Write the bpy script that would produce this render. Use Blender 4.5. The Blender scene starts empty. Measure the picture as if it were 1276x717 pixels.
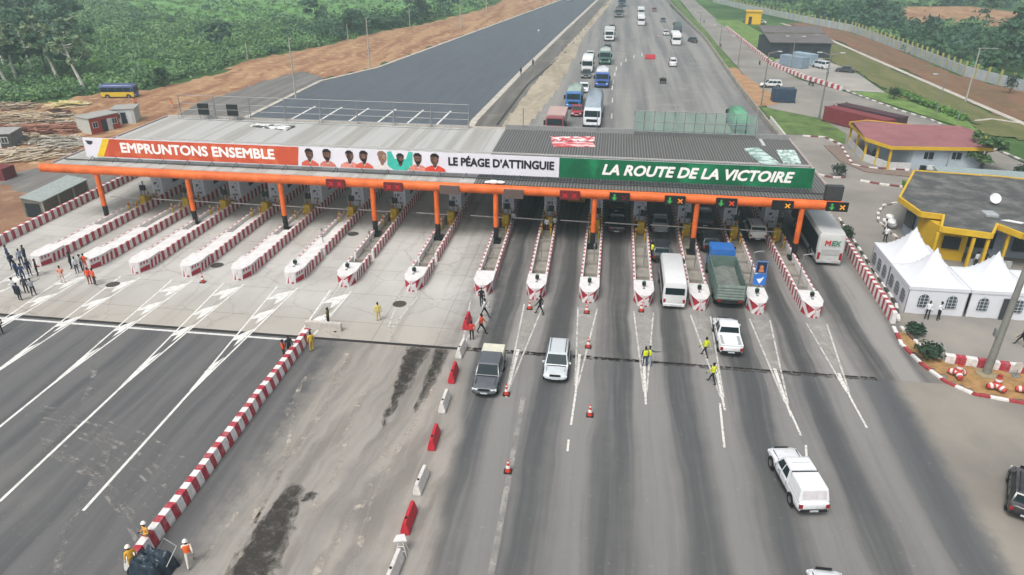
import bpy, bmesh, math, random
import numpy as np
from mathutils import Vector, Matrix, noise as mnoise
random.seed(7); np.random.seed(7)
SC = bpy.context.scene; COL = SC.collection
PI = math.pi; R = math.radians

# ------------------------------------------------------------------ camera, sky, sun, exposure
CW, CH, CX, CY, F = 1276, 717, 638, 358.5, 904.83
ROT = Matrix(((0.9908736, -0.06342485, 0.11894032), (0.13471713, 0.43610983, -0.8897525), (0.00456138, 0.89765556, 0.44067413)))
CAMZ = 30.0
cd = bpy.data.cameras.new('camera'); cam = bpy.data.objects.new('camera', cd); COL.objects.link(cam)
cam.matrix_world = Matrix.Translation((0, 0, CAMZ)) @ ROT.to_4x4()
cd.sensor_width = 36; cd.lens = F / CW * 36; cd.clip_start = 0.5; cd.clip_end = 6000
SC.camera = cam
W = bpy.data.worlds.new('World'); SC.world = W; W.use_nodes = True
wn = W.node_tree; sky = wn.nodes.new('ShaderNodeTexSky'); sky.sky_type = 'NISHITA'; sky.sun_disc = False
SUN_EL, SUN_AZ = 58, 205
sky.sun_elevation = R(SUN_EL); sky.sun_rotation = R(SUN_AZ); sky.air_density = 1.0; sky.dust_density = 5.0; sky.ozone_density = 1.0
hs = wn.nodes.new('ShaderNodeHueSaturation'); hs.inputs['Saturation'].default_value = 0.35
wn.links.new(sky.outputs[0], hs.inputs['Color'])
bg = wn.nodes['Background']; wn.links.new(hs.outputs[0], bg.inputs[0]); bg.inputs[1].default_value = 0.14
sl = bpy.data.lights.new('sun', 'SUN'); sl.energy = 1.7; sl.angle = R(22); sl.color = (1, 0.98, 0.95)
so = bpy.data.objects.new('sun', sl); COL.objects.link(so)
_d = Vector((math.sin(R(SUN_AZ)) * math.cos(R(SUN_EL)), math.cos(R(SUN_AZ)) * math.cos(R(SUN_EL)), math.sin(R(SUN_EL))))
so.rotation_euler = _d.to_track_quat('Z', 'Y').to_euler()
SC.view_settings.view_transform = 'Standard'; SC.view_settings.look = 'None'
SC.view_settings.exposure = 0.38; SC.view_settings.gamma = 1; SC.view_settings.use_curve_mapping = False
SC.render.engine = 'CYCLES'
SC.cycles.max_bounces = 6; SC.cycles.volume_bounces = 0; SC.cycles.use_denoising = True

def g(px, py, z=0.0):
    """ground point measured from the photograph"""
    d = ROT @ Vector((px - CX, -(py - CY), -F)); t = (z - CAMZ) / d.z
    return Vector((d.x * t, d.y * t, z))
def hgt(px, py, topy):
    """height of an upright thing standing at a measured ground point"""
    b = g(px, py); lo, hi = 0, 60
    for _ in range(40):
        m = (lo + hi) / 2; c = ROT.transposed() @ (Vector((b.x, b.y, m)) - Vector((0, 0, CAMZ)))
        y = CY - c.y / -c.z * F
        if y > topy: lo = m
        else: hi = m
    return lo

# ------------------------------------------------------------------ materials
def lin(h):
    if isinstance(h, (tuple, list)): return tuple(h[:3]) + (1,)
    h = h.lstrip('#'); c = [int(h[i:i + 2], 16) / 255 for i in (0, 2, 4)]
    return tuple(x / 12.92 if x <= .04045 else ((x + .055) / 1.055) ** 2.4 for x in c) + (1,)
class NT:
    def __init__(s, name):
        s.m = bpy.data.materials.new(name); s.m.use_nodes = True; s.t = s.m.node_tree
        s.b = s.t.nodes['Principled BSDF']; s.g = None
    def n(s, typ, props=None, **ins):
        nd = s.t.nodes.new(typ)
        for k, v in (props or {}).items(): setattr(nd, k, v)
        for k, v in ins.items():
            k = int(k[1:]) if k[0] == '_' else k.replace('_', ' ')
            s.put(nd.inputs[k], v)
        return nd
    def put(s, sock, v):
        if isinstance(v, bpy.types.NodeSocket): s.t.links.new(v, sock)
        elif isinstance(v, bpy.types.Node): s.t.links.new(v.outputs[0], sock)
        else: sock.default_value = v
    def pos(s):
        if not s.g: s.g = s.n('ShaderNodeNewGeometry')
        return s.g.outputs['Position']
    def obj(s): return s.n('ShaderNodeTexCoord').outputs['Object']
    def sep(s, v): return s.n('ShaderNodeSeparateXYZ', None, _0=v).outputs
    def comb(s, x, y, z=0.0): return s.n('ShaderNodeCombineXYZ', None, _0=x, _1=y, _2=z)
    def math(s, op, a, b=0.0, c=0.0, clamp=False):
        return s.n('ShaderNodeMath', {'operation': op, 'use_clamp': clamp}, _0=a, _1=b, _2=c).outputs[0]
    def noise(s, v, scale=1.0, detail=4.0, rough=0.55):
        return s.n('ShaderNodeTexNoise', None, Vector=v, Scale=scale, Detail=detail, Roughness=rough).outputs[0]
    def step(s, x, a, b, lo=0.0, hi=1.0):
        n = s.n('ShaderNodeMapRange', {'interpolation_type': 'SMOOTHSTEP'}, Value=x)
        n.inputs['From Min'].default_value = a; n.inputs['From Max'].default_value = b
        n.inputs['To Min'].default_value = lo; n.inputs['To Max'].default_value = hi
        return n.outputs[0]
    def mix(s, f, a, b):
        n = s.n('ShaderNodeMix', {'data_type': 'RGBA'})
        s.put(n.inputs[0], f); s.put(n.inputs[6], a); s.put(n.inputs[7], b); return n.outputs[2]
    def bump(s, h, strength=0.3, dist=0.05):
        b = s.n('ShaderNodeBump', None, Strength=strength, Distance=dist, Height=h); s.put(s.b.inputs['Normal'], b)
    def done(s, col, rough=0.8, metal=0.0, spec=0.3):
        s.put(s.b.inputs['Base Color'], col); s.put(s.b.inputs['Roughness'], rough)
        s.b.inputs['Metallic'].default_value = metal; s.b.inputs['Specular IOR Level'].default_value = spec
        return s.m
MC = {}
def pm(name, col, rough=0.7, var=0.15, scale=3.0, metal=0.0, bump=0.0, spec=0.3, emit=0.0):
    """simple procedural paint / plastic / cloth with grime variation"""
    if name in MC: return MC[name]
    s = NT(name); c = lin(col); o = s.obj()
    n = s.math('ADD', s.math('MULTIPLY', s.noise(o, scale, 5), .65), s.math('MULTIPLY', s.noise(o, scale * 9, 3), .35))
    f = s.step(n, .3, .7)
    dk = tuple(x * (1 - var) * .97 for x in c[:3]) + (1,); lt = tuple(min(1, x * (1 + var * .6) + var * .012) for x in c[:3]) + (1,)
    if bump: s.bump(n, bump, .03)
    s.done(s.mix(f, dk, lt), rough, metal, spec)
    if emit:
        s.b.inputs['Emission Color'].default_value = c; s.b.inputs['Emission Strength'].default_value = emit
    MC[name] = s.m; return s.m
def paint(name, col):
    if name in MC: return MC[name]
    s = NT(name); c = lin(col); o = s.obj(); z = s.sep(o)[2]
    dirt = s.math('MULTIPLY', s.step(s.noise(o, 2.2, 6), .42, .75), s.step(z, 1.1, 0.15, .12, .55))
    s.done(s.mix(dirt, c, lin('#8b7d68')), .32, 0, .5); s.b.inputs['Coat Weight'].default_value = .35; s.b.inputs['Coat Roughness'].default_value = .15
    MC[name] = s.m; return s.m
GLASS = None
def glass():
    global GLASS
    if GLASS: return GLASS
    s = NT('tinted_glass'); s.done(s.mix(s.noise(s.obj(), 1.2), lin('#10191b'), lin('#22343a')), .35, 0, .12); GLASS = s.m; return GLASS
def stripe_mat(name, period, outer=None, red='#a3283a', axis=1, wht='#d9d5d2'):
    """red and white painted concrete, stripes along the object's own length; inner faces stay white"""
    if name in MC: return MC[name]
    s = NT(name); o = s.obj(); q = s.sep(o); w = s.noise(o, 1.5)
    t = s.math('FRACT', s.math('DIVIDE', s.math('ADD', q[axis], s.math('MULTIPLY', w, .12)), period))
    f = s.math('GREATER_THAN', t, .52)
    if outer: f = s.math('MULTIPLY', f, s.math('GREATER_THAN', s.math('ABSOLUTE', q[0]), outer))
    worn = s.math('MULTIPLY', s.step(s.noise(o, 3, 7, .7), .42, .7), .5)
    col = s.mix(f, lin(wht), lin(red)); col = s.mix(worn, col, lin('#9b9089'))
    low = s.math('MULTIPLY', s.step(q[2], .3, .0), .2); col = s.mix(s.math('MULTIPLY', low, s.noise(o, 3)), col, lin('#6f665c'))
    MC[name] = s.done(col, .75); return MC[name]

# ------------------------------------------------------------------ mesh building
class MB:
    def __init__(s): s.v = []; s.f = []; s.m = []; s.M = Matrix.Identity(4)
    def add(s, vs, fs, m=0):
        b = len(s.v); s.v += [tuple(s.M @ Vector(v)) for v in vs]; s.f += [tuple(i + b for i in f) for f in fs]; s.m += [m] * len(fs); return s
    def box(s, x0, x1, y0, y1, z0, z1, m=0):
        return s.add([(x0, y0, z0), (x1, y0, z0), (x1, y1, z0), (x0, y1, z0), (x0, y0, z1), (x1, y0, z1), (x1, y1, z1), (x0, y1, z1)],
                     [(0, 3, 2, 1), (4, 5, 6, 7), (0, 1, 5, 4), (1, 2, 6, 5), (2, 3, 7, 6), (3, 0, 4, 7)], m)
    def cbox(s, c, d, m=0, rz=0):
        sv = s.M; s.M = s.M @ Matrix.Translation(c) @ Matrix.Rotation(rz, 4, 'Z')
        s.box(-d[0] / 2, d[0] / 2, -d[1] / 2, d[1] / 2, -d[2] / 2, d[2] / 2, m); s.M = sv; return s
    def prism(s, poly, z0, z1, m=0):
        n = len(poly); zz = lambda z, i: z[i] if isinstance(z, (list, tuple)) else z
        return s.add([(p[0], p[1], zz(z0, i)) for i, p in enumerate(poly)] + [(p[0], p[1], zz(z1, i)) for i, p in enumerate(poly)],
                     [tuple(range(n))[::-1], tuple(range(n, 2 * n))] + [(i, (i + 1) % n, n + (i + 1) % n, n + i) for i in range(n)], m)
    def tube(s, p0, p1, r0, r1=None, n=8, m=0):
        p0, p1 = Vector(p0), Vector(p1); r1 = r0 if r1 is None else r1
        a = (p1 - p0).normalized(); u = a.orthogonal().normalized(); w = a.cross(u); vs = []
        for p, r in ((p0, r0), (p1, r1)):
            for k in range(n): t = 2 * PI * k / n; vs.append(p + u * (r * math.cos(t)) + w * (r * math.sin(t)))
        return s.add(vs, [(k, (k + 1) % n, n + (k + 1) % n, n + k) for k in range(n)] + [tuple(range(n))[::-1], tuple(range(n, 2 * n))], m)
    def lathe(s, prof, c=(0, 0, 0), n=12, m=0):
        vs = []; fs = []
        for r, z in prof:
            for k in range(n): t = 2 * PI * k / n; vs.append((c[0] + r * math.cos(t), c[1] + r * math.sin(t), c[2] + z))
        for j in range(len(prof) - 1):
            for k in range(n): fs.append((j * n + k, j * n + (k + 1) % n, (j + 1) * n + (k + 1) % n, (j + 1) * n + k))
        fs += [tuple(range(n))[::-1], tuple(range((len(prof) - 1) * n, len(prof) * n))]
        return s.add(vs, fs, m)
    def quad(s, a, b, c, d, m=0): return s.add([a, b, c, d], [(0, 1, 2, 3)], m)
    def slab(s, pts, t, m=0):
        """a panel of thickness t on the plane of pts"""
        p = [Vector(q) for q in pts]; nn = (p[1] - p[0]).cross(p[2] - p[0]).normalized() * t; k = len(p)
        return s.add(p + [q + nn for q in p], [tuple(range(k))[::-1], tuple(range(k, 2 * k))] + [(i, (i + 1) % k, k + (i + 1) % k, k + i) for i in range(k)], m)
    def ell(s, c, r, n=10, m=0, k=6):
        return s.lathe([(max(.001, math.sin(PI * j / k)) , -math.cos(PI * j / k)) for j in range(k + 1)], n=n, m=m) if r is None else s._ell(c, r, n, m, k)
    def _ell(s, c, r, n, m, k):
        sv = s.M; s.M = s.M @ Matrix.Translation(c) @ Matrix.Diagonal((r[0], r[1], r[2], 1))
        s.lathe([(max(.01, math.sin(PI * j / k)), -math.cos(PI * j / k)) for j in range(k + 1)], n=n, m=m); s.M = sv; return s
    def build(s, name, mats, parent=None, loc=None, smooth=None, bevel=0):
        me = bpy.data.meshes.new(name); me.from_pydata(s.v, [], s.f); me.validate()
        for m in (mats if isinstance(mats, (list, tuple)) else [mats]):
            if m: me.materials.append(m)
        if len(me.polygons) == len(s.m): me.polygons.foreach_set('material_index', s.m)
        bm = bmesh.new(); bm.from_mesh(me); bmesh.ops.recalc_face_normals(bm, faces=bm.faces) if len(s.f) > 1 else None; bm.to_mesh(me); bm.free()
        if smooth is not None:
            me.shade_smooth(); me.set_sharp_from_angle(angle=R(smooth))
        o = bpy.data.objects.new(name, me); COL.objects.link(o)
        if parent: o.parent = parent
        if loc: o.location = loc
        if bevel:
            b = o.modifiers.new('bevel', 'BEVEL'); b.width = bevel; b.segments = 2; b.limit_method = 'ANGLE'
        return o
def tag(o, label, cat=None, group=None, kind=None):
    if label: o['label'] = label
    if cat: o['category'] = cat
    if group: o['group'] = group
    if kind: o['kind'] = kind
    return o
def thing(name, label, cat, loc=(0, 0, 0), rz=0, group=None):
    o = bpy.data.objects.new(name, None); o.empty_display_size = .3; COL.objects.link(o)
    o.location = loc; o.rotation_euler = (0, 0, rz); return tag(o, label, cat, group)
def kids(o): return [c for c in bpy.data.objects if c.parent == o]
def dup(root, loc, rz=0, label=None, group=None):
    def cp(o, par):
        c = o.copy(); COL.objects.link(c); c.parent = par
        for k in list(o.children): cp(k, c)
        return c
    r = cp(root, None); r.location = loc; r.rotation_euler = (0, 0, rz)
    if label: r['label'] = label
    if group: r['group'] = group
    return r
def struct(o): o['kind'] = 'structure'; return o
def sheet(name, poly, z, mat):
    b = MB(); b.add([(p[0], p[1], z) for p in poly], [tuple(range(len(poly)))]); o = b.build(name, mat)
    if o.data.polygons[0].normal.z < 0: o.data.flip_normals()
    return struct(o)
def inpoly(x, y, P):
    c = False; j = len(P) - 1
    for i in range(len(P)):
        xi, yi = P[i][0], P[i][1]; xj, yj = P[j][0], P[j][1]
        if (yi > y) != (yj > y) and x < (xj - xi) * (y - yi) / (yj - yi) + xi: c = not c
        j = i
    return c
def pdist(x, y, P):
    d = 1e9
    for i in range(len(P)):
        a = P[i]; b = P[(i + 1) % len(P)]; dx, dy = b[0] - a[0], b[1] - a[1]; l = dx * dx + dy * dy or 1
        t = max(0, min(1, ((x - a[0]) * dx + (y - a[1]) * dy) / l)); d = min(d, math.hypot(x - a[0] - t * dx, y - a[1] - t * dy))
    return d
def rough_sheet(name, poly, z, mat, cell=2.0, amp=.4, freq=.12, edge=4.0):
    """uneven ground: a grid clipped to a polygon, its height fading to z at the border"""
    xs = [p[0] for p in poly]; ys = [p[1] for p in poly]; b = MB(); idx = {}
    nx = int((max(xs) - min(xs)) / cell) + 2; ny = int((max(ys) - min(ys)) / cell) + 2
    def vid(i, j):
        if (i, j) in idx: return idx[i, j]
        x = min(xs) + i * cell; y = min(ys) + j * cell; d = pdist(x, y, poly) if inpoly(x, y, poly) else 0
        h = (mnoise.fractal(Vector((x * freq, y * freq, 3)), .8, 2.1, 5) * .7 + .45) * amp * min(1, d / edge)
        jx = random.uniform(-.3, .3) * cell; jy = random.uniform(-.3, .3) * cell
        b.v.append((x + jx, y + jy, z + max(0, h))); idx[i, j] = len(b.v) - 1; return idx[i, j]
    for i in range(nx):
        for j in range(ny):
            if inpoly(min(xs) + (i + .5) * cell, min(ys) + (j + .5) * cell, poly):
                b.f.append((vid(i, j), vid(i + 1, j), vid(i + 1, j + 1), vid(i, j + 1))); b.m.append(0)
    return struct(b.build(name, mat, smooth=80))
def text_mesh(name, s, size, mat, parent, M, bold=.02, shear=0, ext=.012, align='CENTER', width=None):
    cu = bpy.data.curves.new(name, 'FONT'); cu.body = s; cu.size = size; cu.shear = shear; cu.extrude = ext
    cu.align_x = align; cu.align_y = 'CENTER'; cu.resolution_u = 3
    t = bpy.data.objects.new(name, cu); COL.objects.link(t); dg = bpy.context.evaluated_depsgraph_get(); dg.update()
    me = bpy.data.meshes.new_from_object(t.evaluated_get(dg)); bpy.data.objects.remove(t); me.name = name
    if width:
        xs = [v.co.x for v in me.vertices]; k = width / (max(xs) - min(xs)); c = (max(xs) + min(xs)) / 2 if align == 'CENTER' else min(xs)
        for v in me.vertices: v.co.x = (v.co.x - c) * k
    n0 = len(me.vertices); co = np.empty(n0 * 3); me.vertices.foreach_get('co', co); co = co.reshape(-1, 3); fs = [tuple(p.vertices) for p in me.polygons]; V = []; FS = []
    for k in range(9):       # bold: the glyphs repeated around a small ring, each a hair further out
        a = 2 * PI * k / 8; dx, dy = (math.cos(a) * bold, math.sin(a) * bold) if k < 8 else (0, 0)
        V.append(co + np.array([dx, dy, .0015 * k])); FS += [tuple(i + n0 * k for i in f) for f in fs]
    me = bpy.data.meshes.new(name); me.from_pydata(np.concatenate(V).tolist(), [], FS)
    me.transform(M); me.materials.clear(); me.materials.append(mat)
    o = bpy.data.objects.new(name, me); COL.objects.link(o)
    if parent: o.parent = parent
    return o
UP = Matrix(((1, 0, 0, 0), (0, 0, -1, 0), (0, 1, 0, 0), (0, 0, 0, 1)))   # text plane -> stands upright facing -Y

def leaf_mat(name, c1, c2, c3, trans=.25):
    s = NT(name); gm = s.n('ShaderNodeNewGeometry'); rnd = gm.outputs['Random Per Island']
    big = s.noise(gm.outputs['Position'], .11, 3); mid = s.noise(gm.outputs['Position'], .6, 2)
    col = s.mix(rnd, lin(c1), lin(c2)); col = s.mix(s.step(big, .42, .66), col, lin(c3))
    col = s.mix(s.step(mid, .35, .7, 0, .35), col, lin(c2))
    s.done(col, .65, 0, .25)
    tr = s.n('ShaderNodeBsdfTranslucent', None, Color=col); mx = s.n('ShaderNodeMixShader', None, _0=trans)
    s.t.links.new(s.b.outputs[0], mx.inputs[1]); s.t.links.new(tr.outputs[0], mx.inputs[2])
    s.t.links.new(mx.outputs[0], s.t.nodes['Material Output'].inputs[0]); return s.m
def quads_mesh(name, V, mats, parent=None, extra=None):
    """V: (n,4,3) array of leaf quads; extra: an MB (trunks) appended"""
    n = len(V); me = bpy.data.meshes.new(name); me.vertices.add(n * 4); me.vertices.foreach_set('co', V.reshape(-1).astype(np.float32))
    me.loops.add(n * 4); me.loops.foreach_set('vertex_index', np.arange(n * 4, dtype=np.int32))
    me.polygons.add(n); me.polygons.foreach_set('loop_start', np.arange(0, n * 4, 4, dtype=np.int32)); me.update(calc_edges=True)
    for m in (mats if isinstance(mats, list) else [mats]): me.materials.append(m)
    o = bpy.data.objects.new(name, me); COL.objects.link(o)
    if parent: o.parent = parent
    return o
def leaf_quads(c, rad, n, size, shell=.55):
    """n leaf clump quads in an ellipsoid"""
    d = np.random.normal(size=(n, 3)); d /= np.linalg.norm(d, axis=1)[:, None]
    d[:, 2] = np.where(d[:, 2] < -.35, -d[:, 2], d[:, 2])
    rr = shell + (1 - shell) * np.random.rand(n) ** .6
    lump = 1 + .25 * np.sin(d[:, 0] * 5 + c[0]) * np.cos(d[:, 1] * 4 + c[1]) + .12 * np.random.normal(size=n)
    p = np.array(c) + d * (rr * lump)[:, None] * np.array(rad)
    nrm = d * .7 + np.random.normal(size=(n, 3)) * .5 + np.array([0, 0, .5]); nrm /= np.linalg.norm(nrm, axis=1)[:, None]
    a = np.cross(nrm, np.random.normal(size=(n, 3))); a /= np.linalg.norm(a, axis=1)[:, None]; b = np.cross(nrm, a)
    s = size * (.5 + np.random.rand(n))[:, None]; a = a * s; b = b * s * .6
    return np.stack([p - a * .9, p - b, p + a, p + b * .9], axis=1)
# ------------------------------------------------------------------ ground
def m_ground():
    s = NT('field_green'); p = s.pos(); n1 = s.noise(p, .03, 5); n2 = s.noise(p, .35, 5); n3 = s.noise(p, 3, 3)
    c = s.mix(s.step(n1, .4, .62), lin('#33482c'), lin('#55733f')); c = s.mix(s.step(n2, .35, .7), c, lin('#3f5a30'))
    c = s.mix(s.step(n3, .6, .8, 0, .4), c, lin('#7d8a50')); s.bump(n2, .8, .5); return s.done(c, .95, 0, .1)
def m_dirt(name, a, b, c3, tracks=True):
    s = NT(name); p = s.pos(); q = s.sep(p); w = s.noise(p, .05, 4)
    al = s.comb(s.math('MULTIPLY', s.math('ADD', q[0], s.math('MULTIPLY', w, 12)), .35), s.math('MULTIPLY', q[1], .035))
    n1 = s.noise(al, 1, 6); n2 = s.noise(p, .5, 6); n3 = s.noise(p, 5, 4)
    c = s.mix(s.step(n1, .38, .62), lin(a), lin(b)); c = s.mix(s.step(n2, .5, .72, 0, .7), c, lin(c3))
    c = s.mix(s.step(n3, .55, .8, 0, .35), c, lin('#8f8070')); s.bump(s.math('ADD', n1, n3), .5, .12); return s.done(c, .95, 0, .15)
def m_road(name, base, dark, dust, streak=None, cracks=True, sx=.8, sy=.035, amount=1.0):
    s = NT(name); p = s.pos(); q = s.sep(p)
    al = s.comb(s.math('MULTIPLY', q[0], sx), s.math('MULTIPLY', q[1], sy)); n1 = s.noise(al, 1, 5); n2 = s.noise(p, .22, 5); n3 = s.noise(p, 7, 3)
    c = s.mix(s.math('MULTIPLY', s.step(n1, .35, .65), amount), lin(base), lin(dark)); c = s.mix(s.step(n2, .5, .75, 0, .5), c, lin(dust))
    c = s.mix(s.math('MULTIPLY', n3, .25), c, lin('#6f6c68')); s.bump(n3, .15, .01); return s.done(c, .85, 0, .3)
LC0, LP = -8.2, 4.88          # first right lane centre and lane pitch
def apron(upper):
    """toll plaza pavement: new concrete on the left, dusty middle, oil-streaked lanes on the right"""
    s = NT('plaza_concrete' if upper else 'apron_asphalt'); p = s.pos(); q = s.sep(p); x, y = q[0], q[1]
    big = s.noise(p, .12, 6); mid = s.noise(p, .8, 6, .65); fine = s.noise(p, 9, 3)
    wx = s.math('ADD', x, s.math('MULTIPLY', s.math('SUBTRACT', s.noise(s.comb(s.math('MULTIPLY', x, .2), s.math('MULTIPLY', y, .05)), 1, 3), .5), 2.2))
    al = s.comb(s.math('MULTIPLY', wx, .9), s.math('MULTIPLY', y, .03)); st = s.noise(al, 1, 4); st2 = s.noise(s.comb(s.math('MULTIPLY', wx, 3.2), s.math('MULTIPLY', y, .06)), 1, 4)
    lane = s.math('COSINE', s.math('MULTIPLY', s.math('SUBTRACT', wx, LC0), 2 * PI / LP))
    lanew = s.math('ADD', s.math('MULTIPLY', lane, .2), s.math('ADD', s.math('MULTIPLY', st, .7), s.math('MULTIPLY', st2, .3)))
    lf = s.step(s.math('ADD', lanew, s.math('MULTIPLY', s.math('SUBTRACT', mid, .5), .14)), .26, .78)
    swx = s.math('ADD', x, s.math('MULTIPLY', s.math('SUBTRACT', mid, .5), 3.0))
    if upper:
        left = s.mix(s.step(big, .35, .7), lin('#b8b6b1'), lin('#a6a39d'))
        sty = s.math('MULTIPLY', s.step(s.math('ADD', y, s.math('MULTIPLY', big, 6)), 60, 53), .55); left = s.mix(sty, left, lin('#9d9487'))
        left = s.mix(s.step(st, .5, .72, 0, .4), left, lin('#857f78'))
        seam = s.math('MAXIMUM', s.math('LESS_THAN', s.math('FRACT', s.math('DIVIDE', y, 5.2)), .014), s.math('LESS_THAN', s.math('FRACT', s.math('DIVIDE', s.math('ADD', x, 2.4), 5.25)), .012)); left = s.mix(s.math('MULTIPLY', seam, s.math('MULTIPLY', big, 1.1)), left, lin('#6f6a62'))
        crk = s.n('ShaderNodeTexVoronoi', {'feature': 'DISTANCE_TO_EDGE'}, Vector=s.comb(s.math('ADD', x, s.math('MULTIPLY', mid, 2)), y), Scale=.16).outputs[0]; left = s.mix(s.step(crk, .012, .004, 0, .35), left, lin('#77716a'))
        blob = s.noise(p, .45, 7, .7); left = s.mix(s.step(blob, .56, .7, 0, .4), left, lin('#8a857e'))
        right = s.mix(lf, lin('#8b8884'), lin('#454545'))
        c = s.mix(s.step(swx, -14.5, -8.5), left, right)
        c = s.mix(s.step(swx, 24, 27), c, lin('#8b857c')); c = s.mix(s.step(s.math('ADD', y, s.math('MULTIPLY', mid, 6)), 100, 108, 0, .9), c, lin('#6a6a6a'))
    else:
        dk = s.mix(s.step(st, .35, .68), lin('#646362'), lin('#505051')); dk = s.mix(s.step(big, .5, .75, 0, .5), dk, lin('#74716d'))
        dg = s.noise(s.comb(s.math('ADD', s.math('MULTIPLY', x, .75), s.math('ADD', s.math('MULTIPLY', y, -.1), s.math('MULTIPLY', big, 3))), s.math('MULTIPLY', y, .05)), 1, 6, .6)
        dusty = s.mix(s.step(dg, .36, .66), lin('#96918a'), lin('#7a756f')); dusty = s.mix(s.step(st2, .5, .7, 0, .45), dusty, lin('#a39a8c')); dusty = s.mix(s.step(mid, .45, .75, 0, .3), dusty, lin('#8a8175'))
        dusty = s.mix(s.step(big, .5, .68, 0, .5), dusty, lin('#6d6a66'))
        rt = s.mix(lf, lin('#7f7d7a'), lin('#4a4b4c')); rt = s.mix(s.step(s.math('ADD', wx, 0.0), 18.6, 20.2, 0, .6), rt, lin('#505254'))
        rt = s.mix(s.step(y, 46, 30, 0, .25), rt, lin('#62615f'))
        c = s.mix(s.step(swx, -21.8, -18.8), dk, dusty)
        edge = s.math('ADD', s.math('ADD', x, s.math('MULTIPLY', s.math('SUBTRACT', y, 40), .1)), s.math('MULTIPLY', s.math('SUBTRACT', big, .5), 2))
        c = s.mix(s.step(edge, -9.6, -8.4), c, rt)
        c = s.mix(s.step(s.math('ADD', x, s.math('MULTIPLY', s.math('SUBTRACT', mid, .5), 1.4)), 21.6, 23.0), c, s.mix(s.step(big, .3, .7), lin('#8f897f'), s.mix(mid, lin('#7f7971'), lin('#716d67'))))
    sp = s.noise(p, 2.4, 7, .7); c = s.mix(s.step(sp, .62, .78, 0, .35), c, lin('#4a4743')); c = s.mix(s.step(sp, .4, .26, 0, .25), c, lin('#c0b8ab'))
    c = s.mix(s.math('MULTIPLY', fine, .12), c, lin('#3c3b3a')); s.bump(s.math('ADD', fine, mid), .12, .015)
    return s.done(c, s.step(lf, 0, 1, .85, .6) if not upper else .82, 0, .3)

ground = sheet('ground', [(-3000, -600), (3000, -600), (3000, 5000), (-3000, 5000)], -.12, m_ground())
M_ORANGE = m_dirt('orange_earth', '#a28060', '#855f48', '#bfa47c')
M_BROWN = m_dirt('brown_earth', '#8b6a52', '#7a5a48', '#9b8570')
rough_sheet('dirt_ground', [(-240, 60), (-74.8, 76), (-82, 80), (-76, 92), (-75.5, 112), (-77, 135), (-76, 150), (-73, 168), (-64.5, 161), (-58, 175), (-46, 250), (-36, 320), (-25, 400), (-6, 520), (-30, 520), (-53.9, 380), (-57, 325), (-69, 263),
      (-76, 248), (-83.6, 208), (-93, 182), (-91, 162), (-96, 142), (-104, 136), (-107, 127.7), (-115, 125), (-150, 124), (-240, 130)], -.06, M_ORANGE, 2.2, .55, .06)
rough_sheet('dirt_yard', [(-240, 20), (-63, 20), (-63.6, 75), (-72, 82), (-100, 90), (-240, 92)], -.07, M_BROWN, 2.5, .5)
sheet('side_road', [(-160, 62), (-64.2, 70), (-64.2, 124), (-64.0, 157), (-64.5, 161), (-73, 168.5), (-78, 152), (-79, 135), (-78, 112), (-78, 92), (-84, 79), (-160, 74)], .012, m_road('side_asphalt', '#77736e', '#5f5d5b', '#8b8378'))
rough_sheet('dirt_bank', [(-63.9, 86), (-63.3, 100), (-67, 112), (-72, 104), (-70, 90)], -.04, M_BROWN, 1.2, .3, .2, 2)
sheet('apron_road', [(-160, -40), (60, -40), (60, 49.1), (-160, 49.1)], .0, apron(False))
sheet('plaza', [(-64, 49.1), (60, 49.1), (60, 107), (-64, 107)], .004, apron(True))
b = MB(); b.box(-64, -10.5, 48.78, 49.12, .0, .012)
struct(b.build('road_joint', pm('joint_tar', '#2c2a29', .8)))
b = MB(); b.box(-64, -23.6, 48.25, 48.5, .0, .009); struct(b.build('stop_line', pm('road_paint_cross', '#cfcdc8', .7, .2)))
M_NEWASPH = m_road('new_asphalt', '#515860', '#474e56', '#5e6467', amount=.7)
sheet('left_carriageway', [(-64.2, 107), (-23, 107), (-23.6, 126), (-21.5, 176), (-17.4, 250), (-9.6, 383), (25, 900), (-2, 900), (-27, 380), (-56.8, 176), (-63.8, 157)], .02, M_NEWASPH)
sheet('median_strip', [(-23, 107), (-16, 107), (-15.5, 140), (-12, 200), (-10.5, 250), (-3, 383), (35, 900), (25, 900), (-9.6, 383), (-17.4, 250), (-21.5, 176), (-23.6, 126)], .012, m_road('median_asphalt', '#6b6864', '#57544f', '#8d8472'))
sheet('right_carriageway', [(-16, 107), (27.6, 107), (26.8, 164), (27.6, 238), (23.6, 355), (48, 900), (35, 900), (-3, 383), (-10.5, 250), (-12, 200), (-15.5, 140)], .016,
      m_road('worn_asphalt', '#8a8884', '#6a6a6a', '#99948a', sx=.35, sy=.012))
rough_sheet('dirt_strip', [(-17.5, 112), (-15, 110), (-13.0, 134), (-11.3, 157), (-10.4, 200), (-9.9, 245), (-2, 384), (-4.5, 384), (-11.8, 250), (-14.2, 215), (-17, 160), (-18.2, 125)], .02, m_dirt('pale_dust', '#a69c8a', '#8f8574', '#b3a996'), .5, .15, .3, 1)
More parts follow.
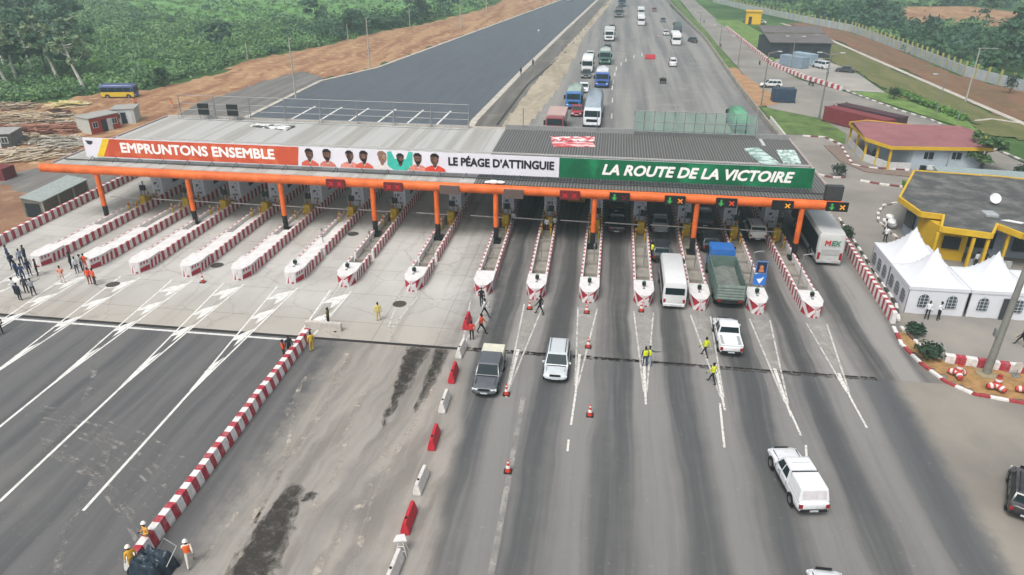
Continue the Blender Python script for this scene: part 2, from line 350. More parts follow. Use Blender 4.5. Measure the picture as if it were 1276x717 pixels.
# wide shoulders and gutters of the highway
def ribbon(name, pts, w, h, mat, z=0.0):
    b = MB(); n = len(pts); L = []; Rr = []
    for i, p in enumerate(pts):
        a = Vector(pts[max(0, i - 1)][:2]); c = Vector(pts[min(n - 1, i + 1)][:2]); d = (c - a).normalized(); nn = Vector((-d.y, d.x)) * w / 2
        L.append((p[0] + nn.x, p[1] + nn.y)); Rr.append((p[0] - nn.x, p[1] - nn.y))
    for i in range(n - 1): b.prism([Rr[i], Rr[i + 1], L[i + 1], L[i]], z, z + h)
    return b.build(name, mat)
CONC = pm('pale_concrete', '#b4ada2', .85, .25, .6)
struct(ribbon('kerb', [(-64.1, 107), (-63.9, 157), (-56.8, 176), (-27, 380), (-2, 900)], .9, .14, CONC))
struct(ribbon('gutter', [(-23, 107), (-23.6, 126), (-21.5, 176), (-17.4, 250), (-9.6, 383), (25, 900)], 1.2, .08, CONC))
struct(ribbon('gutter', [(-19.2, 123), (-18.2, 161), (-13.6, 205), (-10.9, 250), (-4, 383)], .5, .05, pm('drain_dark', '#3f3b36', .9)))
# right-hand station grounds
M_STN = m_road('station_paving', '#8f8a83', '#7b7771', '#9f9689', sx=.1, sy=.1)
sheet('station_forecourt', [(26.6, 49.3), (60, 49.3), (90, 70), (90, 107), (60.2, 110), (56.8, 138), (48.6, 163), (42, 176), (39.5, 198), (38.5, 268), (37, 420), (30.5, 420), (30, 268), (30.5, 190), (30, 150), (27.9, 123), (27.9, 107)], .02, M_STN)
sheet('service_road', [(60, 49.3), (200, 49.3), (200, 96), (60, 112)], .03, M_STN)
sheet('grass_verge', [(28.3, 124), (31.5, 124), (35.2, 122), (37, 118.8), (39, 126), (37.4, 137), (34, 140), (30, 144), (28.3, 146)], .05, pm('verge_grass', '#5a703a', .95, .5, .4, bump=.6))
sheet('grass_verge', [(27.6, 190), (30, 190), (30.4, 260), (29, 400), (26, 400), (27.8, 238)], .05, MC['verge_grass'])
rough_sheet('dirt_patch', [(27.4, 146), (30, 146), (33, 150), (32, 165), (30.8, 178), (29.9, 190), (27.3, 190), (27, 165)], .03, pm('orange_sand', '#a4805e', .95, .35, .5), .8, .15, .3, 1)
sheet('lawn', [(49.4, 164), (56.8, 162.6), (60, 149), (63.2, 139.6), (61.5, 130), (57.8, 139.5), (53.5, 152.5)], .06, pm('lawn_green', '#66803f', .95, .45, .35, bump=.5))
sheet('lawn', [(41.4, 201), (48, 262), (46, 300), (36.9, 300), (39.4, 250), (40.3, 205)], .06, MC['lawn_green'])
sheet('parking_lot', [(43, 176), (49.4, 164.3), (56.6, 163), (57.5, 185), (54, 215), (42, 205), (40.3, 198)], .055, m_road('lot_concrete', '#a29d96', '#8f8b85', '#b3aca0', sx=.1, sy=.1))
M_OLIVE = m_dirt('olive_field', '#6b6a45', '#5a6038', '#7c6f50')
rough_sheet('grass_field', [(56.9, 163), (63.4, 140), (62, 128), (100, 118), (71.4, 136), (69.9, 166), (68, 202), (65, 268), (60, 290), (52, 262), (54.2, 215), (57.6, 185)], .03, M_OLIVE, 2, .4)
rough_sheet('dirt_field', [(72, 136), (110, 114), (120, 140), (86.4, 168), (81, 187), (81, 217), (78.5, 270), (69, 297), (61, 292), (66, 268), (69, 202), (70.9, 166)], .03, m_dirt('red_brown_field', '#7a5a48', '#6a5540', '#7c7350'), 2.4, .5)
struct(ribbon('footpath', [(60, 292), (65.3, 268), (68.4, 202), (70.3, 166), (72, 136), (78, 118)], 1.3, .1, CONC, .04))
struct(ribbon('footpath', [(64.5, 139), (68, 141), (72, 138)], .8, .1, CONC, .045))
sheet('clearing', [(110, 300), (150, 290), (175, 330), (160, 380), (118, 370)], .03, M_ORANGE)
sheet('meadow', [(-150, 262), (-62, 300), (-58, 380), (-110, 400), (-230, 330)], .0, pm('meadow_green', '#5f8a4a', .95, .35, .06))

# wet patches and manholes (marks on the pavement)
def wear_mat(name, col, lo, hi, sc=2.6, rough=.8):
    s = NT(name); p = s.pos(); a = s.step(s.noise(p, sc, 7, .7), lo, hi)
    s.done(lin(col), rough); s.put(s.b.inputs['Alpha'], a); return s.m
M_WET = wear_mat('wet_asphalt', '#514d48', .3, .5, 1.3, .6)
def _wet():
    s = NT('damp_asphalt'); p = s.pos(); s.done(lin('#46423d'), .65); s.put(s.b.inputs['Alpha'], s.step(s.noise(p, 1.6, 8, .75),   .3, .62, .0, .38)); return s.m
M_WET4 = _wet()
def blot(name, pts, z, mat, jit=.35, sub=7):
    if mat is M_WET:
        c = sum((Vector(p) for p in pts), Vector((0, 0))) / len(pts)
        for k, f in enumerate((1.12, 1.04, .94, .82)): P = [(c.x + (p[0] - c.x) * f + (f - 1) * .8, c.y + (p[1] - c.y) * (1 + (f - 1) * .5)) for p in pts]; o = blot(name, P, z + k * .0007, M_WET4, jit, sub)
        return o
    P = []
    for i in range(len(pts)):
        a = Vector(pts[i][:2]); c = Vector(pts[(i + 1) % len(pts)][:2])
        for k in range(sub):
            q = a.lerp(c, k / sub); P.append((q.x + random.uniform(-jit, jit), q.y + random.uniform(-jit, jit) * 1.3))
    return sheet(name, P, z, mat)
blot('wet_patch', [(-14.9, 48.6), (-13.2, 48.6), (-13.4, 44), (-13.7, 41), (-13.9, 38.0), (-14.2, 42), (-14.6, 45)], .007, M_WET, .2)
blot('wet_patch', [(-12.6, 48.6), (-11.7, 48.6), (-11.7, 44), (-12.2, 40.2), (-12.3, 44)], .007, M_WET, .15)
blot('wet_patch', [(-17.7, 31.8), (-16.9, 31.6), (-16.2, 28.4), (-15.8, 25), (-15.6, 21), (-18.2, 21), (-18, 26), (-18.1, 29)], .007, M_WET, .22)
blot('wet_patch', [(-16.5, 30.6), (-16.0, 30.8), (-15.9, 31.5), (-16.4, 31.4)], .007, M_WET, .1)
blot('road_joint', [(-10.5, 48.8), (0, 48.85), (12, 48.7), (21, 48.9), (21, 49.3), (12, 49.2), (0, 49.3), (-10.5, 49.2)], .011, wear_mat('worn_tar', '#4a4642', .4, .6), .1, 40)
for (x, y) in ((-27.2, 71.3), (-45.3, 55.8), (-17.6, 55.8), (-37.8, 61.3), (-16.9, 69)):
    b = MB(); b.lathe([(.62, 0), (.62, .02), (.5, .03), (.48, .022)], n=20)
    tag(b.build('manhole_cover', pm('cast_iron', '#45423e', .6), loc=(x, y, .004)),
        {-27.2: 'dark manhole cover in the sixth lane just before the canopy', -45.3: 'round manhole cover beside the person in orange overalls', -17.6: 'manhole cover near the worker in yellow overalls',
         -37.8: 'manhole cover between the fourth and fifth island noses', -16.9: 'manhole cover beside the eighth island wall'}[x], 'manhole cover', 'manhole covers in the toll lanes')

# ------------------------------------------------------------------ painted lines
NX = [-55.2, -49.9, -44.7, -39.4, -34.2, -28.9, -23.7, -17.2, -10.6, -5.7, -.9, 4.0, 8.9, 13.9, 18.6]
ISX = [-54.6, -49.2, -44.4, -39.3, -34.1, -28.9, -23.8, -17.2, -10.9, -6.0, -.9, 4.0, 8.9, 13.9, 18.4]
M_LINE = pm('road_paint', '#d6d4cf', .7, .25, 2)
M_WORN = wear_mat('worn_road_paint', '#cdcac3', .3, .5, 5); M_FAINT = NT('faint_road_paint'); M_FAINT.put(M_FAINT.b.inputs['Alpha'], M_FAINT.step(M_FAINT.noise(M_FAINT.pos(), 1.1, 6, .6), .35, .7, .12, .6)); M_FAINT = M_FAINT.done(lin('#b2aea7'), .8)
M_ARM = NT('thin_road_paint'); M_ARM.put(M_ARM.b.inputs['Alpha'], M_ARM.step(M_ARM.noise(M_ARM.pos(), 1.6, 6, .6), .3, .6, .4, .95)); M_ARM = M_ARM.done(lin('#c2bfb9'), .8)
def seg(b, x0, y0, x1, y1, w, z=.0, m=0):
    d = Vector((x1 - x0, y1 - y0)).normalized(); n = Vector((-d.y, d.x)) * w / 2
    b.quad((x0 - n.x, y0 - n.y, z), (x1 - n.x, y1 - n.y, z), (x1 + n.x, y1 + n.y, z), (x0 + n.x, y0 + n.y, z), m)
def put_marks(name, b, mat, z=.012):
    o = b.build(name, mat, loc=(0, 0, z))
    return struct(o)
bL = MB(); bR = MB(); bF = MB(); bA = MB()
for i, x in enumerate(NX):
    if i <= 6:
        tip = (x + .1, 40.4)
        if i < 6 or True:
            for s in (-1, 1):
                y1 = 40.4 if i < 6 else 49.3
                xe = tip[0] if i < 6 else x + s * .55
                seg(bL, x + s * 1.0, 57.6, xe + s * .06, y1, .15, .001 * s)
            if i < 6:
                seg(bL, x + .1, 40.6, x + .35, 28.2 - (i < 4) * 12, .2, -.002); bL.add([(x - .1, 43.2, .004), (x + .3, 43.2, .004), (x + .2, 38.5, .004), (x + .08, 38.5, .004)], [(0, 3, 2, 1)])
            for k, yy in enumerate((56.0, 52.3, 48.6 if i < 6 else 100, 44.0)):
                if yy > 60 or (i == 6 and yy < 50): continue
                w = 1.0 * (yy - 39.5) / 18; hh = 1.25; zz = .007
                bL.add([(x + w, yy + 1.1, zz), (x - w * .35, yy + .1, zz), (x - w * .95, yy - 1.2, zz), (x + w * .05, yy - .75, zz), (x + w * .3, yy - 1.9, zz), (x + w * .75, yy - .9, zz)],
                       [(0, 1, 2, 3, 4, 5)])
    else:
        ye = {7: 50, 8: 49, 9: 43.4, 10: 44, 11: 43.9, 12: 44, 13: 43.9, 14: 46}[i]; xt = {7: x, 8: x, 9: -6.1, 10: -1.2, 11: 3.8, 12: 9.25, 13: 13.7, 14: 18.4}[i]
        bb = bF if i < 9 else bR
        for s in (-1, 1): seg(bA, x + s * .85, 57.4, xt + s * .1, ye + 1, .13, .001 * s)
        if i >= 9:
            bF.add([(x - .55, 52.2, .004), (x + .55, 52.2, .004), (xt + .16, 48, .004), (xt - .16, 48, .004)], [(0, 3, 2, 1)]); bR.add([(xt - .12, 49.5, .004), (xt + .12, 49.5, .004), (xt + .07, ye - .6, .004), (xt - .07, ye - .6, .004)], [(0, 3, 2, 1)])
            bF.add([(x - .8, 57.2, -.001), (x + .8, 57.2, -.001), (x + .5, 52, -.001), (x - .5, 52, -.001)], [(0, 3, 2, 1)])
for (x0, y0, x1, y1) in ((-1.2, 44, -1.3, 40.2), (9.0, 44.2, 8.7, 39.2), (13.75, 44, 13.9, 41.2), (18.4, 46, 18.5, 42.7), (14.0, 40.2, 13.6, 38.1), (-1.35, 38.6, -1.35, 37.4), (18.2, 49, 18.4, 46.2)):
    seg(bR, x0, y0, x1, y1, .15, .007)
seg(bF, -24.5, 62, -23.9, 49.5, .2); seg(bF, -4.9, 43, -4.6, 26, .35)
put_marks('lane_marking', bL, M_LINE, .014); put_marks('lane_marking', bR, M_WORN, .015); put_marks('lane_marking', bF, M_FAINT, .0125); put_marks('lane_marking', bA, M_ARM, .0185)
b = MB()      # chevron tails painted on the new carriageway beyond the canopy
for i in range(6):
    x = -55.8 + i * 5.24; seg(b, x, 117, x + .3, 132.5, .36)
put_marks('lane_marking', b, M_LINE, .03)
b = MB()
for (a, c) in (((-60, 130), (-34, 380)), ): pass
seg(b, 12.2, 125, 12, 330, .18); seg(b, -5, 200, -1, 380, .2); seg(b, 20.5, 125, 20, 330, .2)
put_marks('lane_marking', b, M_FAINT, .03)

for k in range(9):     # pale tyre scuffs curving over the dark apron
    b = MB(); x0 = -39 + k * .55 + random.random(); y0 = 36.5 - k * .75 + random.random(); P = []
    for j in range(17): t_ = j / 16; P.append((x0 + t_ * (13 - k * .3), y0 + 1.6 * math.sin(t_ * 2.2 + k * .12) - t_ * 5.2))
    for j in range(16): seg(b, *P[j], *P[j + 1], .16 + .1 * random.random())
    put_marks('tyre_scuff', b, wear_mat('scuff', '#7f7c78', .44, .64, 1.1) if k == 0 else o_sc.data.materials[0], .003 + .0008 * k)
    if k == 0: o_sc = [o for o in bpy.data.objects if o.name == 'tyre_scuff'][0]
for (x0, y0, x1, y1, w) in ((-21, 44, -19.5, 20, .3), (-19.2, 47, -18, 24, .5), (-16.2, 44, -15.5, 30, .35), (-20.2, 40, -17.4, 22, .25), (-13, 38, -13.5, 20, .5), (-11.8, 46, -12.2, 24, .4), (-46, 44, -38, 24, .4), (-32, 36, -27, 24, .5), (-40, 47, -34, 34, .4)):
    b = MB(); P = [(x0 + (x1 - x0) * j / 14 + .35 * math.sin(j * .5 + x0), y0 + (y1 - y0) * j / 14) for j in range(15)]
    for j in range(14): seg(b, *P[j], *P[j + 1], w)
    put_marks('tyre_scuff', b, wear_mat('dusty_scuff', '#a8a094' if x0 > -23 else '#7c7a77', .46, .66, .9), .0042)
# kerbs painted red and white
def striped_kerb(pts, w=.3, h=.16, L=1.6, z=0.0, white='#d8d4d0', red='#9c3b3f', dark=False):
    b = MB(); P = [Vector(p[:2]) for p in pts]; acc = 0; k = 0
    for i in range(len(P) - 1):
        d = P[i + 1] - P[i]; l = d.length; d.normalize(); nn = Vector((-d.y, d.x)) * w / 2; t = 0
        while t < l - 1e-3:
            e = min(l, t + L - acc); a = P[i] + d * t; c = P[i] + d * e
            b.prism([(a.x - nn.x, a.y - nn.y), (c.x - nn.x, c.y - nn.y), (c.x + nn.x, c.y + nn.y), (a.x + nn.x, a.y + nn.y)], z, z + h, k % 2)
            acc += e - t; t = e
            if acc >= L - 1e-3: acc = 0; k += 1
    return struct(b.build('kerb', [pm('kerb_white' + white, white, .75, .2), pm('kerb_red' + red, red, .75, .3)]))
striped_kerb([(24.9, 57.6), (24.6, 54.7), (25.1, 51.7), (26.0, 49.3), (27.4, 47.9), (30.5, 47.2), (38, 46.9)], .28, .15, 1.15, 0)
striped_kerb([(25.7, 58.8), (26.5, 62), (26.9, 75), (27.2, 84)], .25, .2, 1.1, 0.02, red='#4a4545')
striped_kerb([(25.5, 57.6), (26.0, 54.5), (26.8, 52.7)], .25, .2, 1.1, 0, red='#5c4b46')
K1 = [g(*p) for p in ((1000, 170), (1028, 172), (1047, 181), (1056, 196), (1062, 206), (1078, 210), (1105, 211), (1132, 213))]
striped_kerb(K1, .35, .2, 1.2, .02, red='#7b4a4a')
striped_kerb([g(*p) for p in ((1072, 226), (1100, 231), (1128, 234))], .35, .2, 1.2, .02, red='#7b4a4a')
striped_kerb([g(*p) for p in ((1018, 218), (1035, 222), (1052, 222), (1050, 214))], .3, .2, 1.1, .02, red='#7b4a4a')
striped_kerb([g(*p) for p in ((1055, 114), (1085, 125), (1120, 138), (1160, 150), (1200, 168), (1240, 187), (1300, 212))], .3, .2, 1.2, .04, red='#8b857c')
striped_kerb([g(*p) for p in ((1117, 254), (1101, 257), (1094, 266), (1094, 276), (1101, 283), (1119, 299))], .3, .2, .9, .02, red='#8a7a72')
struct(ribbon('kerb', [(28.0, 107), (27.6, 123)], .3, .15, CONC))
struct(ribbon('pavement', [(34.5, 117.5), (34.7, 109), (36.5, 104.6), (43, 102.8), (47, 102.6)], 2.2, .14, pm('pave_brown', '#7f6f66', .9, .25), .02))
rough_sheet('soil_bed', [(25.2, 57.4), (25.7, 57.4), (26.2, 54.5), (27.0, 52.4), (32.4, 51.2), (38, 51), (38, 47.2), (30.5, 47.5), (27.5, 48.2), (26.3, 49.5), (25.4, 51.7), (24.9, 54.7)], .05, pm('ochre_soil', '#9c7a50', .95, .4, 1.2), .45, .12, .5, .8)

# ------------------------------------------------------------------ striped barriers
def barrier(label, p0, p1, h, w0, w1, period, name='concrete_barrier', mat=None):
    a, c = Vector(p0), Vector(p1); L = (c - a).length; rz = math.atan2(c.y - a.y, c.x - a.x) - PI / 2
    t = thing(name, label, 'barrier', (a.x, a.y, 0), rz); b = MB(); n = max(1, int(L / 2.0)); sl = L / n
    for k in range(n):
        y0 = k * sl + .01; y1 = (k + 1) * sl - .01; jx = random.uniform(-.03, .03)
        sv = b.M; b.M = Matrix.Translation((jx, 0, 0))
        b.prism([(-w0 / 2, y0), (w0 / 2, y0), (w0 / 2, y1), (-w0 / 2, y1)], 0, h * .2)
        b.add([(-w0 / 2, y0, h * .2), (w0 / 2, y0, h * .2), (w0 / 2, y1, h * .2), (-w0 / 2, y1, h * .2), (-w1 / 2, y0, h), (w1 / 2, y0, h), (w1 / 2, y1, h), (-w1 / 2, y1, h)],
              [(4, 5, 6, 7), (0, 1, 5, 4), (1, 2, 6, 5), (2, 3, 7, 6), (3, 0, 4, 7)])
        b.M = sv
    b.build('block_row', mat or stripe_mat('stripe_%g' % period, period), t); return t
barrier('long red and white concrete barrier dividing dark asphalt from the dusty strip', (-23.2, 24.5), (-23.4, 49.0), .85, .72, .42, 1.08)
barrier('red and white concrete wall left of the first toll lane', (-63.0, 55), (-62.7, 100), 1.0, .45, .4, 1.0)
barrier('tall red and white concrete wall between bus lane and white tents', (25.1, 58.3), (26.1, 98), 1.05, .4, .35, 1.0)
barrier('short wall of wide red and white blocks behind the soil bed', (27.0, 52.5), (38.2, 50.6), .65, .5, .5, 1.5)
b = [g(*p) for p in ((905, 36), (935, 60), (962, 82), (1000, 98), (1048, 113))]
for i in range(4):
    barrier(['far striped kerb wall by the yellow hut lawn', 'striped kerb wall passing the dark roofed shed', 'striped kerb wall beside the pale blue container', 'striped kerb wall ending at the green lawn'][i],
            b[i][:2], b[i + 1][:2], .9, .6, .5, 2.0 if i > 1 else 2.6)
barrier('grey concrete guard wall along the right edge of the highway', (27.3, 108), (26.9, 164), .9, .5, .3, 1, 'guard_wall', pm('guard_concrete', '#8f8a80', .85, .3, .5))
barrier('farther grey guard wall curving with the highway', (26.9, 164.3), (27.7, 238), .9, .5, .3, 1, 'guard_wall', MC['guard_concrete'])
barrier('farthest guard wall at the top of the highway', (27.7, 238.3), (23.7, 400), .9, .5, .3, 1, 'guard_wall', MC['guard_concrete'])
for k in range(28):
    if k == 0: b = MB(); b.box(-.12, .12, -.22, .22, 0, .7); b.prism([(-.12, -.22), (.12, -.22), (.12, .22), (-.12, .22)], .7, [.74, .78, .78, .74]); q0 = tag(b.build('kerb_post', pm('white_post', '#cfccc6', .7)), 'small white post in the row outside the guard wall', 'post', 'white posts outside the guard wall')
    q = q0 if k == 0 else q0.copy()
    if k: COL.objects.link(q)
    q.location = (28.2, 108 + k * .95, .02)

# ------------------------------------------------------------------ toll islands
M_RED = pm('barrier_red', '#a3283a', .7, .25); M_WHT = pm('barrier_white', '#d2cfcd', .75, .14, 1.5)
M_STRIPE = stripe_mat('island_stripes', .95, outer=.9)
M_ISLF = pm('island_floor', '#8a857d', .9, .3, 1)
ORD = ['first', 'second', 'third', 'fourth', 'fifth', 'sixth', 'seventh', 'eighth', 'ninth', 'tenth', 'eleventh', 'twelfth', 'thirteenth', 'fourteenth', 'fifteenth']
def nose_mesh(big):
    b = MB(); H = 1.15
    bot = [(-1.08, 3.2), (-1.08, 1.25), (-.6, .2), (0, -.02), (.6, .2), (1.08, 1.25), (1.08, 3.2)]
    top = [(-1.1, 3.2), (-1.12, 1.2), (-.68, .2), (0, 0), (.68, .2), (1.12, 1.2), (1.1, 3.2)]
    n = 7; b.add([(p[0], p[1], 0) for p in bot] + [(p[0], p[1], H) for p in top], [tuple(range(n)), tuple(range(n, 2 * n))] + [(i, (i + 1) % n, n + (i + 1) % n, n + i) for i in range(n)], 0)
    def tri(i, pts):      # red painted facet lying 4 mm proud of hull face i; pts in (u,v) of the face
        A, B_, C_, D = Vector(bot[i] + (0,)), Vector(bot[i + 1] + (0,)), Vector(top[i + 1] + (H,)), Vector(top[i] + (H,))
        nn = (B_ - A).cross(D - A).normalized()
        if nn.y > 0 and i in (1, 2, 3, 4): nn = -nn
        if i == 0 and nn.x > 0: nn = -nn
        if i == 5 and nn.x < 0: nn = -nn
        P = [A.lerp(B_, u).lerp(D.lerp(C_, u), v) + nn * .006 for u, v in pts]; b.add(P, [tuple(range(len(P)))], 1)
    if big:
        tri(2, [(.0, 1), (.0, .3), (.88, .72)]); tri(3, [(1, .3), (1, 1), (.12, .72)]); tri(2, [(.3, 0), (.8, 0), (.9, .5)]); tri(3, [(.2, 0), (.7, 0), (.1, .5)]); tri(2, [(.95, 0), (1, 0), (1, .95), (.95, .95)])
        for i in (1, 4):
            o = i == 1; fl = lambda u: u if o else 1 - u
            tri(i, [(fl(.35), 1), (fl(1), 1), (fl(1), .35)]); tri(i, [(fl(0), 0), (fl(.8), 0), (fl(.2), .55)])
    else:
        tri(3, [(.25, 0), (.7, 0), (.15, .8)]); tri(2, [(.3, 0), (.75, 0), (.85, .8)]); tri(4, [(0, .05), (1, .05), (1, .5), (.0, .42)]); tri(1, [(0, .5), (1, .42), (1, .05), (0, .05)])
        for i, o in ((4, 0), (1, 0)):
            for k in range(3): tri(i, [(.12 + k * .3, .68), (.27 + k * .3, .68), (.3 + k * .3, .92), (.15 + k * .3, .92)])
    for i in (0, 5):
        for k in range(3): tri(i, [(.08 + k * .31, .05), (.24 + k * .31, .05), (.3 + k * .31, .8), (.14 + k * .31, .8)])
    return b
NOSE = None; islands = []
for i, x in enumerate(ISX):
    t = thing('toll_island', '%s red and white toll island counted from the left end of the plaza' % ORD[i] if i not in (7, 14) else
              ('eighth toll island, last on the pale concrete before the darker lanes' if i == 7 else 'rightmost toll island beside the grey and white coach'), 'toll island', (x, 58.3, 0), 0, 'toll islands under the canopy')
    if abs(NX[i] - x) > .01: t.rotation_euler[2] = -(x - NX[i]) / 15
    t.location.x = NX[i]; t.scale = (.81, 1, 1)
    if NOSE is None:
        NOSE = nose_mesh(False).build('nose_block', [M_WHT, M_RED], t)
        w = MB(); w.box(-1.1, -.82, 3.25, 43, 0, .95); w2 = MB(); w2.box(.82, 1.1, 3.25, 43, 0, .95)
        gp = MB(); gp.box(.82, 1.1, 3.25, 5.9, 0, .95); gp.box(.82, 1.1, 6.7, 43, 0, .95)
        gq = MB(); gq.box(-1.1, -.82, 3.25, 5.2, 0, .95); gq.box(-1.1, -.82, 5.9, 43, 0, .95)
        WL = w.build('side_wall', M_STRIPE, t, bevel=.02); WR = w2.build('side_wall', M_STRIPE, t, bevel=.02)
        fl = MB(); fl.box(-.81, .81, 3.25, 43, 0, .22); fw = MB(); fw.box(-.81, .81, 3.25, 9.5, 0, .9); fw.box(-.81, .81, 9.51, 43, 0, .5)
        for k in range(9): fl.box(-.8, .8, 5.4 + k * 2.6, 5.55 + k * 2.6, .222, .5)
        FL = fl.build('island_floor', M_ISLF, t); G1, G2 = gp, gq; COL.objects.unlink(FL); bpy.data.objects.remove(FL); FL = None
    else:
        if i == 6: NOSE = nose_mesh(True).build('nose_block', [M_WHT, M_RED], t)
        else: c = NOSE.copy(); COL.objects.link(c); c.parent = t
        if i in (5, 6, 7): G1.build('side_wall', M_STRIPE, t); (G2.build('side_wall', M_STRIPE, t) if i > 5 else None)
        else: c = WR.copy(); COL.objects.link(c); c.parent = t
        if i not in (6, 7): c = WL.copy(); COL.objects.link(c); c.parent = t
    if i < 6: c = (fw.build('island_floor', pm('island_top_white', '#d0cecb', .8, .12, 1), t) if i == 0 else FW.copy())
    else: c = (fl.build('island_floor', M_ISLF, t) if i == 6 else FG.copy())
    if i == 0: FW = c
    elif i == 6: FG = c
    else: COL.objects.link(c); c.parent = t
    islands.append(t)

# lane lamp heads standing on the nose tops
def beacon():
    t = thing('warning_lamp', '', 'lamp'); b = MB(); b.tube((0, 0, 0), (0, 0, .18), .05); b.box(-.17, .17, -.12, .12, .18, .5); b.build('lamp_housing', pm('black_plastic', '#1d1f20', .5), t, bevel=.02)
    b = MB(); b.lathe([(.1, 0), (.12, .06), (.02, .14)], c=(0, 0, .5), n=10); b.build('lens', pm('green_lens', '#2f7a57', .3), t)
    b = MB(); b.box(-.1, .1, -.45, -.25, .0, .05); b.build('base_plate', pm('grey_steel', '#8d8f8f', .5, metal=.5), t); return t
W0 = beacon()
for n_, i in enumerate((5, 6, 7, 9, 10, 11, 12, 13, 14)):
    lb = 'small black warning lamp on the nose of the %s toll island' % ORD[i]
    p = (NX[i] - (.1 if i < 8 else 0), 60.1, 1.15)
    if n_ == 0: W0.location = p; W0['label'] = lb; W0['group'] = 'warning lamps on island noses'
    else: dup(W0, p, 0, lb)
# booths
M_BOOTH = pm('booth_white', '#dfe3ec', .5, .12); M_GL = glass(); M_STEEL = MC['grey_steel']; M_YEL = pm('machine_yellow', '#b99a2a', .5, .25); M_BLK = MC['black_plastic']
def make_booth():
    t = thing('toll_booth', '', 'toll booth'); b = MB(); b.box(-.85, .85, -2.9, 2.9, .25, .55); b.build('plinth', pm('booth_plinth', '#7e4a4c', .8), t)
    b = MB(); b.box(-.78, .78, -2.7, 2.7, .55, 3.3); b.build('wall', M_BOOTH, t, bevel=.03)
    b = MB(); b.box(-.9, .9, -2.9, 2.9, 3.3, 3.45); b.build('roof', pm('booth_roof', '#a4a9ad', .5), t)
    for s in (-1, 1):
        b = MB(); b.box(s * .78 - .02, s * .78 + .02, -.4, 1.4, 1.6, 2.6); b.build('window', M_GL, t)
    b = MB(); b.box(-.6, .6, -2.74, -2.68, .8, 3.1); f = b.build('notice_panel', pm('notice_white', '#c7ccd6', .5, .1), t)
    b = MB()
    for k in range(6): b.cbox((random.uniform(-.3, .3), -2.745, random.uniform(1.2, 2.7)), (random.uniform(.1, .4), .008, random.uniform(.06, .3)), 0)
    b.build('notice_print', pm('notice_ink', '#56627a', .6, .3), f); return t
def make_gate():
    t = thing('lane_gate', '', 'toll gate'); b = MB(); b.box(-.28, .28, -.28, .28, .2, 1.25); b.box(-.2, .2, .5, .9, .2, .95); b.build('cabinet', M_YEL, t, bevel=.03)
    b = MB(); b.tube((.2, 0, .2), (.2, 0, 2.6), .07); b.tube((-.2, .1, .2), (-.2, .1, 2.2), .06); b.build('post', M_STEEL, t)
    b = MB(); b.box(-.1, .35, -.12, .12, 1.75, 2.2); b.build('signal_head', M_BLK, t)
    b = MB(); b.tube((-.1, -.35, 1.05), (-2.9, -.35, 1.1), .05); b.build('boom', pm('boom_white', '#c9c2bd', .6), t); return t
B0 = make_booth(); G0 = make_gate(); B0.scale = (.88, 1, 1)
for i in range(15):
    x = islands[i].location.x + (ISX[i] - NX[i]) * 1.45; lb = 'white toll booth standing on the %s island from the left' % ORD[i]
    if i == 0: B0.location = (x, 81.2, 0); B0['label'] = lb; B0['group'] = 'toll booths under the canopy'
    else: dup(B0, (x, 81.2, 0), 0, lb)
    lb = 'yellow gate machine with steel posts on the %s island' % ORD[i]
    xg = islands[i].location.x + (ISX[i] - NX[i]) * 1.2
    if i == 0: G0.scale = (1.35, 1.3, 1.3); G0.location = (xg + .1, 75.6, 0); G0['label'] = lb; G0['group'] = 'gate machines beside the booths'
    else: dup(G0, (xg + .1, 75.6, 0), 0, lb)
    if i > 4:
        b = MB(); b.tube((0, 0, .2), (0, 0, 3.3 if i in (13, 14) else 2.2), .05, n=6)
        if i in (13, 14): b.tube((0, 0, 3.3), (.6, -.1, 3.5), .04, n=6); b.box(.5, .85, -.2, 0, 3.42, 3.55)
        else: b.box(-.09, .09, -.12, .05, 2.2, 2.45)
        tag(b.build('camera_post', M_STEEL, loc=(x + .2, 64.5 if i > 12 else 66.5, 0)), 'thin steel %s on the %s island' % ('lamp post with bent arm' if i in (13, 14) else 'camera post', ORD[i]), 'post', 'thin posts on the islands')
t0 = None
for i in range(15):      # pairs of protective bollards before each booth and a height of posts behind it
    x = islands[i].location.x + (ISX[i] - NX[i]) * 1.3
    for k, (dx, dy) in enumerate(((-.5, 73.4), (.5, 73.4), (-.55, 77.4), (.55, 77.4))):
        if t0 is None:
            b = MB(); b.lathe([(.09, 0), (.09, 1.35), (.05, 1.42)], n=8, m=0); b.lathe([(.093, .9), (.093, 1.15)], n=8, m=1); t0 = b.build('bollard', [M_YEL, M_RED], smooth=50); q = t0
        else: q = t0.copy(); COL.objects.link(q)
        q.location = (x + dx, dy, .24); tag(q, 'yellow bollard with red band, one of four around the booth of the %s island' % ORD[i], 'bollard', 'yellow bollards of island %s' % ORD[i])
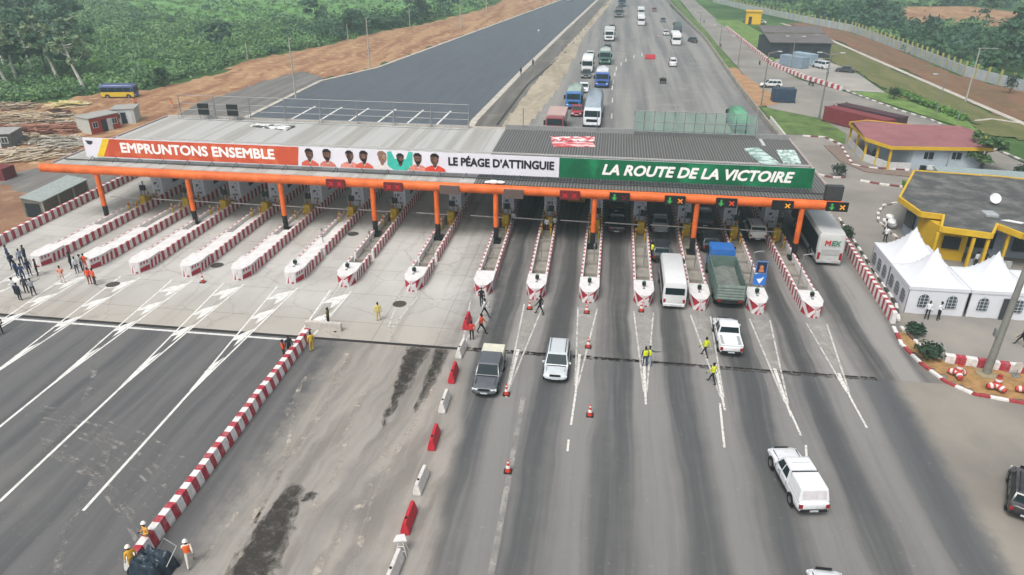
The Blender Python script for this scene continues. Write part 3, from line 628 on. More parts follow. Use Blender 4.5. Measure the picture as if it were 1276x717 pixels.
# blue information sign on island 14
t = thing('lane_sign', 'blue and white lane sign with small picture beside the green dump truck', 'sign', (14.3, 61.6, 0), 0)
b = MB(); b.tube((0, .08, .2), (0, .08, 3.6), .05); b.build('post', M_STEEL, t)
b = MB(); b.box(-.5, .5, -.03, .03, 2.5, 3.7); b.build('picture_panel', pm('sign_face', '#5f7fb8', .5, .1), t)
b = MB(); b.box(-.42, .42, -.045, -.031, 2.6, 3.6); b.build('picture_inset', pm('sign_pic', '#1e2a44', .5, .2), t)
b = MB(); b.ell((0, -.05, 3.1), (.17, .02, .22)); b.box(-.22, .22, -.052, -.046, 2.66, 2.9); b.build('picture_figure', pm('sign_fig', '#c07a4a', .6), t)
b = MB(); b.box(-.55, .55, -.03, .03, 1.35, 2.4); b.build('arrow_panel', pm('sign_blue', '#2f6fc0', .5, .1), t)
b = MB(); b.add([(-.3, -.05, 1.95), (0, -.05, 1.5), (.15, -.05, 1.7), (.35, -.05, 2.2), (0, -.05, 2.0)], [(0, 1, 2, 3, 4)]); b.build('arrow', pm('sign_white', '#e0e4ea', .5), t)
# ------------------------------------------------------------------ canopy
RX0, RX1, RY0, RY1, RZ = -61.3, 22.5, 71.3, 94.3, 6.5; SPL = -13.6
can = thing('toll_canopy', 'long flat toll canopy with orange tube along its front edge', 'canopy', (-20, 82, 0))
def cparent(o): o.parent = can; o.matrix_parent_inverse = Matrix.Translation((20, -82, 0)); return o
def m_roof_l():
    s = NT('pale_roof_sheet'); p = s.pos(); q = s.sep(p)
    band = s.noise(s.comb(q[0], 0.0), .33, 1); st = s.n('ShaderNodeTexNoise', None, Vector=s.comb(s.math('MULTIPLY', q[0], 1.2), s.math('MULTIPLY', q[1], .05)), Scale=1.0, Detail=5.0).outputs[0]
    c = s.mix(s.step(band, .47, .5), lin('#c2c0b9'), lin('#d0d0cc')); c = s.mix(s.step(st, .45, .7, 0, .3), c, lin('#8f8d88'))
    rib = s.math('SINE', s.math('MULTIPLY', q[0], 2 * PI / .5)); s.bump(rib, .12, .01); s.done(c, .7, 0, .25)
    tr = s.n('ShaderNodeBsdfTranslucent', None, Color=c); mx = s.n('ShaderNodeMixShader', None, _0=.4); s.t.links.new(s.b.outputs[0], mx.inputs[1]); s.t.links.new(tr.outputs[0], mx.inputs[2])
    s.t.links.new(mx.outputs[0], s.t.nodes['Material Output'].inputs[0]); return s.m
def m_roof_r():
    s = NT('dark_roof_sheet'); p = s.pos(); q = s.sep(p); rib = s.math('SINE', s.math('MULTIPLY', q[0], 2 * PI / .33))
    st = s.noise(s.comb(s.math('MULTIPLY', q[0], 1.0), s.math('MULTIPLY', q[1], .08)), 1, 5)
    c = s.mix(s.step(rib, -.2, .9), lin('#4b4b4a'), lin('#747371')); c = s.mix(s.step(st, .45, .7, 0, .5), c, lin('#5b5852'))
    s.bump(rib, .5, .04); return s.done(c, .65, 0, .3)
ML_, MR_ = m_roof_l(), m_roof_r()
b = MB(); b.box(RX0, SPL, RY0, 82.6, RZ - .25, RZ); b.box(RX0, SPL, 82.75, RY1, RZ - .25, RZ); cparent(b.build('roof_deck', ML_))
b = MB(); b.box(SPL + .01, RX1, RY0, 82.6, RZ - .25, RZ); b.box(SPL + .01, RX1, 82.75, RY1, RZ - .25, RZ); cparent(b.build('roof_deck', MR_))['label'] = 'dark grey ribbed right half of the roof'
b = MB(); b.box(RX0, RX1, 82.61, 82.74, RZ - .2, RZ + .16); cparent(b.build('ridge_cap', pm('ridge_grey', '#b3b2ae', .6)))
b = MB(); b.box(RX0 - .02, SPL, RY1, RY1 + .25, RZ - .6, RZ + .2); cparent(b.build('parapet', pm('parapet_pale', '#b9b2aa', .8)))
b = MB(); b.box(SPL, RX1, RY1, RY1 + .25, RZ - .6, RZ + .6); cparent(b.build('parapet', pm('parapet_grey', '#8b8b8b', .8)))
for xa in (RX1 + .002, RX0 - .202): b = MB(); b.box(xa, xa + .2, RY0, RY1 + .25, RZ - .5, RZ + .15); cparent(b.build('edge_trim', pm('edge_pink', '#a89994', .8)))
b = MB(); b.tube((RX0 + .4, 72.7, RZ + .12), (RX1 - .4, 72.7, RZ + .12), .07, n=6); cparent(b.build('cable_pipe', pm('pipe_dark', '#3a3d3c', .6)))
M_OR = pm('orange_paint', '#d9672c', .55, .3, .8)
b = MB(); b.tube((-62.4, 70.75, 6.1), (22.9, 70.75, 6.1), .48, n=20); cparent(b.build('beam_tube', M_OR, smooth=40))
b = MB()
for xx in range(-60, 23, 3): b.tube((xx, 71, 6.2), (xx, 71.6, 6.3), .1, n=6)
cparent(b.build('beam_bracket', M_BLK))
for k, (x, i) in enumerate(((-55.9, 0), (-45.2, 2), (-34.6, 4), (-24.4, 6), (-17.5, 7), (-11.2, 8), (-1.0, 10), (9.2, 12), (19.3, 14))):
    b = MB(); b.tube((x, 70.75, 2.0), (x, 70.75, 5.8), .27, n=14, m=0); b.tube((x, 70.75, .2), (x, 70.75, 2.0), .275, n=14, m=1); b.box(x - .5, x + .5, 70.25, 71.25, .2, .5, 1)
    cparent(b.build('column', [M_OR, M_BLK], smooth=40))
    b = MB(); b.tube((x, 90, .2), (x, 90, 6.2), .27, n=12); cparent(b.build('column', M_OR, smooth=40))
b = MB()
for yy in (75, 79, 83, 87, 91):
    b.box(RX0, RX1, yy - .12, yy + .12, 5.9, 6.24)
for x in range(-60, 23, 5): b.box(x - .08, x + .08, RY0 + .1, RY1, 5.7, 5.89)
cparent(b.build('roof_truss', pm('truss_grey', '#7f8182', .6)))
# walkway frames on the rear edge
def rail(label, x0, x1, z0, z1, n, panels):
    t = thing('roof_frame', label, 'frame', (x0, 94.0, z0)); L = x1 - x0; H = z1 - z0
    b = MB()
    for k in range(n + 1):
        x = L * k / n; b.tube((x, 0, 0), (x, 0, H), .06, n=6); b.tube((x, -.9, .05), (x, 0, H * .75), .04, n=6)
    b.build('upright', M_STEEL, t)
    b = MB()
    for z in ([.35, 1.15, 2.0, H] if not panels else [.1, H / 2, H]): b.tube((0, 0, z), (L, 0, z), .045, n=6)
    if not panels: b.tube((0, -.9, .06), (L, -.9, .06), .05, n=6)
    b.build('rail', M_STEEL, t)
    if panels:
        s = NT('green_mesh'); s.done(s.mix(s.noise(s.pos(), 1.5), lin('#78a090'), lin('#9cb8ac')), .6); s.b.inputs['Alpha'].default_value = .35
        b = MB()
        for k in range(n):
            for j in range(4): b.box(L * (k + j / 4) / n + .08, L * (k + (j + 1) / 4) / n - .06, -.01, .01, .15, H - .1)
        b.build('mesh_panel', s.m, t)
        b = MB()
        for k in range(n * 4): b.tube((L * k / n / 4, 0, .1), (L * k / n / 4, 0, H), .03, n=5)
        b.build('thin_upright', pm('dark_steel', '#4a4e4e', .6), t)
    return t
rail('long open steel banner frame on the pale rear roof edge', -59.0, -18.4, 6.5, 9.6, 8, False)
rail('dark framed mesh screen on the rear roof edge behind green lettering', 3.1, 18.3, 6.9, 9.6, 3, True)
b = MB(); 
for x in (-11.2, -1.6): b.tube((x, 94.0, 7.0), (x, 94.0, 9.4), .05, n=6)
o = b.build('frame_post', M_STEEL); tag(o, 'two lone steel posts on the rear roof edge behind the white lettering', 'post')
for x, lb in ((-55.2, 'left black floodlight panel behind the steel frame'), (-51.0, 'right black floodlight panel behind the steel frame')):
    t = thing('floodlight', lb, 'floodlight', (x, 93.3, 6.5), 0, 'black panels on the pale roof'); b = MB(); b.box(-.75, .75, -.1, .1, .7, 1.4); b.box(-.75, .75, -.1, .1, 1.55, 2.2); b.build('panel', M_BLK, t)
    b = MB(); b.tube((-.6, 0, 0), (-.6, 0, 2.2), .04); b.tube((.6, 0, 0), (.6, 0, 2.2), .04); b.build('bracket', M_STEEL, t)
# things lying on the roof
def lying(name, label, cat, px, mats, z=RZ + .02, th=.08):
    P = [g(p[0], p[1], z) for p in px]; c = sum(P, Vector()) / len(P); b = MB()
    b.prism([(p.x - c.x, p.y - c.y) for p in P], 0, th); return tag(b.build(name, mats, loc=(c.x, c.y, z)), label, cat)
def lines_mat(name, c1, c2, sc):
    s = NT(name); s.done(s.mix(s.step(s.noise(s.n('ShaderNodeMapping', None, Vector=s.obj(), Scale=(sc, 1.2, 1)), 1, 3), .48, .54), lin(c1), lin(c2)), .6); return s.m
lying('old_banner', 'red and white folded banner lying on the dark roof, farther one', 'banner', ((686, 171), (741, 171), (741, 176.5), (688, 176.5)), lines_mat('red_white_cloth', '#b8474b', '#e3d5d2', 1.2))
lying('old_banner', 'red banner strip lying on the dark roof, nearer one', 'banner', ((687, 177.5), (738, 177.5), (742, 183.5), (690, 183.5)), lines_mat('red_cloth', '#bd5054', '#dcb9b8', .5))
lying('roof_panel', 'loose greenish translucent panel leaning nearest the green banner end', 'panel', ((927, 187), (945, 186), (972, 206), (948, 206)), lines_mat('green_sheet', '#7d968e', '#b9cbc4', .6), th=.2)
lying('roof_panel', 'rectangular greenish panel with rust marks at the roof corner', 'panel', ((967, 189), (990, 189), (998, 205), (976, 205)), lines_mat('green_sheet2', '#86a096', '#c3d0ca', 2), th=.2)
lying('roof_panel', 'small pale plank lying by the rear parapet of the dark roof', 'panel', ((945, 174), (949, 174), (954, 182), (950, 182)), pm('plank', '#b3b6b5', .7))
lying('window_frame', 'white framed hatch lying on the pale roof', 'hatch', ((318, 155), (368, 158), (358, 163), (312, 158)), lines_mat('hatch', '#4c4d4d', '#e2e2df', .8), th=.12)
b = MB(); b.ell((0, 0, .15), (.55, .3, .22)); b.ell((.7, .1, .12), (.5, .28, .16)); b.ell((-.6, .05, .1), (.35, .25, .14))
tag(b.build('cloth_bundle', pm('white_cloth', '#dcdcda', .8, bump=.5), loc=(-11.5, 71.2, 6.58), smooth=60), 'crumpled white cloth bundle lying on the orange tube', 'cloth')

# lane signals on the tube
SG = [(418, 229, 'rr'), (490, 233, 'rr'), (560, 237, 'off'), (640, 242, 'off'), (710, 243.5, 'rr'), (772, 246, 'go'), (841, 250, 'gx'), (905, 253, 'gx'), (975, 256, 'oy'), (1043, 258, 'gy')]
SL = {0: 'dark lane signal showing two red crosses above the fifth lane from left', }
SIGLAB = ['lane signal with two red crosses, leftmost on the tube', 'lane signal with two red crosses, second from the left', 'unlit grey lane signal left of the tube break', 'unlit grey lane signal below the white cloth bundle',
          'bright red lane signal with crosses above the yellow truck', 'lane signal with green arrow and dim red cross', 'lane signal with green arrow and orange cross right of the silver car', 'lane signal with green arrow and orange cross above the blue cab',
          'lane signal lit yellow orange only, left of the coach lane', 'rightmost lane signal lit green and yellow at the tube end']
M_SR = pm('lamp_red', '#b8242c', .4, .05, emit=.25); M_SG = pm('lamp_green', '#3a8f48', .4, .05, emit=.25); M_SO = pm('lamp_orange', '#dd7c2c', .4, .05, emit=.4); M_SRD = pm('lamp_dim_red', '#7a2026', .5)
for k, (px, py, ty) in enumerate(SG):
    d = ROT @ Vector((px - CX, -(py - CY), -F)); tt = 70.2 / d.y; x = d.x * tt; z = CAMZ + d.z * tt
    t = thing('lane_signal', SIGLAB[k], 'lane signal', (x, 70.18, z - .45), 0, 'lane signals on the orange tube'); t.scale = (.92, 1, .88)
    b = MB(); b.box(-1.1, 1.1, -.12, .12, 0, 1.05); b.build('housing', pm('signal_grey', '#5d4f4a', .6) if ty == 'off' else (pm('signal_darkred', '#6a1f22', .6) if ty == 'rr' else pm('signal_black', '#1b1b1a', .6)), t, bevel=.02)
    def cross(cx, m, name):
        b = MB()
        for a in (PI / 4, -PI / 4):
            b.M = Matrix.Translation((cx, -.14, .52)) @ Matrix.Rotation(a, 4, 'Y'); b.box(-.32, .32, -.01, .01, -.06, .06)
        b.M = Matrix.Identity(4); b.build(name, m, t)
    def arrow(cx, m):
        b = MB(); b.add([(cx - .3, -.14, .5), (cx, -.14, .12), (cx + .3, -.14, .5), (cx + .1, -.14, .5), (cx + .1, -.14, .9), (cx - .1, -.14, .9), (cx - .1, -.14, .5)], [(0, 1, 2, 3, 4, 5, 6)]); b.build('arrow', m, t)
    if ty == 'rr': cross(-.5, M_SR, 'cross'); cross(.5, M_SR, 'cross')
    if ty[0] == 'g': arrow(-.55, M_SG)
    if ty == 'go': cross(.5, M_SRD, 'cross')
    if ty == 'gx': cross(.55, M_SO if k == 6 else pm('lamp_redorange', '#cc4c2c', .4, .05, emit=.3), 'cross')
    if ty in ('oy', 'gy'): cross(.5, pm('lamp_yellow', '#dd9a30', .4, .05, emit=.4), 'cross')
t = thing('control_box', 'dark square cabinet standing on the right end of the tube', 'cabinet', (22.0, 71.0, 6.55)); b = MB(); b.box(-.8, .8, -.35, .35, .1, 1.5); b.build('box', pm('cab_dark', '#3c3d3e', .6), t, bevel=.03)
b = MB(); b.box(-.7, -.5, -.3, .3, -.1, .1); b.box(.5, .7, -.3, .3, -.1, .1); b.build('foot', M_BLK, t)

# ------------------------------------------------------------------ banner
BY, BZ0, BZ1, BX0, BX1 = 73.0, 6.98, 9.1, -58.3, 20.4
ban = thing('banner', 'long printed banner in orange, white and green standing on the canopy roof', 'banner', (0, 0, 0))
M_BW = pm('banner_white', '#dcdce4', .55, .06, .3)
def bclr(name, a, c_, d_):
    s = NT(name); o = s.obj(); n1 = s.n('ShaderNodeTexVoronoi', None, Vector=o, Scale=.9).outputs['Color']; n = s.sep(n1)[0]; s.done(s.mix(s.step(s.noise(o, .5), .5, .7), s.mix(n, lin(a), lin(c_)), lin(d_)), .55); return s.m
MO = bclr('banner_orange', '#cc5c3c', '#b94d33', '#da7648'); MG = bclr('banner_green', '#0d6a45', '#0a5a3a', '#1c8055')
def bz(x): return 0
def bpart(name, poly, m, d=.0, lab=None):
    b = MB(); n = len(poly); b.add([(p[0], BY - d, p[1]) for p in poly] + [(p[0], BY - d + .008, p[1]) for p in poly], [tuple(range(n)), tuple(range(n, 2 * n))[::-1]] + [(i, n + i, n + (i + 1) % n, (i + 1) % n) for i in range(n)])
    o = b.build(name, m, ban)
    if lab: o['label'] = lab
    return o
b = MB(); b.box(BX0 + .1, BX1, BY + .01, BY + .06, BZ0, BZ1); b.build('backing_sheet', M_BW, ban)
bpart('printed_field', [(BX0, BZ0 - .1), (-4.9, BZ0), (-4.9, BZ1), (BX0 + .05, BZ1)], M_BW, .02, 'white field with portraits')
bpart('printed_field', [(-56.2, BZ0 + .02), (-33.3, BZ0 + .02), (-33.0, BZ1 - .05), (-55.0, BZ1 - .05)], MO, .035, 'orange field')
bpart('printed_field', [(-4.89, BZ0 + .01), (BX1, BZ0 + .01), (BX1, BZ1), (-4.89, BZ1)], MG, .035, 'green field')
bpart('yellow_flash', [(-57.0, BZ0 + .0), (-56.2, BZ0 + .0), (-55.0, BZ1 - .05), (-55.8, BZ1 - .05)], pm('flash_yellow', '#e5c32a', .5), .04)
bpart('logo', [(-58.0, 8.8), (-57.1, 8.75), (-57.2, 8.45), (-57.5, 8.3), (-57.8, 8.4)], pm('logo_dark', '#2e3a44', .5), .04)
MT = Matrix.Translation
text_mesh('lettering', 'EMPRUNTONS ENSEMBLE', 1.5, pm('letter_white', '#f0efec', .5, .05), ban, MT((-44.85, BY - .05, 8.06)) @ UP, .06, 0, 0, width=17.9)
text_mesh('lettering', 'LE PÉAGE D’ATTINGUIE', 1.2, pm('letter_black', '#1c1d28', .5, .05), ban, MT((-11.0, BY - .05, 8.15)) @ UP, .045, 0, 0, width=11.1)
text_mesh('lettering', 'LA ROUTE DE LA VICTOIRE', 1.5, MC['letter_white'], ban, MT((9.05, BY - .06, 8.0)) @ UP, .06, .25, 0, width=18.9)
# printed portraits: flat shapes on the banner
FX = [-31.9, -29.9, -27.4, -25.8, -23.8, -21.8, -19.9, -18.05]
SK = pm('print_skin', '#5a4036', .6, .4); SKL = pm('print_skin_pale', '#8a6a58', .6, .2); OR2 = pm('print_shirt', '#d0604a', .6, .2); HR = pm('print_hair', '#17120f', .6); TQ = pm('print_turquoise', '#3fb9a6', .6, .2)
PSH = [OR2, pm('print_shirt_b', '#cc7a68', .6, .3), pm('print_shirt_c', '#e09080', .6, .3), OR2, pm('print_shirt_d', '#e4dcd8', .6, .2), TQ, pm('print_shirt_e', '#dd8c7a', .6, .3), pm('print_shirt_f', '#d8452f', .6, .2)]
PSK = [SK, pm('print_skin_c', '#6a4a3c', .6, .5), pm('print_skin_d', '#4a342c', .6, .4), SK, SKL, pm('print_skin_e', '#54403a', .6, .5), pm('print_skin_f', '#6b5048', .6, .5), SK]
el = lambda cx, cz, rx, rz, n=16: [(cx + rx * math.cos(2 * PI * j / n), cz + rz * math.sin(2 * PI * j / n)) for j in range(n)]
for k, x in enumerate(FX):
    sh = PSH[k]; wd = (1.0, .9, 1.1, 1.0, .8, 1.3, 1.05, 1.15)[k]; tn = (.06, -.05, .12, -.14, .1, 0, .04, -.06)[k]; hs_ = (1.05, 1.1, 1.0, 1.08, 1.15, .95, 1.05, 1.1)[k]; cz = 8.32 - (k == 5) * .05; rx, rz = .4 * hs_, .54 * hs_
    if k == 5: bpart('portrait', [(x - 1.45, 7.4), (x - 1.4, 8.95), (x - .95, 9.02), (x - .6, 8.2), (x + .6, 8.2), (x + .95, 9.05), (x + 1.4, 9.0), (x + 1.3, 7.6), (x + .7, 7.0), (x - .8, 7.0)], sh, .04)
    else:
        bpart('portrait', [(x - wd, BZ0 + .04), (x + wd, BZ0 + .04), (x + wd * .92, 7.3), (x + wd * .6, 7.52), (x + .25, 7.7), (x - .25, 7.7), (x - wd * .6, 7.55), (x - wd * .92, 7.35)], sh, .04 + .001 * k)
        bpart('portrait', [(x - .3, 7.72), (x - .22, 7.72), (x + .02, 7.42), (x + .24, 7.72), (x + .32, 7.72), (x + .03, 7.28)], M_BW, .049)
    bpart('portrait', el(x, 7.75, .21, .33), PSK[k], .052)
    bpart('portrait', el(x + tn * .5, cz, rx, rz), PSK[k], .056)
    bpart('portrait', el(x + tn + .12, cz - .05, rx * .45, rz * .55), pm('print_light_%d' % (k == 4), ('#7a5a4a', '#a88672')[k == 4], .6, .6, 5), .059)
    if k != 4 or True: bpart('portrait', [(x - rx * 1.04, cz + .06), (x - rx * 1.08, cz + rz * .66), (x - rx * .6, cz + rz * 1.07), (x + rx * .3, cz + rz * 1.12), (x + rx * 1.05, cz + rz * .72), (x + rx * 1.03, cz + .1), (x + rx * .7, cz + rz * .5), (x - rx * .75, cz + rz * .55)], SKL if k == 4 else HR, .062)
    if k in (1, 3, 5, 6): bpart('portrait', [(x - rx * .8, cz - .1), (x - rx * .5, cz - rz * .9), (x, cz - rz * 1.08), (x + rx * .5, cz - rz * .9), (x + rx * .8, cz - .1), (x + rx * .45, cz - rz * .5), (x - rx * .45, cz - rz * .5)], HR, .061)
    b = MB(); [b.box(x + tn + q[0], x + tn + q[1], BY - .07, BY - .066, cz + q[2], cz + q[2] + .05) for q in ((-.22, -.07, .03), (.07, .21, .03), (-.1, .12, -.3))]; b.build('portrait', HR, ban)
for k in range(28):
    x = BX0 + .8 + k * (BX1 - BX0 - 1.6) / 27; b = MB(); b.tube((x, BY + .1, 6.5), (x, BY + .1, 9.0), .04, n=5); b.tube((x, BY + 1.5, 6.5), (x, BY + .1, 8.6), .04, n=5); b.tube((x - .3, 72.4, 6.5), (x, BY + .08, 7.1), .035, n=5)
    b.build('strut', pm('strut_grey', '#55585a', .6), ban)

# ------------------------------------------------------------------ vehicles
M_TYRE = pm('tyre_rubber', '#191919', .85, .2); M_RIM = pm('rim_alloy', '#8c8f92', .35, .1, metal=.6); M_HEAD = pm('headlamp', '#cfd6da', .15, .05); M_TAIL = pm('tail_lamp', '#8e1f22', .3, .05)
M_DK = pm('dark_trim', '#1d1e20', .5); M_PLATE = pm('number_plate', '#b9bcc0', .5); M_CHAS = pm('chassis_dark', '#232323', .8)
WH = {}
def wheel(t, x, y, r, w=.22, name='wheel'):
    k = (r, w)
    if k not in WH:
        b = MB(); b.M = Matrix.Rotation(PI / 2, 4, 'Y'); b.lathe([(r * .6, -w / 2), (r * .93, -w / 2), (r, -w * .3), (r, w * .3), (r * .93, w / 2), (r * .6, w / 2)], n=18); o = b.build('wheel', M_TYRE, t, smooth=35)
        b = MB(); b.M = Matrix.Rotation(PI / 2, 4, 'Y'); b.lathe([(r * .58, -w / 2 - .005), (r * .2, -w / 2 + .03), (r * .2, w / 2 - .03), (r * .58, w / 2 + .005)], n=12)
        q = b.build('rim', M_RIM, o); WH[k] = (o.data, q.data); o.location = (x, y, r); return o
    o = bpy.data.objects.new('wheel', WH[k][0]); COL.objects.link(o); o.parent = t; o.location = (x, y, r)
    q = bpy.data.objects.new('rim', WH[k][1]); COL.objects.link(q); q.parent = o; return o
def loft(b, st, m=0):
    """st: stations (y, zbottom, ztop, halfwidth, topinset)"""
    rings = []
    for (y, zb, zt, hw, ti) in st:
        h = zt - zb
        pr = [(hw * .9, zb), (hw * .985, zb + h * .18), (hw, zb + h * .45), (hw * .985, zb + h * .78), (hw - ti * .5, zt - h * .06), (hw - ti - .06, zt), (hw * .4, zt + .02)]
        rings.append([(x, y, z) for x, z in pr] + [(-x, y, z) for x, z in pr[::-1]])
    n = len(rings[0]); vs = [p for r in rings for p in r]; fs = []
    for j in range(len(rings) - 1):
        for k in range(n): fs.append((j * n + k, j * n + (k + 1) % n, (j + 1) * n + (k + 1) % n, (j + 1) * n + k))
    fs += [tuple(range(n))[::-1], tuple(range((len(rings) - 1) * n, len(rings) * n))]; b.add(vs, fs, m)
def pane(t, name, pts, m=None, off=.012, shrink=.0):
    b = MB(); P = [Vector(p) for p in pts]; c = sum(P, Vector()) / len(P); P = [p.lerp(c, shrink) for p in P]
    nn = (P[1] - P[0]).cross(P[2] - P[0]).normalized()
    if nn.dot(c - Vector((0, c.y * .6, 1.0))) < 0: nn = -nn
    k = len(P); b.add([p - nn * .01 for p in P] + [p + nn * off for p in P], [tuple(range(k))[::-1], tuple(range(k, 2 * k))] + [(i, (i + 1) % k, k + (i + 1) % k, k + i) for i in range(k)]); return b.build(name, m or glass(), t)
def car(kind, col, label, x, y, rz=0, L=4.4, Wd=1.75, H=1.5, cat='car', group=None, load=None, name=None):
    """front of the vehicle faces +Y of the thing"""
    mt = paint('paint_' + col, col); t = thing(name or {'pickup': 'pickup_truck', 'canopy': 'pickup_truck', 'suv': 'suv', 'van': 'minivan'}.get(kind, 'parked_car'), label, cat, (x, y, .02), rz, group)
    hw = Wd / 2; h2 = L / 2; zb = .25 if kind == 'sedan' or kind == 'van' else .38; belt = H * .58 if kind != 'pickup' and kind != 'canopy' else H * .57; hood = belt - .08; r = .33 if zb < .3 else .38
    b = MB()
    if kind in ('pickup', 'canopy'): cb0, ct0, ct1, cb1 = h2 * .42, h2 * .2, -h2 * (.48 if load else .24), -h2 * (.52 if load else .3); deck = belt
    elif kind == 'sedan': cb0, ct0, ct1, cb1 = h2 * .45, h2 * .14, -h2 * .42, -h2 * .72; deck = belt - .02
    elif kind == 'van': cb0, ct0, ct1, cb1 = h2 * .78, h2 * .48, -h2 * .9, -h2 * .96; deck = belt
    else: cb0, ct0, ct1, cb1 = h2 * .5, h2 * .2, -h2 * .82, -h2 * .95; deck = belt
    st = [(-h2, zb + .12, deck - .1, hw * .88, .06), (-h2 * .97, zb + .02, deck - .01, hw * .95, .05), (-h2 * .8, zb, deck, hw, .04), (0, zb, belt, hw, .03), (cb0, zb, belt, hw * .99, .04),
          (h2 * .8, zb, hood - .02, hw * .96, .1), (h2 * .93, zb + .03, hood - .11, hw * .91, .12), (h2 * .98, zb + .06, hood - .2, hw * .82, .12), (h2, zb + .12, hood - .34, hw * .68, .1)]
    loft(b, st)
    tw = hw * .8; bw = hw * .96
    def frus(yb0, yt0, yt1, yb1, z0, z1, bw, tw):
        A = [(-bw, yb0, z0), (bw, yb0, z0), (bw, yb1, z0), (-bw, yb1, z0)]; B_ = [(-tw, yt0, z1 - .04), (tw, yt0, z1 - .04), (tw, yt1, z1 - .04), (-tw, yt1, z1 - .04)]
        C_ = [(-tw * .86, yt0 - .16, z1), (tw * .86, yt0 - .16, z1), (tw * .86, yt1 + .14, z1), (-tw * .86, yt1 + .14, z1)]; D_ = [(-tw * .5, yt0 - .34, z1 + .022), (tw * .5, yt0 - .34, z1 + .022), (tw * .5, yt1 + .3, z1 + .022), (-tw * .5, yt1 + .3, z1 + .022)]
        b.add(A + B_ + C_ + D_, [(0, 3, 2, 1)] + [(i, (i + 1) % 4, 4 + (i + 1) % 4, 4 + i) for i in range(4)] + [(4 + i, 4 + (i + 1) % 4, 8 + (i + 1) % 4, 8 + i) for i in range(4)] + [(8 + i, 8 + (i + 1) % 4, 12 + (i + 1) % 4, 12 + i) for i in range(4)] + [(12, 13, 14, 15)])
    z0, z1 = belt - .02, H; frus(cb0, ct0, ct1, cb1, z0, z1, bw, tw)
    for s in (-1, 1):      # dark shut lines of the doors
        for yy in (cb0 - .12, (cb0 + cb1) / 2 + .1, max(cb1 + .1, -h2 * .55)): b.box(min(s * hw * .97, s * (hw + .003)), max(s * hw * .97, s * (hw + .003)), yy, yy + .022, zb + .12, belt - .05, 1)
        b.box(min(s * hw * .97, s * (hw + .012)), max(s * hw * .97, s * (hw + .012)), -h2 * .32, h2 * .34, zb - .02, zb + .1, 1)
        b.box(min(s * hw * .98, s * (hw + .02)), max(s * hw * .98, s * (hw + .02)), cb0 - .75, cb0 - .58, belt - .2, belt - .17, 1)
    b.box(-hw * .8, hw * .8, cb0 + .0, cb0 + .09, belt + .01, belt + .035, 1)                       # wiper cowl
    for s in (-1, 1): b.box(min(s * hw * .74, s * hw * .755), max(s * hw * .74, s * hw * .755), cb0 + .1, h2 * .8, belt - .07, belt + .006, 1)
    body = b.build('body', [mt, M_DK], t, smooth=52)
    def sidept(s, y, f):   # point on the side glass plane at height fraction f
        return (s * (bw + (tw - bw) * f), y, z0 + (z1 - .04 - z0) * f)
    def yb(f, a, c): return a + (c - a) * f
    zt = .86; zl = .12
    pane(t, 'windscreen', [(-bw * .9, yb(zl, cb0, ct0), z0 + (z1 - z0 - .04) * zl), (bw * .9, yb(zl, cb0, ct0), z0 + (z1 - z0 - .04) * zl), (tw * .92, yb(.93, cb0, ct0), z0 + (z1 - z0 - .04) * .93), (-tw * .92, yb(.93, cb0, ct0), z0 + (z1 - z0 - .04) * .93)])
    pane(t, 'rear_window', [(-bw * .86, yb(.3, cb1, ct1), z0 + (z1 - z0 - .04) * .3), (bw * .86, yb(.3, cb1, ct1), z0 + (z1 - z0 - .04) * .3), (tw * .9, yb(.9, cb1, ct1), z0 + (z1 - z0 - .04) * .9), (-tw * .9, yb(.9, cb1, ct1), z0 + (z1 - z0 - .04) * .9)])
    nwin = 3 if kind in ('suv', 'van') else 2
    for s in (-1, 1):
        f0 = (yb(zl, cb0, ct0) - .12, yb(zt, cb0, ct0) - .1); f1 = (yb(zl, cb1, ct1) + .12, yb(zt, cb1, ct1) + .1)
        for k in range(nwin):
            a, c = k / nwin, (k + 1) / nwin; e = .045
            p = [sidept(s, f0[0] + (f1[0] - f0[0]) * a - e, zl), sidept(s, f0[0] + (f1[0] - f0[0]) * c + e, zl), sidept(s, f0[1] + (f1[1] - f0[1]) * c + e, zt), sidept(s, f0[1] + (f1[1] - f0[1]) * a - e, zt)]
            pane(t, 'side_window', p)
        bb = MB(); bb.box(min(s * hw * .98, s * (hw + .17)), max(s * hw * .98, s * (hw + .17)), cb0 - .32, cb0 - .22, belt + .03, belt + .2); bb.build('wing_mirror', mt if kind != 'sedan' else M_DK, t, bevel=.02)
        bb = MB(); bb.M = MT((s * hw * .74, h2 * .93, hood - .23)) @ Matrix.Rotation(-s * .35, 4, 'Z'); bb.box(-.2, .2, -.06, .09, -.09, .08); bb.build('headlight', M_HEAD, t, bevel=.03)
        bb = MB(); bb.box(min(s * hw * .7, s * hw * .93), max(s * hw * .7, s * hw * .93), -h2 * .995 - .03, -h2 * .94, deck - .38 if kind in ('pickup', 'canopy') else deck - .3, deck - .1); bb.build('tail_light', M_TAIL, t, bevel=.01)
        for yy in (h2 * .62, -h2 * .6):
            bb = MB(); bb.M = MT((s * (hw - .02), yy, r)) @ Matrix.Rotation(PI / 2, 4, 'Y'); bb.lathe([(r + .07, -.03), (r + .07, .03)], n=18); bb.build('wheel_arch', M_DK, t); wheel(t, s * (hw - .08), yy, r)
    bb = MB(); bb.box(-hw * .45, hw * .45, h2 * .985, h2 * 1.0 + .02, zb + .3, zb + .47); bb.build('grille', M_DK, t, bevel=.02)
    bb = MB(); bb.box(-hw * .62, hw * .62, h2 * .96, h2 + .04, zb + .06, zb + .24); bb.build('bumper', mt, t, bevel=.05)
    bb = MB(); bb.box(-hw * .82, hw * .82, -h2 - .07, -h2 * .97, zb + .05, zb + .22); bb.build('bumper', M_DK if kind in ('pickup', 'canopy', 'suv') else mt, t, bevel=.03)
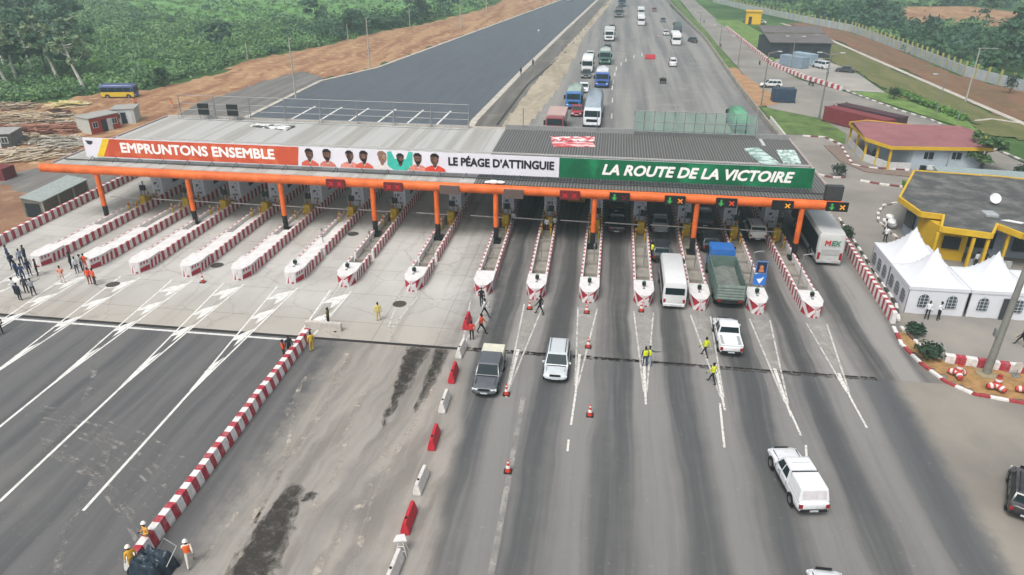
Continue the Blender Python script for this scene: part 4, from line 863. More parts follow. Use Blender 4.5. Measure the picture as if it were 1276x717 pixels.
    bb = MB(); bb.box(-.25, .25, -h2 - .085, -h2 - .07, zb + .08, zb + .2); bb.build('number_plate', M_PLATE, t)
    bb = MB(); bb.box(-.25, .25, h2 + .05, h2 + .065, zb + .08, zb + .2); bb.build('number_plate', M_PLATE, t)
    if kind == 'pickup':
        bb = MB(); bb.box(-hw * .82, hw * .82, -h2 * .93, cb1 - .08, belt + .0, belt + .012)
        bb.build('load_bed', MC['bed_' + col] if 'bed_' + col in MC else pm('bed_' + col, '#9a9c9b' if load is None else '#444444', .6), t)
        bb = MB()
        for s in (-1, 1): bb.box(min(s * hw * .83, s * hw * .95), max(s * hw * .83, s * hw * .95), -h2 * .95, cb1, belt - .02, belt + .1)
        bb.box(-hw * .95, hw * .95, -h2 * .985, -h2 * .93, belt - .02, belt + .1); bb.build('bed_rail', mt, t, bevel=.015)
        if load: bb = MB(); bb.box(-hw * .9, hw * .9, -h2 * .98, cb1 - .05, belt + .1, H - .12); bb.build('cargo_box', pm('load_' + load, load, .6), t, bevel=.03)
    if kind == 'canopy':
        bb = MB(); yA, yB = cb1 - .03, -h2 * .95; w2 = hw * .95
        bb.add([(-w2, yA, belt), (w2, yA, belt), (w2, yB, belt), (-w2, yB, belt), (-w2 * .87, yA, H - .03), (w2 * .87, yA, H - .03), (w2 * .87, yB + .2, H - .03), (-w2 * .87, yB + .2, H - .03)], [(4, 5, 6, 7), (0, 1, 5, 4), (1, 2, 6, 5), (2, 3, 7, 6), (3, 0, 4, 7)])
        bb.build('canopy_shell', mt, t, bevel=.05); bb = MB(); bb.box(-w2 * .86, w2 * .86, yA + .0, yA + .05, H - .06, H - .02); bb.box(-w2 * 1.005, w2 * 1.005, yB, yA, belt - .03, belt + .0); bb.build('rubber_seal', M_DK, t)
        bb = MB(); bb.box(-tw * .7, tw * .7, (ct0 + ct1) / 2 - .03, (ct0 + ct1) / 2 + .0, H + .018, H + .028); bb.build('roof_seam', pm('seam_grey', '#8d8f8f', .6), t)
        pane(t, 'rear_hatch_window', [(-w2 * .8, yB + .04, belt + .12), (w2 * .8, yB + .04, belt + .12), (w2 * .75, yB + .17, H - .13), (-w2 * .75, yB + .17, H - .13)], pm('hatch_pale', '#c9c4c6', .3))
    if kind in ('suv', 'van'):
        bb = MB()
        for s in (-1, 1): bb.tube((s * tw * .8, ct0 - .15, H + .05), (s * tw * .8, ct1 + .2, H + .05), .025, n=5)
        bb.build('roof_rail', M_DK, t)
    return t
def bus(label, x, y, rz, L, Wd, H, col, lower=None, name='bus', cat='bus', group=None, roofcol=None, rear=False, coach=False):
    mt = paint('paint_' + col, col); t = thing(name, label, cat, (x, y, .02), rz, group); hw = Wd / 2; h2 = L / 2; zb = .35
    b = MB(); st = [(-h2, zb + .1, H - .2, hw * .94, .12), (-h2 * .985, zb, H - .05, hw, .1), (-h2 * .9, zb, H, hw, .08), (h2 * .88, zb, H, hw, .08), (h2 * .97, zb, H - .15, hw * .99, .1), (h2, zb + .1, H * .55, hw * .95, .1)]
    loft(b, st); b.build('body', mt, t, smooth=40)
    if lower:
        b = MB(); b.box(-hw - .012, hw + .012, -h2 * .97, h2 * .95, zb + .05, H * .5); b.build('lower_panel', paint('paint_' + lower, lower), t, bevel=.02)
    if roofcol:
        b = MB(); b.box(-hw * .86, hw * .86, -h2 * .92, h2 * .86, H + .0, H + .08); b.build('roof_panel', pm('rf_' + roofcol, roofcol, .6), t, bevel=.03)
    zl, zt = H * (.52 if coach else .5), H * .82; n = max(4, int(L / 1.5))
    for s in (-1, 1):
        if coach:
            b = MB(); b.box(min(s * (hw + .0), s * (hw + .02)), max(s * hw, s * (hw + .02)), -h2 * .93, h2 * .93, H * .45, H * .86); b.build('side_window', glass(), t)
            b = MB(); b.box(min(s * (hw + .0), s * (hw + .012)), max(s * hw, s * (hw + .012)), -h2 * .95, h2 * .95, H * .3, H * .448); b.build('side_stripe', M_DK, t)
        else:
            for k in range(n):
                a = -h2 * .92 + k * (1.75 * h2) / n; c = a + 1.75 * h2 / n - .12
                b = MB(); b.box(min(s * (hw - .01), s * (hw + .012)), max(s * (hw - .01), s * (hw + .012)), a, c, zl, zt); b.build('side_window', glass(), t)
        for yy in (h2 * .62, -h2 * .6):
            r = .42 if L < 8 else .5; bb = MB(); bb.M = MT((s * (hw - .015), yy, r)) @ Matrix.Rotation(PI / 2, 4, 'Y'); bb.lathe([(r + .08, -.03), (r + .08, .03)], n=18); bb.build('wheel_arch', M_DK, t); wheel(t, s * (hw - .1), yy, r, .28)
        bb = MB(); bb.box(min(s * hw * .62, s * hw * .9), max(s * hw * .62, s * hw * .9), h2 * .99, h2 + .03, zb + .3, zb + .55); bb.build('headlight', M_HEAD, t, bevel=.02)
        bb = MB(); bb.box(min(s * hw * .72, s * hw * .92), max(s * hw * .72, s * hw * .92), -h2 - .02, -h2 * .97, zb + .35, zb + (.7 if not coach else 1.1)); bb.build('tail_light', M_TAIL, t, bevel=.02)
        bb = MB(); bb.box(min(s * hw, s * (hw + .3)), max(s * hw, s * (hw + .3)), h2 * .9, h2 * .95, H * .6, H * .75); bb.build('wing_mirror', M_DK, t)
    pane(t, 'windscreen', [(-hw * .88, h2 + .0, H * .5), (hw * .88, h2 + .0, H * .5), (hw * .88, h2 * .965, H * .84), (-hw * .88, h2 * .965, H * .84)], off=.05)
    if not coach: b = MB(); b.box(-hw * .82, hw * .82, -h2 - .02, -h2 * .97, H * .55, H * .8); b.build('rear_window', glass(), t, bevel=.03)
    for (ya, yc) in ((-h2 - .06, -h2 * .96), (h2 * .97, h2 + .06)): b = MB(); b.box(-hw * .9, hw * .9, ya, yc, zb, zb + .25); b.build('bumper', mt if not coach else pm('coach_bump', '#9fa0a0', .5), t, bevel=.03)
    b = MB(); b.box(-.3, .3, -h2 - .075, -h2 - .06, zb + .06, zb + .2); b.build('number_plate', M_PLATE, t)
    return t
def truck(label, x, y, rz, L, Wd, cab, body, bodycol, H=3.0, name='truck', cat='truck', group=None, load=None, cabH=2.7):
    t = thing(name, label, cat, (x, y, .02), rz, group); hw = Wd / 2; h2 = L / 2; mt = paint('paint_' + cab, cab); cl = 2.3 if body == 'dump' else 1.9; r = .5
    b = MB(); loft(b, [(h2 - cl, .6, cabH, hw * .95, .06), (h2 - cl + .2, .55, cabH + .02, hw * .95, .06), (h2 - .35, .5, cabH - .05, hw * .95, .07), (h2 - .1, .5, cabH * .62, hw * .93, .06), (h2, .55, cabH * .52, hw * .9, .06)]); b.build('cab', mt, t, smooth=40)
    pane(t, 'windscreen', [(-hw * .82, h2 - .1, cabH * .62), (hw * .82, h2 - .1, cabH * .62), (hw * .8, h2 - .33, cabH * .93), (-hw * .8, h2 - .33, cabH * .93)], off=.05)
    for s in (-1, 1):
        bb = MB(); bb.box(min(s * hw * .93, s * hw * .965), max(s * hw * .93, s * hw * .965), h2 - 1.3, h2 - .45, cabH * .62, cabH * .88); bb.build('side_window', glass(), t)
        bb = MB(); bb.box(min(s * hw * .55, s * hw * .85), max(s * hw * .55, s * hw * .85), h2 - .03, h2 + .04, .7, .92); bb.build('headlight', M_HEAD, t, bevel=.02)
        bb = MB(); bb.box(min(s * hw * .97, s * (hw + .22)), max(s * hw * .97, s * (hw + .22)), h2 - .35, h2 - .28, cabH * .6, cabH * .85); bb.build('wing_mirror', M_DK, t)
        bb = MB(); bb.box(min(s * hw * .6, s * hw * .85), max(s * hw * .6, s * hw * .85), -h2 - .03, -h2 + .05, .75, .95); bb.build('tail_light', M_TAIL, t)
        for yy in ([h2 - 1.0, -h2 + 1.2] + ([-h2 + 2.3] if L > 7 else [])): wheel(t, s * (hw - .2), yy, r, .34)
    b = MB(); b.box(-hw * .45, hw * .45, -h2 + .1, h2 - .3, .55, .85); b.box(-hw * .8, hw * .8, -h2 - .02, -h2 + .08, .6, .85); b.build('chassis', M_CHAS, t)
    b = MB(); b.box(-hw * .6, hw * .6, h2, h2 + .04, .95, cabH * .5); b.build('grille', M_DK, t); b = MB(); b.box(-hw * .88, hw * .88, h2 - .02, h2 + .1, .5, .8); b.build('bumper', mt, t, bevel=.03)
    y0, y1 = -h2, h2 - cl - .15; bm_ = pm('cargo_' + bodycol, bodycol, .6, .2, 1.2)
    if body == 'dump':
        b = MB(); b.box(-hw, hw, y0, y1, .9, 1.0); b.box(-hw, -hw + .08, y0, y1, 1.002, H); b.box(hw - .08, hw, y0, y1, 1.002, H); b.box(-hw + .081, hw - .081, y1 - .08, y1 - .001, 1.002, H + .02)
        for k in range(7):
            yy = y0 + .1 + k * (y1 - y0 - .25) / 6
            for s in (-1, 1): b.box(min(s * (hw + .003), s * (hw + .07)), max(s * (hw + .003), s * (hw + .07)), yy, yy + .12, 1.0, H)
        b.build('dump_body', bm_, t)
        b = MB(); b.box(-hw + .081, hw - .081, y0, y0 + .07, 1.002, H - .1)
        for k in range(5): b.box(-hw + .09, hw - .09, y0 - .07, y0 - .001, 1.05 + k * .27, 1.16 + k * .27)
        b.build('tailgate', pm('gate_' + bodycol, '#7f8c84', .6, .25, 2), t)
        b = MB(); n = 12; V = []
        for i in range(n + 1):
            for j in range(n + 1):
                xx = -hw + .09 + (2 * hw - .18) * i / n; yy = y0 + .08 + (y1 - y0 - .17) * j / n; V.append((xx, yy, 1.15 + .35 * mnoise.noise(Vector((xx, yy * .7, 3))) + .3 * (j / n)))
        b.add(V, [(i * (n + 1) + j, (i + 1) * (n + 1) + j, (i + 1) * (n + 1) + j + 1, i * (n + 1) + j + 1) for i in range(n) for j in range(n)]); b.build('load', pm('dusty_load', '#6f746e', .9, .3, 2), t, smooth=60)
    elif body == 'tarp':
        b = MB(); b.box(-hw, hw, y0, y1, .9, 1.9); b.build('side_boards', pm('board_' + bodycol, '#55606a', .7, .2), t)
        b = MB(); b.add([(-hw - .02, y0, 1.9), (hw + .02, y0, 1.9), (hw + .02, y1, 1.9), (-hw - .02, y1, 1.9), (-hw * .8, y0 + .15, H - .25), (hw * .8, y0 + .15, H - .25), (hw * .8, y1 - .1, H - .2), (-hw * .8, y1 - .1, H - .2), (0, y0 + .4, H), (0, y1 - .4, H + .05)],
              [(0, 1, 5, 4), (1, 2, 6, 5), (2, 3, 7, 6), (3, 0, 4, 7), (4, 5, 8), (5, 6, 9, 8), (6, 7, 9), (7, 4, 8, 9)]); b.build('tarpaulin', bm_, t, smooth=50)
    elif body == 'tank':
        b = MB(); b.M = MT((0, 0, 1.9)) @ Matrix.Rotation(-PI / 2, 4, 'X'); b.lathe([(.5, y0), (hw * .9, y0 + .2), (hw * .93, y1 - .2), (.5, y1)], n=16); b.build('tank', bm_, t, smooth=40)
    else:
        b = MB(); b.box(-hw, hw, y0, y1, .9, H); b.build('cargo_box', bm_, t, bevel=.04)
    return t
def moto(label, x, y, rz, col='#2b2b2b', rider='#30343c'):
    t = thing('motorcycle', label, 'motorcycle', (x, y, .02), rz); wheel(t, 0, .65, .3, .1); wheel(t, 0, -.6, .3, .12)
    b = MB(); b.tube((0, .65, .3), (0, .45, .95), .04); b.tube((-.3, .42, 1.0), (.3, .42, 1.0), .02); b.box(-.13, .13, -.2, .4, .5, .8); b.tube((0, -.6, .3), (0, .1, .5), .05); b.build('frame', paint('paint_' + col, col), t)
    b = MB(); b.box(-.14, .14, -.75, .1, .78, .88); b.build('seat', M_DK, t, bevel=.03)
    return t
# near and middle vehicles
A = PI
car('pickup', '#50545a', 'dark grey crew cab pickup with cream cargo cover coming towards the camera', -7.65, 44.9, A, 5.1, 1.85, 1.75, 'pickup truck', load='#c9c6b4')
car('suv', '#b9bfc2', 'silver estate suv coming towards the camera right of the grey pickup', -2.8, 47.2, A, 4.6, 1.82, 1.6, 'suv')
car('pickup', '#d6d8da', 'white crew cab pickup driving away behind the green dump truck', 10.55, 53.2, .0, 5.2, 1.85, 1.78, 'pickup truck')
car('canopy', '#d6d8da', 'white pickup with hard canopy driving away on the right apron', 12.45, 36.1, .16, 5.3, 1.88, 1.8, 'pickup truck')
car('suv', '#2c2a30', 'dark suv cut by the right edge on the dusty apron', 25.6, 36.7, -.45, 4.5, 1.85, 1.65, 'suv')
car('suv', '#d6d8da', 'white car roof just showing at the bottom edge', 12.3, 26.75, 0, 4.4, 1.8, 1.6, 'car', name='parked_car')
bus('white minibus between the twelfth and thirteenth islands seen from behind', 6.6, 61.6, 0, 6.9, 2.05, 2.65, '#d3d4d4', name='minibus', cat='minibus')
truck('green dump truck with blue cab seen from behind', 11.45, 63.3, 0, 8.8, 2.5, '#2a68b0', 'dump', '#5c6f68', H=2.45, cabH=3.0, name='dump_truck')
car('suv', '#2a3036', 'dark car just ahead of the white minibus', 6.0, 70.2, 0, 4.4, 1.8, 1.65)
car('sedan', '#8d9296', 'silver car under the canopy ahead of the dark one', 6.3, 78.3, 0, 4.4, 1.8, 1.5)
car('suv', '#cfcfca', 'white suv with dusty rear waiting under the canopy near the coach', 16.5, 77.4, 0, 4.8, 1.85, 1.8)
cb = bus('grey white coach with dark side glass in the rightmost lane', 22.5, 76.0, 0, 12.2, 2.55, 3.5, '#b9bab7', name='coach', cat='coach', coach=True)
text_mesh('lettering', 'M', .75, pm('logo_red', '#c22f2a', .5), cb, MT((-.42, -6.16, 2.45)) @ UP, .03, .1, 0); text_mesh('lettering', 'EX', .7, pm('logo_green', '#4f7f6c', .5), cb, MT((.35, -6.16, 2.45)) @ UP, .03, .1, 0)
b = MB(); b.box(-.9, .9, 1.0, 3.4, 3.5, 3.68); b.build('roof_unit', pm('unit_white', '#cacbc8', .5), cb, bevel=.05)
b = MB(); b.box(-.85, .85, -6.14, -6.08, 1.2, 1.8); b.build('engine_panel', pm('panel_grey', '#a5a6a4', .5), cb)
car('sedan', '#20242b', 'black car with tail lights waiting right of the eleventh island', 1.5, 77.5, 0, 4.4, 1.8, 1.5)
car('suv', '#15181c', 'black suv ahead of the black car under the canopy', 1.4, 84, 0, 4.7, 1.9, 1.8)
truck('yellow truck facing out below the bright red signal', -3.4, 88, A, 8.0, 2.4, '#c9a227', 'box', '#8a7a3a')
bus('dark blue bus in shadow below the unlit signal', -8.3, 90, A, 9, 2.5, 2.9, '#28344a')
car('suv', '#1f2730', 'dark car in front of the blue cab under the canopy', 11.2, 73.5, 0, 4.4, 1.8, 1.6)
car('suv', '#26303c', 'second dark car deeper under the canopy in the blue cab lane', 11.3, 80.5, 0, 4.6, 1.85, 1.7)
# queue beyond the canopy
truck('truck with pinkish flat load just behind the canopy roof', -8.8, 121.0, A, 9, 2.5, '#8a3236', 'box', '#b39a92', H=2.6)
truck('blue truck with grey tarpaulin load beyond the pink one', -7.0, 141.5, A, 9, 2.5, '#2b6cab', 'tarp', '#8fa096')
car('sedan', '#9c2a35', 'red car in front of the blue truck', -6.0, 133.0, A, 4.0, 1.7, 1.5)
truck('long lorry with white cab and grey load behind the roof edge', -3.0, 131.5, A, 16, 2.6, '#d7dce2', 'tarp', '#8d99a3', H=3.2, name='lorry')
car('sedan', '#e0e2e4', 'white car between the blue truck and the white bus', -5.8, 155, A)
truck('blue and white tipper in the queue next to the white car', -2.2, 163, A, 8.5, 2.5, '#2a58a6', 'tarp', '#c3c6c8')
bus('white van bus in the left queue lane', -6.1, 181, A, 8, 2.2, 2.9, '#dfe0e0')
car('sedan', '#45474c', 'dark grey car ahead of the white van bus', -6.0, 171.5, A)
truck('green truck in the queue beyond the tipper', -2.2, 193, A, 8, 2.5, '#3d6a5e', 'tarp', '#a8b0ac')
car('suv', '#4a4f52', 'dark car between the green truck and the white truck in the queue', -1.9, 214, A)
car('sedan', '#c9ccce', 'pale car following the white van bus', -6.2, 200, A)
car('sedan', '#3a3d42', 'dark car behind the white truck halfway up', -1.2, 262, A)
truck('white truck alone in the queue halfway up the highway', -1.8, 237, A, 9, 2.5, '#d8d9d8', 'box', '#bdbfbd')
truck('grey loader truck far up the queue', .9, 306, A, 9, 2.8, '#6d6f70', 'tarp', '#4c4b48')
truck('last dark truck near the top of the queue', 2, 352, A, 9, 2.5, '#4b5563', 'box', '#7d8584')
bus('white coach near the centre of the far highway', 8.8, 281, A, 10, 2.6, 3.3, '#dedfdf')
truck('white truck behind the central coach', 9.5, 312, A, 9, 2.5, '#d5d6d6', 'box', '#cfd0cf')
bus('white bus near the right guard wall', 17.9, 232, A, 10, 2.6, 3.2, '#e4e4e3')
car('van', '#dadada', 'white minivan seen from behind on the empty carriageway', 14.6, 191, 0, 4.5, 1.75, 1.9, 'minivan')
car('sedan', '#d9dadb', 'white car left of the far white bus', 16.2, 252, A)
car('sedan', '#5d646d', 'grey car beyond the white car on the far right', 17.2, 290, A)
car('sedan', '#33363b', 'dark car close to the guard wall beside the far bus', 23.3, 236, .3)
truck('dark green truck behind the far white bus', 20.5, 262, 0, 8, 2.4, '#3a4a45', 'tarp', '#4b5d55')
car('sedan', '#8a3a44', 'small red car beyond the far coach', 15.5, 330, A)
for o in list(bpy.data.objects):
    if o.parent is None and o.type == 'EMPTY' and o.location.y > 110 and o.location.x < 4 and o.location.x > -20 and o.get('category') in ('truck', 'bus', 'car'): o.scale = (1.22, 1.05, 1.15)
truck('green covered truck behind the mesh screen leaving the plaza', 21.4, 127, 0, 9, 2.5, '#2f7a4c', 'tarp', '#5f9a78', H=3.4)
t = thing('cargo_tricycle', 'black cargo tricycle on the empty carriageway', 'tricycle', (11.0, 167, .02), 0); wheel(t, 0, 1.1, .32, .12); wheel(t, -.55, -.7, .32, .14); wheel(t, .55, -.7, .32, .14)
b = MB(); b.box(-.7, .7, -1.4, .1, .55, 1.1); b.build('cargo_bed', M_DK, t); b = MB(); b.tube((0, 1.1, .3), (0, .8, 1.1), .04); b.tube((-.4, .8, 1.1), (.4, .8, 1.1), .03); b.tube((0, -.2, .6), (0, .9, .6), .06); b.build('frame', M_DK, t); b = MB(); b.box(-.2, .2, .15, .6, .7, .85); b.build('seat', M_DK, t)
car('sedan', '#d4d8dc', 'white car far up the new left carriageway', -23.0, 374, A)
car('suv', '#dcdddc', 'white car parked beside the dark blue container', 33.8, 165.5, PI / 2, 4.6, 1.8, 1.65)
car('sedan', '#cfd2d4', 'white car parked under the tree behind the red roofed building', 50.2, 101.5, 1.2)
car('sedan', '#b58a8c', 'pink car parked near the right edge beyond the grey building', 50.2, 94.2, 1.3)
car('van', '#cfd3d6', 'white van parked beside the pale blue container', 50.5, 193, .6, 4.5, 1.8, 1.9, 'van')
car('sedan', '#3a3c40', 'dark car parked at the far end of the lot', 55.0, 188, 1.2)
car('sedan', '#d7dadc', 'white car far away by the boundary wall', 52, 290, 1.4)
car('sedan', '#2f3237', 'dark car far away beside the boundary wall', 48.5, 294, 1.4)
bus('yellow bus with dark blue roof parked on the orange earth', -96.2, 133.8, -PI / 2 + .2, 6.6, 2.1, 2.6, '#3b4a7c', lower='#d2b321', roofcol='#44527a')
moto('motorbike riding past the striped wall in front of the container', 43.0, 169, .4); moto('motorbike on the service road near the third far lamp pole', 36.5, 196, 0); moto('motorbike by the guard wall near the second far pole', 30.5, 226, 0)
moto('motorbike far along the service road', 32.0, 290, 0)
# ------------------------------------------------------------------ right side buildings
M_YW = pm('building_yellow', '#cba52c', .7, .12, 1); M_WB = pm('wall_bluewhite', '#aebac2', .8, .12, .8); M_DW = pm('dark_window', '#2b3238', .3)
# red-roofed office
t = thing('office_building', 'single storey office with dull red roof, yellow trim and pale blue walls', 'building', (38, 106, 0))
E_ = [g(*p, 3.3) for p in ((1059, 153), (1079, 173), (1111, 183.5), (1237, 185.5))]
rg0, rg1 = g(1064, 153, 4.5), g(1196, 157, 4.5); back1 = Vector((55.2, 116, 3.3)); back0 = Vector((40.5, 121.5, 3.3))
def L_(v): return (v[0] - 38, v[1] - 106, v[2])
P = [L_(v) for v in (E_[0], E_[1], E_[2], E_[3], back1, back0, rg0, rg1)]
b = MB(); b.add(P, [(0, 1, 6), (1, 2, 7, 6), (2, 3, 7), (3, 4, 7), (4, 5, 6, 7), (5, 0, 6), (5, 4, 3, 2, 1, 0)]); b.build('roof', pm('dull_red_roof', '#8a5c5e', .7, .15, .5, bump=.2), t)
ring = [Vector(p) for p in P[:6]]; b = MB(); cen = sum(ring, Vector()) / 6
for i in range(6):
    a, c = ring[i], ring[(i + 1) % 6]; oa = a + (a - cen).normalized() * .12; oc = c + (c - cen).normalized() * .12
    b.prism([(a.x, a.y), (c.x, c.y), (oc.x, oc.y), (oa.x, oa.y)], 2.95, 3.42)
b.build('fascia', M_YW, t)
wl = [p.lerp(cen, .07) for p in ring]; W1 = [(-.1 + wl[2].x + 3.2, wl[2].y + .4), (wl[3].x, wl[3].y + .3), (wl[4].x, wl[4].y), (wl[5].x, wl[5].y), (wl[0].x + 2.2, wl[0].y), (wl[1].x + 2.2, wl[1].y + 1)]
b = MB(); b.prism(W1, .02, 3.0); b.build('wall', M_WB, t)
yw = W1[0][1]
for k, fx in enumerate((.22, .62)):
    x = W1[0][0] + (W1[1][0] - W1[0][0]) * fx; y = W1[0][1] + (W1[1][1] - W1[0][1]) * fx
    b = MB(); b.box(x - .7, x + .7, y - .06, y + .1, 1.5, 2.5); w_ = b.build('window', M_DW, t)
    b = MB(); b.box(x - .78, x + .78, y - .04, y + .02, 1.42, 1.5); b.box(x - .78, x + .78, y - .04, y + .02, 2.5, 2.58); b.box(x - .03, x + .03, y - .08, y - .05, 1.5, 2.5); b.build('window_frame', pm('frame_white', '#c8cccd', .6), w_)
for p in (ring[0], ring[1], ring[2], ring[1].lerp(ring[2], .5), ring[0].lerp(ring[1], .5)):
    q = p.lerp(cen, .05); b = MB(); b.box(q.x - .14, q.x + .14, q.y - .14, q.y + .14, .02, 2.95); b.build('porch_column', M_YW, t)
b = MB()
for (a, c) in ((ring[1], ring[2]), (ring[0], ring[1])):
    a2, c2 = a.lerp(cen, .05), c.lerp(cen, .05); d = (c2 - a2).normalized(); nn = Vector((-d.y, d.x, 0)) * .08
    b.prism([(a2.x - nn.x, a2.y - nn.y), (c2.x - nn.x, c2.y - nn.y), (c2.x + nn.x, c2.y + nn.y), (a2.x + nn.x, a2.y + nn.y)], .02, 1.05)
q = ring[2].lerp(cen, .05); b.box(q.x, q.x + 3, q.y - .1, q.y + .06, .02, 1.05); b.build('porch_parapet', pm('parapet_white', '#c3c3c0', .8), t)
b = MB(); b.box(W1[0][0] + 2.2, W1[0][0] + 3.0, yw - .35, yw - .02, .1, .75); b.build('air_conditioner', pm('ac_white', '#cfd2d2', .5), t, bevel=.03)
b = MB(); b.tube((ring[3].x - 5.4, ring[3].y - .12, 3.4), (ring[3].x - 5.4, ring[3].y - .12, .1), .05); b.build('drain_pipe', M_STEEL, t)
tag(MB().box(-.35, .35, -.3, .3, 0, .95).build('rubbish_bin', M_DK, loc=(43.6, 104.9, .02), bevel=.05), 'small dark bin by the office wall corner', 'bin')
# grey annex
t = thing('annex_building', 'low grey annex with flat pale roof behind the dark roofed station', 'building', (41.3, 93.2, 0), -.1)
b = MB(); b.box(.1, 11.8, .1, 4.0, 0, 2.9); b.build('wall', pm('annex_grey', '#a3a8a6', .8, .15), t); b = MB(); b.box(-.1, 12, -.1, 4.2, 2.9, 3.1); b.build('roof', pm('annex_roof', '#8d9a98', .7, .2), t)
for x in (4.4, 5.9): b = MB(); b.box(x, x + 1.0, .05, .12, 1.3, 2.2); b.build('window', M_DW, t)
b = MB(); b.box(-2.6, -.3, .3, 3.4, 0, .9); tag(b.build('hedge', pm('hedge_green', '#5a7a35', .9, .4, 4, bump=1), loc=(41.2, 94.5, .02)), 'clipped green hedge block at the annex corner', 'hedge')
# dark flat-roofed station
t = thing('station_building', 'station with dark flat roof, yellow fascia and yellow porch columns', 'building', (0, 0, 0))
FR = [g(*p, 4) for p in ((1140, 213), (1122, 246), (1148, 264.5), (1177, 268), (1174, 283), (1236, 291.5), (1242, 279), (1276, 292))]
FR = [Vector((p.x, p.y, 4)) for p in FR] + [Vector((52, 70.5, 4)), Vector((56, 88, 4)), Vector((46.5, 90.5, 4))]
b = MB(); b.prism([(p.x, p.y) for p in FR], 3.55, 3.98)
s = NT('stained_roof'); p_ = s.pos(); s.done(s.mix(s.step(s.noise(p_, .5, 6, .65), .4, .68), lin('#4b4c4b'), lin('#6d6d69')), .85); b.build('roof', s.m, t)
b = MB()
for i in range(len(FR)):
    a, c = FR[i], FR[(i + 1) % len(FR)]; d = (c - a).normalized(); nn = Vector((d.y, -d.x, 0)) * .0; no = Vector((d.y, -d.x, 0)) * .18
    mid = (a + c) / 2
    if inpoly((mid + no * 2).x, (mid + no * 2).y, FR): no = -no
    b.prism([(a.x - no.x * .3, a.y - no.y * .3), (c.x - no.x * .3, c.y - no.y * .3), (c.x + no.x, c.y + no.y), (a.x + no.x, a.y + no.y)], 3.5, 4.06 + .002 * i)
b.build('fascia', M_YW, t)
b = MB(); b.prism([(37.6, 90.5), (33.0, 80.6), (33.4, 78.3), (36.2, 76.6), (36.4, 75.8), (40.5, 74.9), (51, 74.2), (55, 87), (46, 89.5)], .02, 3.5); b.build('wall', pm('station_wall', '#8f98a3', .8, .15), t)
b = MB(); b.prism([(33.3, 77.9), (36.0, 76.3), (36.3, 73.0), (33.9, 73.6)], .02, 3.3); b.build('wall', M_YW, t)['label'] = 'yellow painted wall'
for (x0, y0, x1, y1, za, zc) in ((33.0, 80.3, 33.3, 78.6, 1.2, 2.7), (34.2, 73.4, 35.7, 73.05, 1.3, 2.6), (37.4, 75.2, 39.8, 74.9, .9, 2.6), (41.5, 74.6, 44.6, 74.4, .9, 2.5)):
    d = Vector((x1 - x0, y1 - y0, 0)).normalized(); n_ = Vector((d.y, -d.x, 0)) * .15
    if n_.y > 0 and abs(n_.y) > abs(n_.x): n_ = -n_
    if n_.x > 0 and abs(n_.x) > abs(n_.y): n_ = -n_
    b = MB(); b.prism([(x0, y0), (x1, y1), (x1 + n_.x, y1 + n_.y), (x0 + n_.x, y0 + n_.y)], za, zc); b.build('window', M_DW, t)
for q in (g(1172, 284, 4), g(1218, 290, 4), g(1262, 286, 4), g(1236, 292, 4)):
    b = MB(); b.box(q.x - .13, q.x + .13, q.y + .15, q.y + .41, .02, 3.36); b.build('porch_column', M_YW, t)
b = MB(); b.box(36.3, 40.5, 71.9, 72.1, .02, .75); b.build('porch_parapet', pm('porch_grey', '#a3a5a3', .8), t)
rd = thing('satellite_dish', 'white satellite dish on the dark flat roof', 'satellite dish', (41.2, 79.9, 3.98)); rd.scale = (.65,) * 3; b = MB(); b.tube((0, 0, 0), (0, 0, .8), .06); b.build('mast', M_STEEL, rd)
b = MB(); b.M = MT((0, -.1, 1.1)) @ Matrix.Rotation(R(55), 4, 'X'); b.lathe([(.02, -.25), (.5, -.15), (.85, .05), (.88, .06), (.5, -.1), (.02, -.2)], n=20); b.build('dish', pm('dish_white', '#d6d8d8', .5), rd, smooth=40)
b = MB(); b.box(-.6, .6, -.7, .7, 0, .3); tag(b.build('roof_hatch', pm('hatch_grey', '#9da2a3', .7), loc=(39.3, 76.3, 3.98), bevel=.05), 'pale hatch on the dark roof near the dish', 'hatch')
b = MB(); b.prism([(-1.0, .3), (-.2, .5), (1.0, -.2), (.6, -.5)], 0, .06); tag(b.build('roof_sheet', pm('sheet_white', '#d8d8d6', .6), loc=(40.8, 74.6, 3.98)), 'white scrap sheet lying on the dark roof', 'sheet')
t = thing('air_unit_stack', 'stack of white sacks beside the striped round kerb', 'sacks', (32.1, 82.0, .02))
b = MB()
for k in range(7): b.ell((random.uniform(-.4, .4), random.uniform(-.7, .7), .3 + .28 * (k % 4)), (.45, .6, .25))
b.build('sack_pile', MC['white_cloth'], t, smooth=60)
